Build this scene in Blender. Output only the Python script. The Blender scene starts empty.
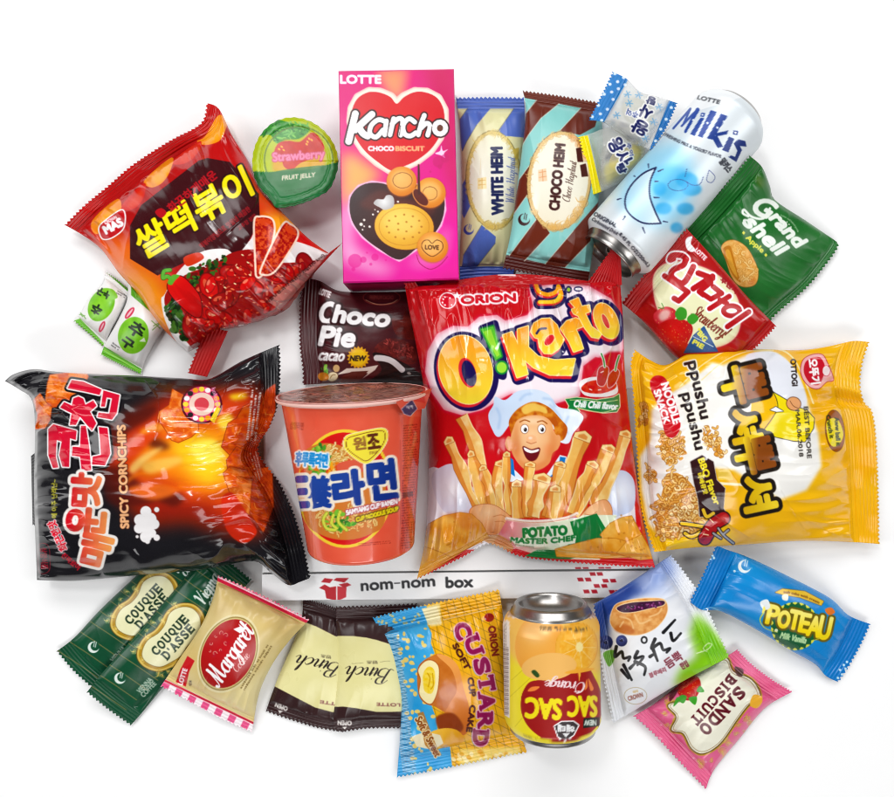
import bpy, math
import numpy as np

# ------------------------------------------------------------------ units
# lengths below are written in table units: 1 unit = 0.6 mm
S = 0.0006
H = 750.0                       # camera height over the table
CX, CY = 447.0, 398.5           # table point under the camera
SC = bpy.context.scene
COL = SC.collection
DENS = 1.75
SS = 2.4

def hexc(c):
    if isinstance(c, (tuple, list, np.ndarray)): return np.array(c, float)
    return np.array([(c >> 16) & 255, (c >> 8) & 255, c & 255], float) / 255.0

def lin_of(c):
    c = np.asarray(c, float)
    return np.where(c <= 0.04045, c / 12.92, ((c + 0.055) / 1.055) ** 2.4)

# ------------------------------------------------------------------ noise
def vnoise(X, Y, seed=0):
    X = np.asarray(X, float); Y = np.asarray(Y, float)
    xi = np.floor(X).astype(np.int64); yi = np.floor(Y).astype(np.int64)
    fx = X - xi; fy = Y - yi
    fx = fx * fx * (3 - 2 * fx); fy = fy * fy * (3 - 2 * fy)
    def h(a, b):
        n = (a * 374761393 + b * 668265263 + seed * 974711) & 0x7fffffff
        n = ((n ^ (n >> 13)) * 1274126177) & 0x7fffffff
        n = (n ^ (n >> 16)) & 0xffff
        return n / 65535.0
    return (h(xi, yi) * (1 - fx) + h(xi + 1, yi) * fx) * (1 - fy) + (h(xi, yi + 1) * (1 - fx) + h(xi + 1, yi + 1) * fx) * fy

def fbm(X, Y, seed=0, o=3):
    r = 0; a = 0.5; t = 0
    for k in range(o):
        r = r + a * vnoise(X * 2 ** k, Y * 2 ** k, seed + 17 * k); t += a; a *= 0.5
    return r / t

def ridge(X, Y, seed=0):
    return 1 - np.abs(2 * fbm(X, Y, seed, 2) - 1) * 2

# ------------------------------------------------------------------ printing press: paints a wrapper's artwork into an array
def spline(P, closed, n=8):
    P = np.asarray(P, float); N = len(P)
    if N < 3: return P
    out = []
    rng = range(N if closed else N - 1)
    for i in rng:
        if closed: p0, p1, p2, p3 = P[(i - 1) % N], P[i], P[(i + 1) % N], P[(i + 2) % N]
        else: p0, p1, p2, p3 = P[max(i - 1, 0)], P[i], P[i + 1], P[min(i + 2, N - 1)]
        for k in range(n):
            t = k / n
            out.append(0.5 * ((2 * p1) + (-p0 + p2) * t + (2 * p0 - 5 * p1 + 4 * p2 - p3) * t * t + (-p0 + 3 * p1 - 3 * p2 + p3) * t ** 3))
    if not closed: out.append(P[-1])
    return np.array(out)

def edge_cover(edges, w, h):
    """signed-area coverage of directed edges ((x0,y0,x1,y1) rows) on a w x h raster"""
    SUB = 4
    acc = np.zeros((h * SUB, w + 2))
    E = edges.copy(); E[:, 1] *= SUB; E[:, 3] *= SUB
    d = np.where(E[:, 3] > E[:, 1], 1.0, -1.0)
    sw = E[:, 3] < E[:, 1]
    E[sw] = E[sw][:, [2, 3, 0, 1]]
    y0 = np.ceil(E[:, 1] - 0.5).astype(int); y1 = np.ceil(E[:, 3] - 0.5).astype(int)
    y0 = np.clip(y0, 0, h * SUB); y1 = np.clip(y1, 0, h * SUB)
    cnt = np.maximum(y1 - y0, 0)
    if cnt.sum() == 0: return np.zeros((h, w))
    idx = np.repeat(np.arange(len(E)), cnt)
    off = np.arange(cnt.sum()) - np.repeat(np.cumsum(cnt) - cnt, cnt)
    yy = y0[idx] + off
    e = E[idx]
    x = e[:, 0] + (yy + 0.5 - e[:, 1]) / (e[:, 3] - e[:, 1]) * (e[:, 2] - e[:, 0])
    x = np.clip(x, 0, w)
    xi = np.floor(x).astype(int); fr = x - xi
    np.add.at(acc, (yy, xi), d[idx] * (1 - fr)); np.add.at(acc, (yy, xi + 1), d[idx] * fr)
    c = np.abs(np.cumsum(acc, axis=1))[:, :w]
    return np.clip(c, 0, 1).reshape(h, SUB, w).mean(axis=1)

def blur2(m, s):
    if s <= 0.2: return m
    r = int(math.ceil(s * 2.5)); k = np.exp(-0.5 * (np.arange(-r, r + 1) / s) ** 2); k /= k.sum()
    p = np.pad(m, ((r, r), (0, 0)), mode='edge'); m = sum(k[i] * p[i:i + m.shape[0]] for i in range(2 * r + 1))
    p = np.pad(m, ((0, 0), (r, r)), mode='edge'); return sum(k[i] * p[:, i:i + m.shape[1]] for i in range(2 * r + 1))

def grow(m, r):
    if r <= 0.05: return m
    R = int(math.ceil(r)) + 1
    p = np.pad(m, R); out = m.copy()
    h, w = m.shape
    for rr in ([r] if r < 1.6 else [r, r * 0.66, r * 0.33] if r > 4 else [r, r * 0.5]):
        n = max(8, int(6 * rr))
        for k in range(n):
            dx = rr * math.cos(2 * math.pi * k / n); dy = rr * math.sin(2 * math.pi * k / n)
            xi, yi = math.floor(dx), math.floor(dy); fx, fy = dx - xi, dy - yi
            def sl(a, b): return p[R + b:R + b + h, R + a:R + a + w]
            s_ = sl(xi, yi) * (1 - fx) * (1 - fy)
            if fx > 0: s_ = s_ + sl(xi + 1, yi) * fx * (1 - fy)
            if fy > 0: s_ = s_ + sl(xi, yi + 1) * (1 - fx) * fy
            if fx > 0 and fy > 0: s_ = s_ + sl(xi + 1, yi + 1) * fx * fy
            out = np.maximum(out, s_)
    return out

_fc = {}
def glyphs(s, bold=0.0):
    k = (s, bold)
    if k in _fc: return _fc[k]
    cu = bpy.data.curves.new('t', 'FONT'); cu.body = s; cu.fill_mode = 'FRONT'; cu.resolution_u = 4
    ob = bpy.data.objects.new('t', cu); COL.objects.link(ob)
    dg = bpy.context.evaluated_depsgraph_get(); ev = ob.evaluated_get(dg); me = ev.to_mesh()
    me.calc_loop_triangles()
    co = np.zeros(len(me.vertices) * 3); me.vertices.foreach_get('co', co); co = co.reshape(-1, 3)[:, :2]
    tr = np.zeros(len(me.loop_triangles) * 3, int); me.loop_triangles.foreach_get('vertices', tr); tr = tr.reshape(-1, 3)
    T = co[tr] if len(tr) else np.zeros((0, 3, 2))
    ev.to_mesh_clear(); bpy.data.objects.remove(ob); bpy.data.curves.remove(cu)
    a = (T[:, 1, 0] - T[:, 0, 0]) * (T[:, 2, 1] - T[:, 0, 1]) - (T[:, 2, 0] - T[:, 0, 0]) * (T[:, 1, 1] - T[:, 0, 1])
    T[a < 0] = T[a < 0][:, ::-1]
    _fc[k] = T
    return T

class Art:
    def __init__(s, x0, y0, x1, y1, bg, alpha=1.0):
        s.x0, s.y0 = x0, y0
        s.w = int((x1 - x0) * SS); s.h = int((y1 - y0) * SS)
        s.a = np.ones((s.h, s.w, 4)); s.a[..., :3] = hexc(bg); s.a[..., 3] = alpha
        s.ox, s.oy, s.s = 0, 0, 1.0
    def V(s, ox=0, oy=0, sc=1.0): s.ox, s.oy, s.s = ox, oy, sc; return s
    def c(s, p):
        p = np.asarray(p, float)
        return np.stack([(s.ox + p[..., 0] / s.s - s.x0) * SS, (s.oy + p[..., 1] / s.s - s.y0) * SS], -1)
    def put(s, x0, y0, m, col, al):
        x1, y1 = x0 + m.shape[1], y0 + m.shape[0]
        cx0, cy0, cx1, cy1 = max(x0, 0), max(y0, 0), min(x1, s.w), min(y1, s.h)
        if cx1 <= cx0 or cy1 <= cy0: return
        m = m[cy0 - y0:cy1 - y0, cx0 - x0:cx1 - x0] * al
        if callable(col):
            Y, X = np.mgrid[cy0:cy1, cx0:cx1]
            X = ((X + .5) / SS + s.x0 - s.ox) * s.s; Y = ((Y + .5) / SS + s.y0 - s.oy) * s.s
            cc = col(X, Y)
        else: cc = hexc(col)
        t = s.a[cy0:cy1, cx0:cx1]
        t[..., :3] = t[..., :3] * (1 - m[..., None]) + cc * m[..., None]
        t[..., 3] = t[..., 3] * (1 - m) + m if s_alpha[0] is None else t[..., 3] * (1 - m) + m * s_alpha[0]
    def mask_put(s, x0, y0, m, col, al, ol, blur):
        if ol:
            for (w, oc) in ol: s.put(x0, y0, grow(m, w / s.s * SS), oc, al)
        if blur: m = blur2(m, blur / s.s * SS)
        if col is not None: s.put(x0, y0, m, col, al)
    def pad(s, ol, blur): return int(math.ceil((max([w for w, _ in ol]) if ol else 0) / s.s * SS + blur * 2.6 / s.s * SS)) + 2
    def P(s, pts, col, al=1, sm=0, blur=0, ol=None):
        q = s.c(pts)
        if sm: q = spline(q, True, 6)
        s._poly([q], col, al, ol, blur)
    def PP(s, polys, col, al=1, ol=None, blur=0):
        s._poly([s.c(p) for p in polys], col, al, ol, blur)
    def _poly(s, polys, col, al, ol, blur):
        pd = s.pad(ol, blur)
        allp = np.concatenate(polys)
        x0 = int(np.floor(allp[:, 0].min())) - pd; y0 = int(np.floor(allp[:, 1].min())) - pd
        x1 = int(np.ceil(allp[:, 0].max())) + pd; y1 = int(np.ceil(allp[:, 1].max())) + pd
        m = np.zeros((y1 - y0, x1 - x0))
        for q in polys:
            a = q - [x0, y0]; b = np.roll(a, -1, 0)
            m = np.maximum(m, edge_cover(np.concatenate([a, b], 1), x1 - x0, y1 - y0))
        s.mask_put(x0, y0, m, col, al, ol, blur)
    def E(s, cx, cy, rx, ry, col, rot=0, al=1, blur=0, ol=None):
        t = np.linspace(0, 2 * math.pi, 40, endpoint=False); r = math.radians(rot)
        x = rx * np.cos(t); y = ry * np.sin(t)
        s.P(np.stack([cx + x * math.cos(r) - y * math.sin(r), cy + x * math.sin(r) + y * math.cos(r)], 1), col, al, 0, blur, ol)
    def _stroke(s, q, w0, w1, bx, rads=None):
        x0, y0, x1, y1 = bx
        Y, X = np.mgrid[y0:y1, x0:x1]; X = X + .5; Y = Y + .5
        m = np.zeros(X.shape)
        n = max(len(q) - 1, 1)
        for i in range(len(q) - 1):
            a, b = q[i], q[i + 1]; d = b - a; L = max(d @ d, 1e-9)
            ra, rb = (w0 + (w1 - w0) * i / n, w0 + (w1 - w0) * (i + 1) / n) if rads is None else (rads[i], rads[i + 1]); R = max(ra, rb) + 1.5
            ix0 = max(int(min(a[0], b[0]) - R) - x0, 0); ix1 = min(int(max(a[0], b[0]) + R) + 2 - x0, x1 - x0)
            iy0 = max(int(min(a[1], b[1]) - R) - y0, 0); iy1 = min(int(max(a[1], b[1]) + R) + 2 - y0, y1 - y0)
            if ix1 <= ix0 or iy1 <= iy0: continue
            xx = X[iy0:iy1, ix0:ix1]; yy = Y[iy0:iy1, ix0:ix1]
            t = np.clip(((xx - a[0]) * d[0] + (yy - a[1]) * d[1]) / L, 0, 1)
            dist = np.hypot(xx - a[0] - t * d[0], yy - a[1] - t * d[1])
            m[iy0:iy1, ix0:ix1] = np.maximum(m[iy0:iy1, ix0:ix1], np.clip(ra + (rb - ra) * t - dist + .5, 0, 1))
        return m
    def L(s, strokes, w, col, al=1, sm=1, ol=None, blur=0, w1=None, closed=False):
        """strokes: list of polylines; w full width"""
        if isinstance(strokes[0][0], (int, float)): strokes = [strokes]
        k = SS / s.s; W0 = w / 2 * k; W1 = (w if w1 is None else w1) / 2 * k
        Q = []
        for st in strokes:
            q = s.c(st)
            if len(q) > 2 and sm: q = spline(q, closed, 5)
            if closed: q = np.vstack([q, q[:1]])
            Q.append(q)
        A = np.concatenate(Q); pd = s.pad(ol, blur) + int(max(W0, W1)) + 2
        bx = (int(A[:, 0].min()) - pd, int(A[:, 1].min()) - pd, int(A[:, 0].max()) + pd + 1, int(A[:, 1].max()) + pd + 1)
        bx = (max(bx[0], -40), max(bx[1], -40), min(bx[2], s.w + 40), min(bx[3], s.h + 40))
        if bx[2] <= bx[0] or bx[3] <= bx[1]: return
        m = np.zeros((bx[3] - bx[1], bx[2] - bx[0]))
        for q in Q: m = np.maximum(m, s._stroke(q, W0, W1, bx))
        s.mask_put(bx[0], bx[1], m, col, al, ol, blur)
    def T(s, txt, cx, cy, w, h, ang, col, b=0, ol=None, sh=0, al=1, arc=0, flip=0):
        """text fitted to a w x h box centred on (cx, cy), turned clockwise by ang degrees"""
        T = glyphs(txt)
        if not len(T): return
        f = T.reshape(-1, 2); mn = f.min(0); mx = f.max(0)
        u = (f[:, 0] - mn[0]) / max(mx[0] - mn[0], 1e-6) - .5; v = (f[:, 1] - mn[1]) / max(mx[1] - mn[1], 1e-6) - .5
        x = u * w; y = -v * h
        x = x - y * sh
        if arc:
            R = w / arc; th = x / R; rr = R - y
            x = rr * np.sin(th); y = R - rr * np.cos(th)
        r = math.radians(ang)
        q = s.c(np.stack([cx + x * math.cos(r) - y * math.sin(r), cy + x * math.sin(r) + y * math.cos(r)], 1)).reshape(-1, 3, 2)
        pd = s.pad(ol, 0) + int(b / s.s * SS) + 2
        x0 = int(q[..., 0].min()) - pd; y0 = int(q[..., 1].min()) - pd; x1 = int(q[..., 0].max()) + pd + 1; y1 = int(q[..., 1].max()) + pd + 1
        a = q - [x0, y0]
        E = np.concatenate([np.concatenate([a[:, i], a[:, (i + 1) % 3]], 1) for i in range(3)])
        m = edge_cover(E, x1 - x0, y1 - y0)
        if b: m = grow(m, b / s.s * SS)
        s.mask_put(x0, y0, m, col, al, ol, 0)
    def script(s, txt, cx, cy, w, h, ang, col, wt=6, thin=.3, slant=.35, ol=None, al=1):
        """joined pen lettering: thick down-strokes, thin up-strokes; h is the height of an ascender letter"""
        x = 0; S_ = []
        for ch in txt:
            if ch == ' ': x += .7; continue
            adv, sts = PEN[ch]
            for st in sts: S_.append([(x + a + slant * b * .5, b) for a, b in st])
            x += adv
        A_ = np.array([p for st in S_ for p in st]); mn = A_[:, 0].min(); sx = w / (A_[:, 0].max() - mn); sy = h / 2.0
        r = math.radians(ang); k = SS / s.s; Q = []; RR = []
        for st in S_:
            q = np.array([((a - mn) * sx - w / 2, -(b - 1.0) * sy) for a, b in st])
            if len(q) > 2: q = spline(q, False, 6)
            d = np.diff(q, axis=0); d = np.vstack([d, d[-1:]]); u = d[:, 1] / (np.hypot(d[:, 0], d[:, 1]) + 1e-9)
            t = np.clip(u, 0, 1) ** 1.3
            if len(t) > 4: t = np.convolve(np.pad(t, 2, mode='edge'), np.ones(5) / 5, 'valid')
            RR.append(wt / 2 * k * (thin + (1 - thin) * t))
            Q.append(s.c(np.stack([cx + q[:, 0] * math.cos(r) - q[:, 1] * math.sin(r), cy + q[:, 0] * math.sin(r) + q[:, 1] * math.cos(r)], 1)))
        B = np.concatenate(Q); pd = s.pad(ol, 0) + int(wt * k) + 2
        bx = (int(B[:, 0].min()) - pd, int(B[:, 1].min()) - pd, int(B[:, 0].max()) + pd + 1, int(B[:, 1].max()) + pd + 1)
        m = np.zeros((bx[3] - bx[1], bx[2] - bx[0]))
        for q, rr_ in zip(Q, RR): m = np.maximum(m, s._stroke(q, 0, 0, bx, rr_))
        s.mask_put(bx[0], bx[1], m, col, al, ol, 0)
    def serif(s, txt, cx, cy, w, h, ang, col, b=2, ol=None):
        """slab-serifed capitals, one letter at a time"""
        adv = [({'I': .5, "'": .35, ' ': .4, 'M': 1.3}.get(c, 1.0)) for c in txt]; tot = sum(adv) + .22 * (len(txt) - 1); u = w / tot; x = -w / 2; r = math.radians(ang)
        tf = lambda px, py: (cx + px * math.cos(r) - py * math.sin(r), cy + px * math.sin(r) + py * math.cos(r))
        for pas in (0, 1):
            x = -w / 2
            if pas == 0 and not ol: continue
            for c, a in zip(txt, adv):
                lw = a * u; mx_ = x + lw / 2
                o = ol if pas == 0 else None
                if c != ' ':
                    px, py = tf(mx_, -h * .3 if c == "'" else 0)
                    s.T(c, px, py, lw * (.3 if c in "I'" else .86), h * (.3 if c == "'" else 1), ang, col, b=b, ol=o)
                    for (sx_, sy_, L_, hz) in SLAB.get(c, ()):
                        X0 = x + lw * sx_; Y0 = h * (sy_ - .5); d = L_ * (u if hz else h) / 2
                        s.L([tf(X0 - (d if hz else 0), Y0 - (0 if hz else d)), tf(X0 + (d if hz else 0), Y0 + (0 if hz else d))], b * 1.5 + h * .045, col, sm=0, ol=o)
                x += lw + .22 * u
    def rule(s, cx, cy, w, h, ang, col, n=3, seed=1, al=.8):
        """n lines of tiny illegible print filling a box"""
        rs = np.random.RandomState(seed); r = math.radians(ang); lh = h / n
        polys = []
        for i in range(n):
            x = -w / 2; y = -h / 2 + (i + .5) * lh
            while x < w / 2:
                ww = lh * (.35 + .4 * rs.rand()); hh = lh * (.45 + .25 * rs.rand()) / 2
                if rs.rand() > .16 and x + ww < w / 2:
                    c = [(x, y - hh), (x + ww * .8, y - hh * rs.rand()), (x + ww * .8, y + hh), (x + ww * .3 * rs.rand(), y + hh)]
                    polys.append([(cx + px * math.cos(r) - py * math.sin(r), cy + px * math.sin(r) + py * math.cos(r)) for px, py in c])
                x += ww
        if polys: s.PP(polys, col, al)
    def sample(s, X, Y):
        x = np.clip((X - s.x0) * SS - .5, 0, s.w - 1.001); y = np.clip((Y - s.y0) * SS - .5, 0, s.h - 1.001)
        xi = x.astype(int); yi = y.astype(int); fx = (x - xi)[..., None]; fy = (y - yi)[..., None]
        a = s.a
        return (a[yi, xi] * (1 - fx) + a[yi, xi + 1] * fx) * (1 - fy) + (a[yi + 1, xi] * (1 - fx) + a[yi + 1, xi + 1] * fx) * fy
s_alpha = [None]
SLAB = {'C': ((.93, .2, .3, 0), (.93, .82, .2, 0)), 'U': ((.12, 0, .36, 1), (.88, 0, .36, 1)), 'E': ((.08, 0, .2, 1), (.08, 1, .2, 1), (.94, .1, .24, 0), (.94, .9, .24, 0)), 'D': ((.08, 0, .2, 1), (.08, 1, .2, 1)),
        'A': ((.08, 1, .34, 1), (.92, 1, .34, 1)), 'S': ((.88, .18, .26, 0), (.12, .82, .26, 0)), 'N': ((.1, 0, .24, 1), (.1, 1, .3, 1), (.9, 0, .3, 1)), 'B': ((.08, 0, .2, 1), (.08, 1, .2, 1)), 'I': ((.5, 0, .42, 1), (.5, 1, .42, 1)),
        'T': ((.5, 1, .42, 1), (.06, .1, .26, 0), (.94, .1, .26, 0)), 'R': ((.08, 0, .2, 1), (.1, 1, .34, 1), (.92, 1, .24, 1)), 'Q': ((.8, 1.08, .4, 1),), 'M': ((.1, 0, .2, 1), (.1, 1, .3, 1), (.9, 0, .2, 1), (.9, 1, .3, 1))}
PEN = {  # pen skeletons: advance, strokes (x, y) with the baseline at 0, x-height 1, ascender 2
 'a': (1.05, [[(.84, .85), (.5, 1.03), (.12, .7), (.1, .25), (.38, -.03), (.7, .25), (.86, .95)], [(.82, 1), (.76, .3), (.9, 0), (1.1, .3)]]),
 'b': (.9, [[(0, .3), (.3, 1.4), (.35, 2), (.2, 1.6), (.15, .2), (.4, 0), (.75, .4), (.6, .95), (.25, .8)]]),
 'c': (.75, [[(.68, .8), (.45, 1), (.12, .65), (.12, .2), (.4, 0), (.8, .35)]]),
 'e': (.8, [[(.05, .42), (.45, .52), (.66, .78), (.45, 1.02), (.16, .75), (.1, .3), (.38, -.02), (.85, .35)]]),
 'f': (.6, [[(0, .3), (.45, 1.3), (.55, 1.9), (.35, 1.7), (.25, .5), (.15, -.7)], [(.05, .95), (.6, 1.0)]]),
 'g': (.95, [[(.8, .85), (.5, 1), (.15, .7), (.15, .25), (.4, .05), (.7, .3), (.82, .95)], [(.82, 1), (.72, -.3), (.4, -.85), (.1, -.6), (.5, -.1), (1.05, .3)]]),
 'h': (1.0, [[(0, .4), (.35, 1.4), (.42, 2), (.25, 1.6), (.15, 0)], [(.17, .5), (.45, .95), (.68, .9), (.65, .2), (.8, 0), (1.05, .3)]]),
 'i': (.45, [[(0, .5), (.22, 1), (.15, .2), (.3, 0), (.5, .3)], [(.3, 1.42), (.32, 1.5)]]),
 'k': (.9, [[(0, .4), (.35, 1.4), (.42, 2), (.25, 1.6), (.12, 0)], [(.16, .4), (.6, .95), (.5, .6), (.25, .55), (.6, .05), (.95, .3)]]),
 'l': (.45, [[(0, .4), (.35, 1.4), (.38, 2), (.2, 1.5), (.15, .2), (.3, 0), (.5, .3)]]),
 'n': (1.0, [[(0, .6), (.2, 1), (.15, 0)], [(.17, .5), (.5, .95), (.7, .9), (.66, .2), (.8, 0), (1.05, .3)]]),
 'o': (.85, [[(.5, 1), (.15, .75), (.12, .25), (.4, 0), (.7, .3), (.66, .8), (.45, 1), (.6, .85), (.95, .95)]]),
 'r': (.75, [[(0, .6), (.18, 1.02), (.14, 0)], [(.16, .5), (.4, .95), (.66, .98)], [(.6, .98), (.68, .86)]]),
 's': (.7, [[(0, .3), (.4, 1.1), (.6, .5), (.4, 0), (.1, .1)]]),
 't': (.55, [[(0, .4), (.3, 1.2), (.35, 1.7), (.2, .3), (.35, 0), (.6, .3)], [(.05, 1.05), (.6, 1.12)]]),
 'u': (1.0, [[(0, .6), (.2, 1), (.15, .2), (.35, 0), (.7, .4), (.82, 1)], [(.82, 1), (.78, .2), (.9, 0), (1.1, .3)]]),
 'w': (1.2, [[(0, .6), (.2, 1), (.15, .2), (.3, 0), (.6, .4), (.65, .95)], [(.65, 1), (.62, .2), (.8, 0), (1.1, .5), (1.1, 1), (1.25, .9)]]),
 'y': (.95, [[(0, .6), (.2, 1), (.15, .3), (.35, .05), (.7, .4), (.82, 1)], [(.82, 1), (.65, -.4), (.3, -.85), (.15, -.6), (1.0, .3)]]),
 'z': (.8, [[(.1, .8), (.35, 1), (.6, .85), (.15, .05), (.5, .1), (.4, -.6), (.1, -.6), (.8, .3)]]),
 'M': (1.9, [[(-.1, .2), (.1, -.05), (.35, .4), (.6, 1.9)], [(.6, 1.9), (.7, .6), (.75, 0)], [(.75, 0), (1.3, 1.95)], [(1.3, 1.95), (1.35, .5), (1.5, 0), (1.8, .35)]]),
 'B': (1.35, [[(.55, 1.8), (.45, .8), (.3, .05), (-.05, .15)], [(.1, 1.5), (.5, 2.0), (1.1, 1.9), (1.1, 1.3), (.55, 1.05)], [(.55, 1.05), (1.2, .9), (1.2, .2), (.75, -.05), (.35, .2)]]),
 'O': (1.4, [[(.8, 1.95), (.3, 1.6), (.1, .8), (.35, .05), (.85, .05), (1.2, .7), (1.2, 1.5), (.85, 1.95), (.6, 1.6), (1.3, 1.7)]]),
 'C': (1.2, [[(1.15, 1.55), (1.05, 1.95), (.6, 1.9), (.15, 1.2), (.15, .4), (.5, 0), (1.1, .35)]]),
 'W': (1.7, [[(0, 1.7), (.2, 1.95), (.3, 1.2), (.3, 0)], [(.3, 0), (.85, 1.8)], [(.85, 1.8), (.85, 0)], [(.85, 0), (1.3, 1), (1.5, 1.95)]]),
 'H': (1.5, [[(.1, 1.6), (.4, 1.95), (.4, 1), (.2, 0)], [(1.2, 1.95), (1.1, 1), (1.1, .1), (1.4, .3)], [(.1, .95), (1.3, 1.1)]]),
 'V': (1.3, [[(0, 1.6), (.25, 1.95), (.4, 1.2), (.4, 0)], [(.4, 0), (.9, 1.2), (1.2, 2.0)]]),
 'S': (1.1, [[(1.0, 1.6), (.8, 1.95), (.4, 1.7), (.5, 1.2), (.9, .7), (.6, .05), (.1, .2)]]),
 'P': (1.1, [[(.45, 1.9), (.35, .8), (.2, -.1)], [(.05, 1.5), (.5, 1.98), (1.05, 1.7), (.95, 1.1), (.4, .95)]]), '!': (.4, [[(.3, 1.9), (.2, .6)], [(.15, .05), (.16, .0)]]), "&": (1, [[(.9, 0), (.2, 1.5), (.5, 1.9), (.6, 1.4), (.1, .5), (.4, 0), (.9, .7)]])}

# ink fills that vary over a shape (printed blends)
def lin(p0, c0, p1, c1, pm=None, cm=None):
    c0, c1 = hexc(c0), hexc(c1); cmid = None if cm is None else hexc(cm)
    def f(X, Y):
        d = (p1[0] - p0[0], p1[1] - p0[1]); L = d[0] ** 2 + d[1] ** 2
        t = np.clip(((X - p0[0]) * d[0] + (Y - p0[1]) * d[1]) / L, 0, 1)[..., None]
        if cmid is None: return c0 * (1 - t) + c1 * t
        k = pm
        return np.where(t < k, c0 + (cmid - c0) * t / k, cmid + (c1 - cmid) * (t - k) / (1 - k))
    return f
def rad(cx, cy, r, c0, c1, p=1.0):
    c0, c1 = hexc(c0), hexc(c1)
    def f(X, Y):
        t = (np.clip(np.hypot(X - cx, Y - cy) / r, 0, 1) ** p)[..., None]
        return c0 * (1 - t) + c1 * t
    return f
def nz(c0, c1, sc, seed=0, o=3, k=1.6, sy=None):
    c0, c1 = hexc(c0), hexc(c1)
    def f(X, Y):
        t = np.clip((fbm(X / sc, Y / (sy or sc), seed, o) - .5) * k + .5, 0, 1)[..., None]
        return c0 * (1 - t) + c1 * t
    return f
def mixf(a, b, t):
    def f(X, Y):
        A = a(X, Y) if callable(a) else hexc(a); B = b(X, Y) if callable(b) else hexc(b)
        return A * (1 - t) + B * t
    return f
W_ = 0xffffff

# ------------------------------------------------------------------ scene graph helpers
def thing(name, label, cat, px, py, group=None, z=0):
    o = bpy.data.objects.new(name, None); COL.objects.link(o)
    o.empty_display_size = 0.01
    o.location = ((px - CX) * S, -(py - CY) * S, z * S)
    o['label'] = label; o['category'] = cat
    if group: o['group'] = group
    return o

def place(px, py, z):
    """table position of the point seen at (px, py) when it lies z above the table"""
    k = (H - z) / H
    return (px - CX) * k * S, -(py - CY) * k * S, z * S

MATS = {}
def print_mat(name, rough=0.3, coat=0.0, metal=0.0, spec=0.36, bump=0.0, bsc=900, alpha=False, film=False):
    key = (name, rough, coat, metal, spec, bump, alpha)
    if key in MATS: return MATS[key]
    m = bpy.data.materials.new(name); m.use_nodes = True
    nt = m.node_tree; b = nt.nodes['Principled BSDF']
    at = nt.nodes.new('ShaderNodeAttribute'); at.attribute_name = 'ink'
    nt.links.new(at.outputs['Color'], b.inputs['Base Color'])
    b.inputs['Roughness'].default_value = rough; b.inputs['Metallic'].default_value = metal
    b.inputs['Specular IOR Level'].default_value = spec
    b.inputs['Coat Weight'].default_value = coat; b.inputs['Coat Roughness'].default_value = 0.08
    if alpha: nt.links.new(at.outputs['Alpha'], b.inputs['Alpha'])
    tc = nt.nodes.new('ShaderNodeTexCoord')
    n2 = nt.nodes.new('ShaderNodeTexNoise'); n2.inputs['Scale'].default_value = 60
    mr = nt.nodes.new('ShaderNodeMapRange'); mr.inputs['To Min'].default_value = max(rough - .07, .03); mr.inputs['To Max'].default_value = rough + .1
    nt.links.new(tc.outputs['Object'], n2.inputs['Vector']); nt.links.new(n2.outputs['Fac'], mr.inputs['Value']); nt.links.new(mr.outputs['Result'], b.inputs['Roughness'])
    if bump:
        n = nt.nodes.new('ShaderNodeTexNoise'); n.inputs['Scale'].default_value = bsc; n.inputs['Detail'].default_value = 3
        bp = nt.nodes.new('ShaderNodeBump'); bp.inputs['Strength'].default_value = bump; bp.inputs['Distance'].default_value = 0.0004
        nt.links.new(tc.outputs['Object'], n.inputs['Vector']); nt.links.new(n.outputs['Fac'], bp.inputs['Height']); nt.links.new(bp.outputs['Normal'], b.inputs['Normal'])
    MATS[key] = m
    return m

def plain_mat(name, col, rough=0.4, metal=0.0, noise=0.0, nsc=200, trans=0, alpha=1.0, bump=0.0):
    if name in bpy.data.materials: return bpy.data.materials[name]
    m = bpy.data.materials.new(name); m.use_nodes = True
    nt = m.node_tree; b = nt.nodes['Principled BSDF']
    c = lin_of(hexc(col)) * (0.86 if metal < .5 else 1)
    b.inputs['Base Color'].default_value = (*c, 1); b.inputs['Roughness'].default_value = rough; b.inputs['Metallic'].default_value = metal
    b.inputs['Transmission Weight'].default_value = trans; b.inputs['Alpha'].default_value = alpha
    tc = nt.nodes.new('ShaderNodeTexCoord'); n = nt.nodes.new('ShaderNodeTexNoise'); n.inputs['Scale'].default_value = nsc; n.inputs['Detail'].default_value = 4
    nt.links.new(tc.outputs['Object'], n.inputs['Vector'])
    if noise:
        mx = nt.nodes.new('ShaderNodeMix'); mx.data_type = 'RGBA'
        mx.inputs['A'].default_value = (*(c * (1 - noise)), 1); mx.inputs['B'].default_value = (*np.minimum(c * (1 + noise), .95), 1)
        nt.links.new(n.outputs['Fac'], mx.inputs['Factor']); nt.links.new(mx.outputs['Result'], b.inputs['Base Color'])
    if bump:
        bp = nt.nodes.new('ShaderNodeBump'); bp.inputs['Strength'].default_value = bump; bp.inputs['Distance'].default_value = 0.0003
        nt.links.new(n.outputs['Fac'], bp.inputs['Height']); nt.links.new(bp.outputs['Normal'], b.inputs['Normal'])
    return m

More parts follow.
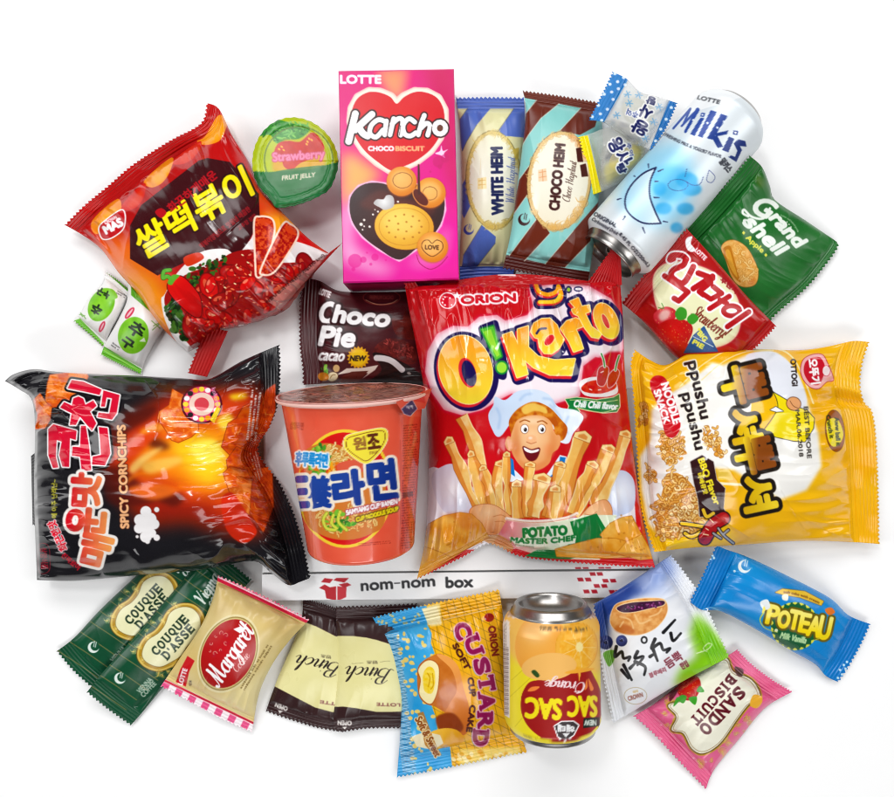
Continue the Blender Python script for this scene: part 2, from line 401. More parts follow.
GAIN = 0.85
def mesh_obj(name, V, F, parent, mat, ink=None, smooth=True, loc=None):
    """V (n,3) metres in world, F (m,4) or (m,3) int; ink (n,3/4) sRGB"""
    me = bpy.data.meshes.new(name)
    V = np.asarray(V, float)
    base = np.array(parent.location) if parent is not None else np.array(loc if loc is not None else (0, 0, 0))
    # a parent that is itself a child sits at an offset of its own
    p = parent
    if p is not None:
        base = np.zeros(3); q = p
        while q is not None: base = base + np.array(q.location); q = q.parent
    me.vertices.add(len(V)); me.vertices.foreach_set('co', (V - base).astype(np.float32).ravel())
    k = F.shape[1]
    me.loops.add(F.size); me.loops.foreach_set('vertex_index', F.astype(np.int32).ravel())
    me.polygons.add(len(F)); me.polygons.foreach_set('loop_start', np.arange(0, F.size, k, dtype=np.int32))
    me.polygons.foreach_set('loop_total', np.full(len(F), k, dtype=np.int32))
    me.update(calc_edges=True); me.validate(clean_customdata=False)
    me.polygons.foreach_set('use_smooth', np.full(len(me.polygons), smooth))
    if ink is not None:
        at = me.color_attributes.new('ink', 'FLOAT_COLOR', 'POINT')
        c = np.ones((len(V), 4), np.float32); q_ = lin_of(ink[:, :3]); g_ = q_.mean(1, keepdims=True); c[:, :3] = np.clip(g_ + (q_ - g_) * 1.10, .004, 1) * GAIN
        if ink.shape[1] == 4: c[:, 3] = ink[:, 3]
        at.data.foreach_set('color', c.ravel())
    me.materials.append(mat)
    o = bpy.data.objects.new(name, me); COL.objects.link(o)
    if parent is not None: o.parent = parent
    else: o.location = base
    return o

def gridF(ny, nx, off=0, flip=False):
    i = np.arange((ny - 1) * (nx - 1)); r = i // (nx - 1); c = i % (nx - 1)
    a = r * nx + c
    F = np.stack([a, a + nx, a + nx + 1, a + 1], 1) + off
    return F[:, ::-1] if flip else F

def resample(P, n):
    P = np.asarray(P, float); d = np.hypot(*np.diff(P, axis=0).T); t = np.concatenate([[0], np.cumsum(d)]); t /= t[-1]
    q = np.linspace(0, 1, n)
    return np.stack([np.interp(q, t, P[:, 0]), np.interp(q, t, P[:, 1])], 1)

def sm_open(P, k=6):
    return spline(P, False, k) if len(P) > 2 else np.asarray(P, float)

def coons(top, right, bottom, left):
    """top: TL->TR, right: TR->BR, bottom: BL->BR, left: TL->BL"""
    top, right, bottom, left = map(sm_open, (top, right, bottom, left))
    ln = lambda P: np.hypot(*np.diff(P, axis=0).T).sum()
    nx = max(int(max(ln(top), ln(bottom)) * DENS), 12); ny = max(int(max(ln(left), ln(right)) * DENS), 12)
    t, b, l, r = resample(top, nx), resample(bottom, nx), resample(left, ny), resample(right, ny)
    u = np.linspace(0, 1, nx)[None, :, None]; v = np.linspace(0, 1, ny)[:, None, None]
    P = (1 - v) * t[None] + v * b[None] + (1 - u) * l[:, None] + u * r[:, None] - ((1 - u) * (1 - v) * t[0] + u * (1 - v) * t[-1] + (1 - u) * v * b[0] + u * v * b[-1])
    return P, u[..., 0] * np.ones((ny, 1)), v[..., 0] * np.ones((1, nx))

def sstep(x): x = np.clip(x, 0, 1); return x * x * (3 - 2 * x)

def pack_part(name, parent, P, Z, ZB, art, mat, full):
    ny, nx = Z.shape
    k = (H - Z) / H
    V = np.stack([(P[..., 0] - CX) * k * S, -(P[..., 1] - CY) * k * S, Z * S], -1).reshape(-1, 3)
    ink = art.sample(P[..., 0], P[..., 1]).reshape(-1, 4)
    st = 1 if full else 8
    ri = np.unique(np.append(np.arange(0, ny, st), ny - 1)); ci = np.unique(np.append(np.arange(0, nx, st), nx - 1))
    g = np.ix_(ri, ci)
    kb = k[g]                                    # the underside hangs straight below the face
    VB = np.stack([(P[g][..., 0] - CX) * kb * S, -(P[g][..., 1] - CY) * kb * S, ZB[g] * S], -1).reshape(-1, 3)
    nT = len(V); by, bx = len(ri), len(ci)
    F = [gridF(ny, nx), gridF(by, bx, nT, True)]
    # rim walls between the coarse underside and the face
    def wall(ti, bi, flip):
        q = []
        for a in range(len(bi) - 1):
            for t in range(ti.index(ti[0]), 1): pass
        return q
    rimT = [r * nx for r in ri]; rimB = [nT + j * bx for j in range(by)]
    W = []
    def addw(t, b, fl):
        for a in range(len(t) - 1):
            f = [t[a], t[a + 1], b[a + 1], b[a]]
            W.append(f[::-1] if fl else f)
    addw([r * nx for r in ri], [nT + j * bx for j in range(by)], True)
    addw([r * nx + nx - 1 for r in ri], [nT + j * bx + bx - 1 for j in range(by)], False)
    addw(list(ci), [nT + j for j in range(bx)], False)
    addw([(ny - 1) * nx + c for c in ci], [nT + (by - 1) * bx + j for j in range(bx)], True)
    F.append(np.array(W))
    inkB = art.sample(P[g][..., 0], P[g][..., 1]).reshape(-1, 4)
    return mesh_obj(name, np.vstack([V, VB]), np.vstack(F), parent, mat, np.vstack([ink, inkB]))

def packet(name, label, cat, edges, art, T=24, zc=(6, 6, 6, 6), seals=None, mat=None, group=None, seed=1,
           wr=1.0, pleat=2.0, lump=1.5, pw=2.2, rough=.28, bulge=None, teeth=1.1, period=4.2, curl=2.0, extra=None, corr=.45, side=.0, body='wrapper_body'):
    """a sealed wrapper: swollen body plus flat crimped end seals ('top','bottom','left','right': share of the length)"""
    P, U, Vv = coons(*edges)
    ny, nx = U.shape
    seals = seals or {}
    a0 = seals.get('left', 0); a1 = 1 - seals.get('right', 0); b0 = seals.get('top', 0); b1 = 1 - seals.get('bottom', 0)
    un = np.clip((U - a0) / (a1 - a0), 0, 1); vn = np.clip((Vv - b0) / (b1 - b0), 0, 1)
    LX = nx / DENS; LY = ny / DENS
    base = (zc[0] * (1 - U) + zc[1] * U) * (1 - Vv) + (zc[3] * (1 - U) + zc[2] * U) * Vv
    prof = lambda t, p: np.clip(1 - np.abs(2 * t - 1) ** p, 0, 1) ** .62
    sh = prof(un, pw) * prof(vn, pw)
    inside = ((U >= a0) & (U <= a1) & (Vv >= b0) & (Vv <= b1)).astype(float)
    sh = sh * inside
    h = T * sh
    # creases running in from the seals, broad dents, fine crinkle
    k = wr
    du = np.minimum(un, 1 - un) * LX; dv = np.minimum(vn, 1 - vn) * LY
    edge_ramp = sstep(np.minimum(du, dv) / 5.0) * inside
    if 'top' in seals or 'bottom' in seals:
        n = ridge(U * LX / 13 + .8 * vnoise(U * 3, Vv * 3, seed), Vv * LY / 55, seed + 3)
        h = h + pleat * k * n * np.exp(-dv / (LY * .13)) * edge_ramp
    if 'left' in seals or 'right' in seals:
        n = ridge(Vv * LY / 13 + .8 * vnoise(U * 3, Vv * 3, seed + 9), U * LX / 55, seed + 5)
        h = h + pleat * k * n * np.exp(-du / (LX * .13)) * edge_ramp
    X = P[..., 0]; Y = P[..., 1]
    h = h + lump * k * (fbm(X / 48, Y / 48, seed + 7, 2) - .5) * 2.2 * edge_ramp
    sel = sstep((vnoise(X / 40, Y / 40, seed + 31) - .55) / .3)
    h = h + .32 * lump * k * ridge(X / 34 + Y / 70, Y / 40 - X / 60, seed + 11) * edge_ramp * sel
    rc = np.random.RandomState(seed * 7 + 1); diag = math.hypot(LX, LY)
    for i in range(int(3 + diag / 40 * k)):
        # a crease: starts near a rim, runs inward, sharp on one side and soft on the other
        e = rc.randint(4); t0 = .12 + .76 * rc.rand()
        ux, vy = [(t0, .02), (t0, .98), (.02, t0), (.98, t0)][e]
        aim = np.array([.5 + .5 * rc.randn() * .6 - ux, .5 + .5 * rc.randn() * .6 - vy]); aim = aim * [LX, LY]; aim /= np.linalg.norm(aim) + 1e-9
        ln = diag * (.10 + .22 * rc.rand()); sx = (U - ux) * LX; sy = (Vv - vy) * LY
        al_ = sx * aim[0] + sy * aim[1]; ac = -sx * aim[1] + sy * aim[0] + 3 * np.sin(al_ / ln * 3)
        am = (.35 + .65 * rc.rand()) * min(T, 40) * .045 * k
        w1 = 1.4 + 1.2 * rc.rand(); prof_ = np.where(ac > 0, np.exp(-ac / (w1 * 3.5)), np.exp(ac / w1))
        h = h + am * prof_ * sstep(al_ / 6) * sstep((ln - al_) / (ln * .7)) * inside * sstep(np.minimum(du, dv) / 3)
    h = h + .05 * k * (fbm(X / 6, Y / 6, seed + 13, 2) - .5) * 2 * edge_ramp
    if extra is not None: h = h + extra(U, Vv, X, Y)
    Z = base + h
    # seals: crimp lines, soft waves
    for sd in seals:
        if sd in ('top', 'bottom'):
            m = (Vv < b0) if sd == 'top' else (Vv > b1); d = (b0 - Vv if sd == 'top' else Vv - b1) * LY; al = U * LX
        else:
            m = (U < a0) if sd == 'left' else (U > a1); d = (a0 - U if sd == 'left' else U - a1) * LX; al = Vv * LY
        wv = corr * np.sin(d * 2 * math.pi / 3.4) * sstep(d / 2) + curl * (vnoise(al / 22, d / 30, seed + 21) - .5) * 2 * sstep(d / 9)
        Z = Z + wv * m
    # saw-toothed ends
    if teeth:
        tri = lambda s_: 2 * np.abs((s_ / period) % 1 - .5) * 2 - 1
        for sd in seals:
            if sd == 'top': dd = Vv * LY; dirv = P[0] - P[min(6, ny - 1)]; al = U * LX; ax = 0
            elif sd == 'bottom': dd = (1 - Vv) * LY; dirv = P[-1] - P[-7]; al = U * LX; ax = 0
            elif sd == 'left': dd = U * LX; dirv = P[:, 0] - P[:, 6]; al = Vv * LY; ax = 1
            else: dd = (1 - U) * LX; dirv = P[:, -1] - P[:, -7]; al = Vv * LY; ax = 1
            dirv = dirv / (np.linalg.norm(dirv, axis=-1, keepdims=True) + 1e-9)
            dirv = dirv[None] if ax == 0 else dirv[:, None]
            wgt = np.clip(1 - dd / 3.0, 0, 1) * tri(al) * teeth
            P = P + dirv * wgt[..., None]
    art_P = P
    ZB = np.maximum(base - .45 - .55 * h * inside, .25 + 0 * base); ZB = np.where(inside > 0, ZB, Z - .5)
    ZB = np.minimum(ZB, Z - .3)
    cx, cy = P[..., 0].mean(), P[..., 1].mean()
    root = thing(name, label, cat, cx, cy, group, 0)
    mat = mat or print_mat('printed_film', rough)
    r0 = int(round(b0 * (ny - 1))); r1 = int(round(b1 * (ny - 1))); c0 = int(round(a0 * (nx - 1))); c1 = int(round(a1 * (nx - 1)))
    def part(nm, ys, xs, full):
        pack_part(nm, root, P[ys, xs], Z[ys, xs], ZB[ys, xs], art, mat, full)
    part(body, slice(r0, r1 + 1), slice(c0, c1 + 1), False)
    if 'top' in seals: part('end_seal', slice(0, r0 + 1), slice(0, nx), True)
    if 'bottom' in seals: part('end_seal', slice(r1, ny), slice(0, nx), True)
    if 'left' in seals: part('end_seal', slice(r0, r1 + 1), slice(0, c0 + 1), True)
    if 'right' in seals: part('end_seal', slice(r0, r1 + 1), slice(c1, nx), True)
    return root
# ------------------------------------------------------------------ turned and boxed bodies
def unproj(V):
    """table-unit picture coordinates of world points as seen from above the middle of the table"""
    z = V[:, 2] / S; k = H / (H - z)
    return V[:, 0] / S * k + CX, -V[:, 1] / S * k + CY

def lathe(name, parent, base, axis, prof, n, mat, art=None, col=None, up=None, closed_ends=True, smooth=True, fold=True, jitter=None):
    """prof: (distance along axis, radius) rows in table units; base in metres"""
    axis = np.array(axis, float); axis /= np.linalg.norm(axis)
    up = np.array([0, 0, 1.0]) if up is None else np.array(up, float)
    side = np.cross(axis, up); side /= np.linalg.norm(side); up = np.cross(side, axis)
    pr = np.array(prof, float)
    th = np.linspace(0, 2 * math.pi, n, endpoint=False)
    R = pr[:, 1][:, None] * np.ones((1, n))
    if jitter is not None: R = R + jitter(pr[:, 0][:, None], th[None])
    V = np.array(base)[None, None] + (pr[:, 0][:, None, None] * axis + R[..., None] * (np.cos(th)[None, :, None] * up + np.sin(th)[None, :, None] * side)) * S
    m = len(pr)
    i = np.arange((m - 1) * n); r = i // n; c = i % n
    F = np.stack([r * n + c, r * n + (c + 1) % n, (r + 1) * n + (c + 1) % n, (r + 1) * n + c], 1)
    V = V.reshape(-1, 3)
    ink = None
    if art is not None:
        # the print wraps round: the underside repeats the face mirrored about the widest line
        Vm = V.copy().reshape(m, n, 3)
        cth = np.cos(th); flip = cth < -.0
        thm = np.where(flip, math.pi - th, th)
        Vm = np.array(base)[None, None] + (pr[:, 0][:, None, None] * axis + R[..., None] * (np.cos(thm)[None, :, None] * up + np.sin(thm)[None, :, None] * side)) * S
        X, Y = unproj(Vm.reshape(-1, 3)); ink = art.sample(X, Y)
    return mesh_obj(name, V, F, parent, mat, ink, smooth)

def patch_grid(name, parent, c4, nx, ny, mat, art=None, dz=None):
    """bilinear sheet between four world corners TL,TR,BR,BL with optional relief"""
    c4 = [np.array(c, float) for c in c4]
    u = np.linspace(0, 1, nx)[None, :, None]; v = np.linspace(0, 1, ny)[:, None, None]
    V = (1 - v) * ((1 - u) * c4[0] + u * c4[1]) + v * ((1 - u) * c4[3] + u * c4[2])
    V = V.reshape(-1, 3)
    ink = None
    if art is not None:
        X, Y = unproj(V); ink = art.sample(X, Y)
    return V, gridF(ny, nx), ink

def solid(name, parent, groups, mat, smooth=False):
    Vs, Fs, Is = [], [], []; off = 0
    for V, F, I in groups:
        Vs.append(V); Fs.append(F + off); Is.append(I); off += len(V)
    ink = None if Is[0] is None else np.vstack(Is)
    return mesh_obj(name, np.vstack(Vs), np.vstack(Fs), parent, mat, ink, smooth)

def flat_ink(n, col): return np.tile(np.append(hexc(col), 1.0), (n, 1))

def bar(name, parent, pts, r, mat, n=8):
    """round rod through world points"""
    pts = np.array(pts, float); V = []; F = []
    for i, p in enumerate(pts):
        d = pts[min(i + 1, len(pts) - 1)] - pts[max(i - 1, 0)]; d /= np.linalg.norm(d)
        a = np.cross(d, [0, 0, 1.0]) if abs(d[2]) < .9 else np.cross(d, [1.0, 0, 0]); a /= np.linalg.norm(a); b = np.cross(d, a)
        for k in range(n):
            t = 2 * math.pi * k / n; V.append(p + r * (math.cos(t) * a + math.sin(t) * b))
    for i in range(len(pts) - 1):
        for k in range(n): F.append([i * n + k, i * n + (k + 1) % n, (i + 1) * n + (k + 1) % n, (i + 1) * n + k])
    return mesh_obj(name, np.array(V), np.array(F), parent, mat)
def inpoly(x, y, P):
    r = False; n = len(P)
    for i in range(n):
        x1, y1 = P[i]; x2, y2 = P[(i + 1) % n]
        if (y1 > y) != (y2 > y) and x < (x2 - x1) * (y - y1) / (y2 - y1) + x1: r = not r
    return r

def scatter(A, region, n, cols, r0, r1, seed=1, asp=.6, al=1, hi=None, rot=None, blur=0, edge=None):
    rs = np.random.RandomState(seed); R = np.array(region); mn = R.min(0); mx = R.max(0); k = 0; t = 0
    while k < n and t < n * 30:
        t += 1
        x = mn[0] + rs.rand() * (mx[0] - mn[0]); y = mn[1] + rs.rand() * (mx[1] - mn[1])
        if not inpoly(x, y, region): continue
        k += 1
        r = r0 + (r1 - r0) * rs.rand() ** 1.5; ro = rs.rand() * 180 if rot is None else rot + rs.randn() * 15
        c = cols[rs.randint(len(cols))]
        if edge: A.E(x, y, r + edge[0], r * asp + edge[0], edge[1], ro, al)
        A.E(x, y, r, r * asp, c, ro, al, blur)
        if hi: A.E(x - r * .25, y - r * .25, r * .35, r * .16, hi, ro, .6 * al, blur=.3)

def curls(A, region, n, cols, ln, w, seed=1, dark=0x9a5a18):
    """deep-fried noodles: many short printed squiggles"""
    rs = np.random.RandomState(seed); R = np.array(region); mn = R.min(0); mx = R.max(0); k = 0; t = 0
    while k < n and t < n * 30:
        t += 1
        x = mn[0] + rs.rand() * (mx[0] - mn[0]); y = mn[1] + rs.rand() * (mx[1] - mn[1])
        if not inpoly(x, y, region): continue
        k += 1
        a = rs.rand() * 6.28; q = [(x, y)]
        cv = rs.randn() * .9
        for i in range(5):
            a += cv + rs.randn() * .4; q.append((q[-1][0] + math.cos(a) * ln / 5, q[-1][1] + math.sin(a) * ln / 5))
        A.L(q, w, cols[rs.randint(len(cols))], ol=[(w * .28, dark)])

def strawberry(A, pts, leaf, seeds=26, seed=3, c0=0xe0242c, c1=0xa80d18):
    P_ = np.array(pts); c = P_.mean(0)
    A.P(pts, rad(c[0] - 8, c[1] - 12, np.ptp(P_[:, 0]) * .75, c0, c1), sm=1)
    rs = np.random.RandomState(seed); k = 0
    while k < seeds:
        x, y = P_.min(0) + rs.rand(2) * np.ptp(P_, axis=0)
        if inpoly(x, y, pts): A.E(x, y, 3.2, 1.8, 0xf6c86a, 60); k += 1
    for l in leaf: A.P(l, 0x3f9a2e, sm=1)

# ================================================================== red spicy rice-cake snack bag
A = Art(38, 88, 352, 385, 0xb81722)
A.V(55, 95, 4)
A.P([(0, 0), (1200, 0), (1200, 1200), (0, 1200)], nz(0xc11a25, 0xa8121d, 150, 3))
A.P([(150, 560), (330, 560), (520, 820), (460, 1040), (180, 760)], 0xf0762a, blur=38)
A.P([(250, 680), (400, 740), (480, 900), (420, 960), (300, 800)], 0xf79b2c, blur=26)
A.P([(640, 340), (900, 330), (1120, 640), (1000, 700), (800, 470)], 0xe2501f, blur=30)
A.P([(820, 470), (960, 480), (1010, 600), (880, 570)], 0xf7a52c, blur=18)
A.P([(900, 560), (1000, 540), (1060, 620), (940, 640)], 0xd2281f, blur=12)
for (q, c) in (([(568, 185), (600, 165), (652, 82), (688, 100), (680, 145), (655, 185), (600, 200)], 0xf0952c),
               ([(470, 265), (575, 185), (580, 215), (545, 260), (500, 278)], 0xd3382f), ([(358, 340), (466, 250), (462, 300), (430, 350), (385, 370)], 0xf0952c),
               ([(268, 440), (355, 352), (358, 400), (330, 445), (290, 462)], 0xcf3029), ([(150, 500), (250, 415), (262, 470), (215, 530), (160, 556)], 0xef8e2b)):
    A.P(q, c, sm=1)
    q = np.array(q); A.P(q * .62 + q.mean(0) * .38 + [4, 3], 0xf8b350 if c > 0xe00000 else 0xe05038, .7, sm=1, blur=5)
A.P([(300, 522), (345, 440), (575, 262), (610, 252), (700, 268), (815, 395), (820, 500), (745, 640), (560, 650), (410, 722), (300, 655)], 0x3c1015)
A.T('쌀떡볶이', 552, 472, 512, 124, -31.5, 0xf7e63a, b=4.6, ol=[(7, 0x2c0c10)], sh=.12)
A.T('화끈하게매운', 548, 385, 235, 40, -38, 0xb3262c, b=1.6)
A.P([(400, 468), (424, 452), (446, 470), (424, 492)], 0xb3262c, sm=1)
A.T('떡볶이양념으로 맛을낸 매콤한', 680, 530, 250, 24, -38, 0xa0252a, b=1.0)
A.T('고추장 분말', 768, 508, 90, 18, -38, 0xa0252a, b=1.0)
A.P([(178, 530), (200, 505), (262, 462), (278, 478), (276, 520), (262, 545), (225, 570), (195, 575), (182, 558)], 0xc4202c, sm=1, ol=[(5, W_)])
A.T('MAS', 232, 524, 78, 32, -28, W_, b=3.5)
A.T('CROWN', 222, 500, 52, 12, -28, W_, b=1.5)
# the printed dish
A.V(150, 180, 4)
bowl = [(45, 480), (60, 455), (110, 370), (200, 290), (300, 275), (345, 300), (400, 240), (420, 215), (480, 250), (560, 240), (690, 285), (720, 330), (540, 540), (440, 590), (210, 680), (150, 700), (100, 640), (60, 560)]
A.P(bowl, 0xf4efee, sm=1)
A.P([(60, 460), (140, 380), (250, 340), (330, 290), (430, 280), (520, 330), (700, 320), (690, 350), (540, 545), (300, 590), (200, 680), (140, 640), (80, 560)], 0x9e1712, sm=1)
scatter(A, [(60, 500), (110, 480), (150, 640), (110, 640)], 60, [0x1e3b17, 0x2f5a20, 0x16290f, 0x47702a], 8, 20, 4)
scatter(A, [(140, 370), (260, 310), (330, 300), (280, 380), (160, 420)], 60, [0x28491b, 0x3b6a25, 0x152c10, 0x6b1a12], 7, 16, 5)
dish = [(190, 440), (300, 380), (400, 290), (460, 370), (620, 340), (680, 340), (530, 520), (280, 600), (190, 680), (140, 630), (150, 600)]
scatter(A, dish, 26, [0xb51a12, 0xcc2417, 0x9c120d, 0xd23020], 40, 66, 16, .6, hi=0xf08a6a, edge=(5, 0x6d0d0a), blur=2)
scatter(A, dish, 34, [0xc81d14, 0xdb2c1c, 0xa9130e], 18, 40, 6, .5, hi=0xffb49a, edge=(3, 0x7d0e0b), blur=1.5)
scatter(A, dish, 110, [0xff8f63, 0xf6c8a0, 0xe84a2c, 0x5c0f0a], 3, 9, 7, .4, .85)
for x, y in ((370, 300), (392, 330), (350, 350), (400, 380), (300, 430), (340, 415), (240, 470)): A.E(x, y, 6, 3, 0xf5dcae, 30)
for q, e in (([(420, 170), (440, 150), (480, 155), (494, 180), (490, 230), (455, 360), (430, 385), (425, 330)], 0xffe3d0), ([(530, 185), (560, 180), (588, 205), (575, 250), (500, 360), (455, 375), (450, 350)], 0xffe3d0)):
    A.P(q, nz(0xa81e14, 0xe05a38, 7, 8, k=3.2), sm=1, ol=[(8, e)])
A.E(458, 168, 22, 13, 0xd84c30, 5); A.E(562, 200, 24, 14, 0xd84c30, 30)
A.P([(70, 420), (90, 395), (125, 385), (165, 420), (200, 470), (205, 540), (175, 545), (120, 500), (80, 455)], lin((70, 400), 0xe8352a, (190, 540), 0xb51a16), sm=1, ol=[(3, 0x4a0d0c)])
A.L([(85, 400), (70, 385), (52, 392), (56, 365), (80, 360)], 14, 0x5fae38, ol=[(2, 0x244a16)]); A.P([(70, 410), (90, 380), (118, 382), (100, 402), (86, 420)], 0x5fae38, sm=1)
A.P([(135, 310), (190, 290), (215, 305), (205, 322), (150, 345)], 0xd3402c, sm=1)
A.P([(470, 485), (690, 300), (705, 318), (520, 520)], 0xe9dad7, .55)
A.T('식품유형:과자 내용량 70g(370 kcal)', 580, 395, 300, 17, -40, 0x2b0d0e, b=.5)
A.V(0, 0, 1)
# seal strip colours
strip = Art(38, 88, 352, 385, 0xb3121c)
tteok_edges = ([(65, 225), (85, 205), (107, 187), (130, 167), (155, 150), (175, 138), (195, 128), (204, 119), (207, 103)],
               [(207, 103), (219, 109), (232, 135), (249, 162), (262, 190), (285, 215), (308, 238), (330, 254)],
               [(188, 352), (200, 343), (214, 331), (240, 326), (265, 318), (283, 307), (300, 288), (316, 271), (330, 254)],
               [(65, 225), (84, 236), (102, 250), (118, 272), (137, 293), (152, 315), (168, 334), (188, 352)])
bag = packet('snack_bag', 'red glossy bag of spicy rice cake snack with yellow hangul title, at the upper left', 'snack bag', tteok_edges, A,
             T=50, zc=(14, 24, 26, 12), seals={'top': .085}, seed=4, pleat=6.5, lump=5, wr=1.25, curl=3.5, rough=.17)
def strip_quad(parent, q, z, art, name='end_seal', ridges=3.4):
    """a folded strip of crimped film: q = TL, TR, BR, BL, z = heights of the corners"""
    P, U, Vv = coons([q[0], q[1]], [q[1], q[2]], [q[3], q[2]], [q[0], q[3]])
    ny, nx = U.shape
    Z = (z[0] * (1 - U) + z[1] * U) * (1 - Vv) + (z[3] * (1 - U) + z[2] * U) * Vv
    Z = Z + .4 * np.sin(U * nx / DENS * 6.283 / ridges)
    tri = 2 * np.abs((Vv[:, :1] * ny / DENS / 4.2) % 1 - .5) * 2 - 1
    P = P.copy(); P[:, 0] += (P[:, 0] - P[:, 1]) / (np.linalg.norm(P[:, 0] - P[:, 1], axis=-1, keepdims=True) + 1e-9) * tri * 1.1
    pack_part(name, parent, P, Z, Z - .6, art, print_mat('printed_film', .28), True)
strip_quad(bag, [(206, 327), (228, 331), (207, 377), (188, 373)], (16, 16, 18, 14), strip)
strip_quad(bag, [(342, 243), (330, 252), (281, 312), (285, 304)], (40, 30, 14, 16), strip)

# ================================================================== two little green and white sweets
A = Art(70, 255, 175, 380, 0xf2f2f0)
A.V(70, 250, 6)
def candy_face(cx, cy, ang):
    A.E(cx, cy, 74, 104, nz(0x86c93c, 0x6cb52c, 30, 5), ang)
    A.E(cx - 8, cy - 10, 52, 78, 0x9ad84e, ang, .35, blur=14)
candy_face(188, 330, 28)
A.P([(175, 240), (215, 228), (262, 240), (285, 285), (230, 300), (170, 275)], 0x7cc236, sm=1)
A.P([(215, 132), (262, 88), (560, 360), (545, 425)], 0x58a322)
A.P([(238, 110), (252, 100), (555, 385), (548, 400)], 0x8fd050, .8)
A.P([(22, 425), (60, 410), (205, 560), (195, 590)], 0x6ab82c)
A.T('누구', 200, 258, 74, 44, 208, 0x12250b, b=3.2); A.T('추', 160, 355, 62, 60, 208, 0x12250b, b=3.2)
A.E(192, 460, 14, 36, 0xd2405c, 25); A.E(192, 460, 5, 26, 0xf3c6cf, 25)
A.L([[(50, 360), (75, 400)], [(48, 385), (90, 395)], [(60, 372), (95, 412)]], 5, 0x6ea64a)
A.rule(312, 268, 70, 26, 30, 0x333333, 2, 3)
A2 = Art(85, 295, 175, 380, 0xf0f0ef)
A2.V(70, 250, 6)
A2.P([(205, 132), (262, 88), (700, 470), (545, 425)], 0x58a322)
A2.P([(345, 232), (365, 222), (580, 395), (570, 410)], 0x8fd050, .8)
A2.P([(185, 625), (200, 575), (430, 715), (420, 760)], 0x5fb028)
A2.P([(200, 602), (205, 592), (425, 725), (423, 735)], 0x95d456, .8)
A2.E(380, 512, 92, 112, nz(0x86c93c, 0x6cb52c, 30, 7), 12)
A2.T('추', 400, 478, 96, 82, 35, 0x12250b, b=3.5); A2.T('구', 345, 560, 76, 58, 35, 0x12250b, b=3.5)
A2.E(358, 378, 17, 42, 0xd2405c, 38); A2.E(358, 378, 6, 32, 0xf3c6cf, 38)
A2.L([[(490, 425), (540, 470)], [(500, 455), (550, 430)], [(495, 480), (540, 440)]], 5, 0x6ea64a)
A2.P([(415, 548), (445, 525), (455, 552)], 0xdfeed0)
A2.rule(275, 580, 60, 30, 35, 0x333333, 2, 5)
packet('sweet', 'small green and white wrapped sweet lying left of its twin under the red bag', 'sweet',
       ([(113, 265), (122, 277), (130, 291)], [(130, 291), (124, 305), (118, 318), (112, 329), (104, 347)], [(74, 321), (88, 333), (103, 347)], [(105, 272), (103, 283), (90, 297), (83, 309), (74, 321)]),
       A, T=13, zc=(3, 3, 3, 3), seals={'bottom': .09, 'top': .1}, seed=8, pleat=2, lump=1.5, rough=.3, group='green and white sweets', period=3)
packet('sweet', 'green and white wrapped sweet on the right of its twin, directly above the black bag', 'sweet',
       ([(128, 281), (145, 297), (158, 312), (167, 324)], [(167, 324), (155, 340), (147, 355), (143, 366), (141, 374)], [(101, 355), (120, 364), (141, 374)], [(128, 281), (127, 300), (119, 318), (106, 342), (101, 355)]),
       A2, T=15, zc=(7, 5, 3, 3), seals={'bottom': .1}, seed=9, pleat=2, lump=1.8, rough=.3, group='green and white sweets', period=3)

# ================================================================== strawberry jelly cup
A = Art(240, 100, 350, 215, 0xb9cc2a)
A.V(245, 80, 6)
A.P([(0, 0), (660, 0), (660, 800), (0, 800)], nz(0xa3b422, 0xb2c02c, 90, 2))
A.P([(80, 335), (140, 265), (200, 240), (290, 260), (360, 265), (390, 300), (330, 350), (250, 360), (190, 380), (150, 330)], 0x3b8a34, sm=1)
scatter(A, [(90, 320), (200, 245), (380, 270), (330, 340), (190, 380)], 70, [0x2f7a2c, 0x5fa84a, 0x1f5f24, 0x7cbc58], 8, 22, 4, .3)
A.P([(165, 470), (180, 400), (240, 355), (330, 370), (400, 310), (450, 345), (480, 430), (480, 520), (300, 552), (165, 545)], 0xd9992e, .8, blur=8)
A.P([(175, 440), (200, 380), (260, 365), (330, 370), (400, 315), (450, 350), (475, 420), (400, 470), (330, 500), (280, 540), (235, 520), (215, 470)], nz(0xc63c30, 0xb42c28, 40, 3), sm=1)
A.P([(310, 380), (350, 400), (325, 470), (300, 420)], 0xc02a24, .6, blur=6)
for x, y in ((220, 400), (232, 420), (205, 415), (375, 370), (385, 352), (370, 385), (400, 360)): A.E(x, y, 9, 5, 0xf3b14a, 40)
A.T('Strawberry', 322, 460, 310, 66, -4, 0xe083a6, b=2.6, ol=[(5, 0xc0506e)])
for i in range(60):
    t = math.radians(150 + i * 4.2); A.E(322 + 205 * math.cos(t), 480 + 200 * math.sin(t), 5, 9, 0x55701c, math.degrees(t), .8)
A.P([(0, 545), (150, 552), (400, 535), (600, 480), (600, 800), (0, 800)], nz(0x187238, 0x146430, 60, 6))
A.P([(140, 560), (540, 510), (520, 600), (440, 680), (300, 700), (190, 650)], 0x2e6f3c, .8, sm=1)
A.T('FRUIT JELLY', 322, 582, 200, 34, -6, 0xe9d8c6, b=1.5, sh=.15)
A.rule(340, 660, 200, 30, -8, 0x1d5a2c, 2, 4)
root = thing('jelly_cup', 'round fruit jelly cup with a yellow and green foil lid showing a strawberry', 'jelly cup', 292, 160)
n_ = 200; rr = np.concatenate([np.linspace(0, 1, 60)])
th = np.linspace(0, 2 * math.pi, n_)
cx_, cy_ = 294.5, 161.0
Rb = 41.5 + 2.6 * np.exp(-((th - math.radians(100)) / .28) ** 2) + .8 * np.sin(th * 3 + 1)
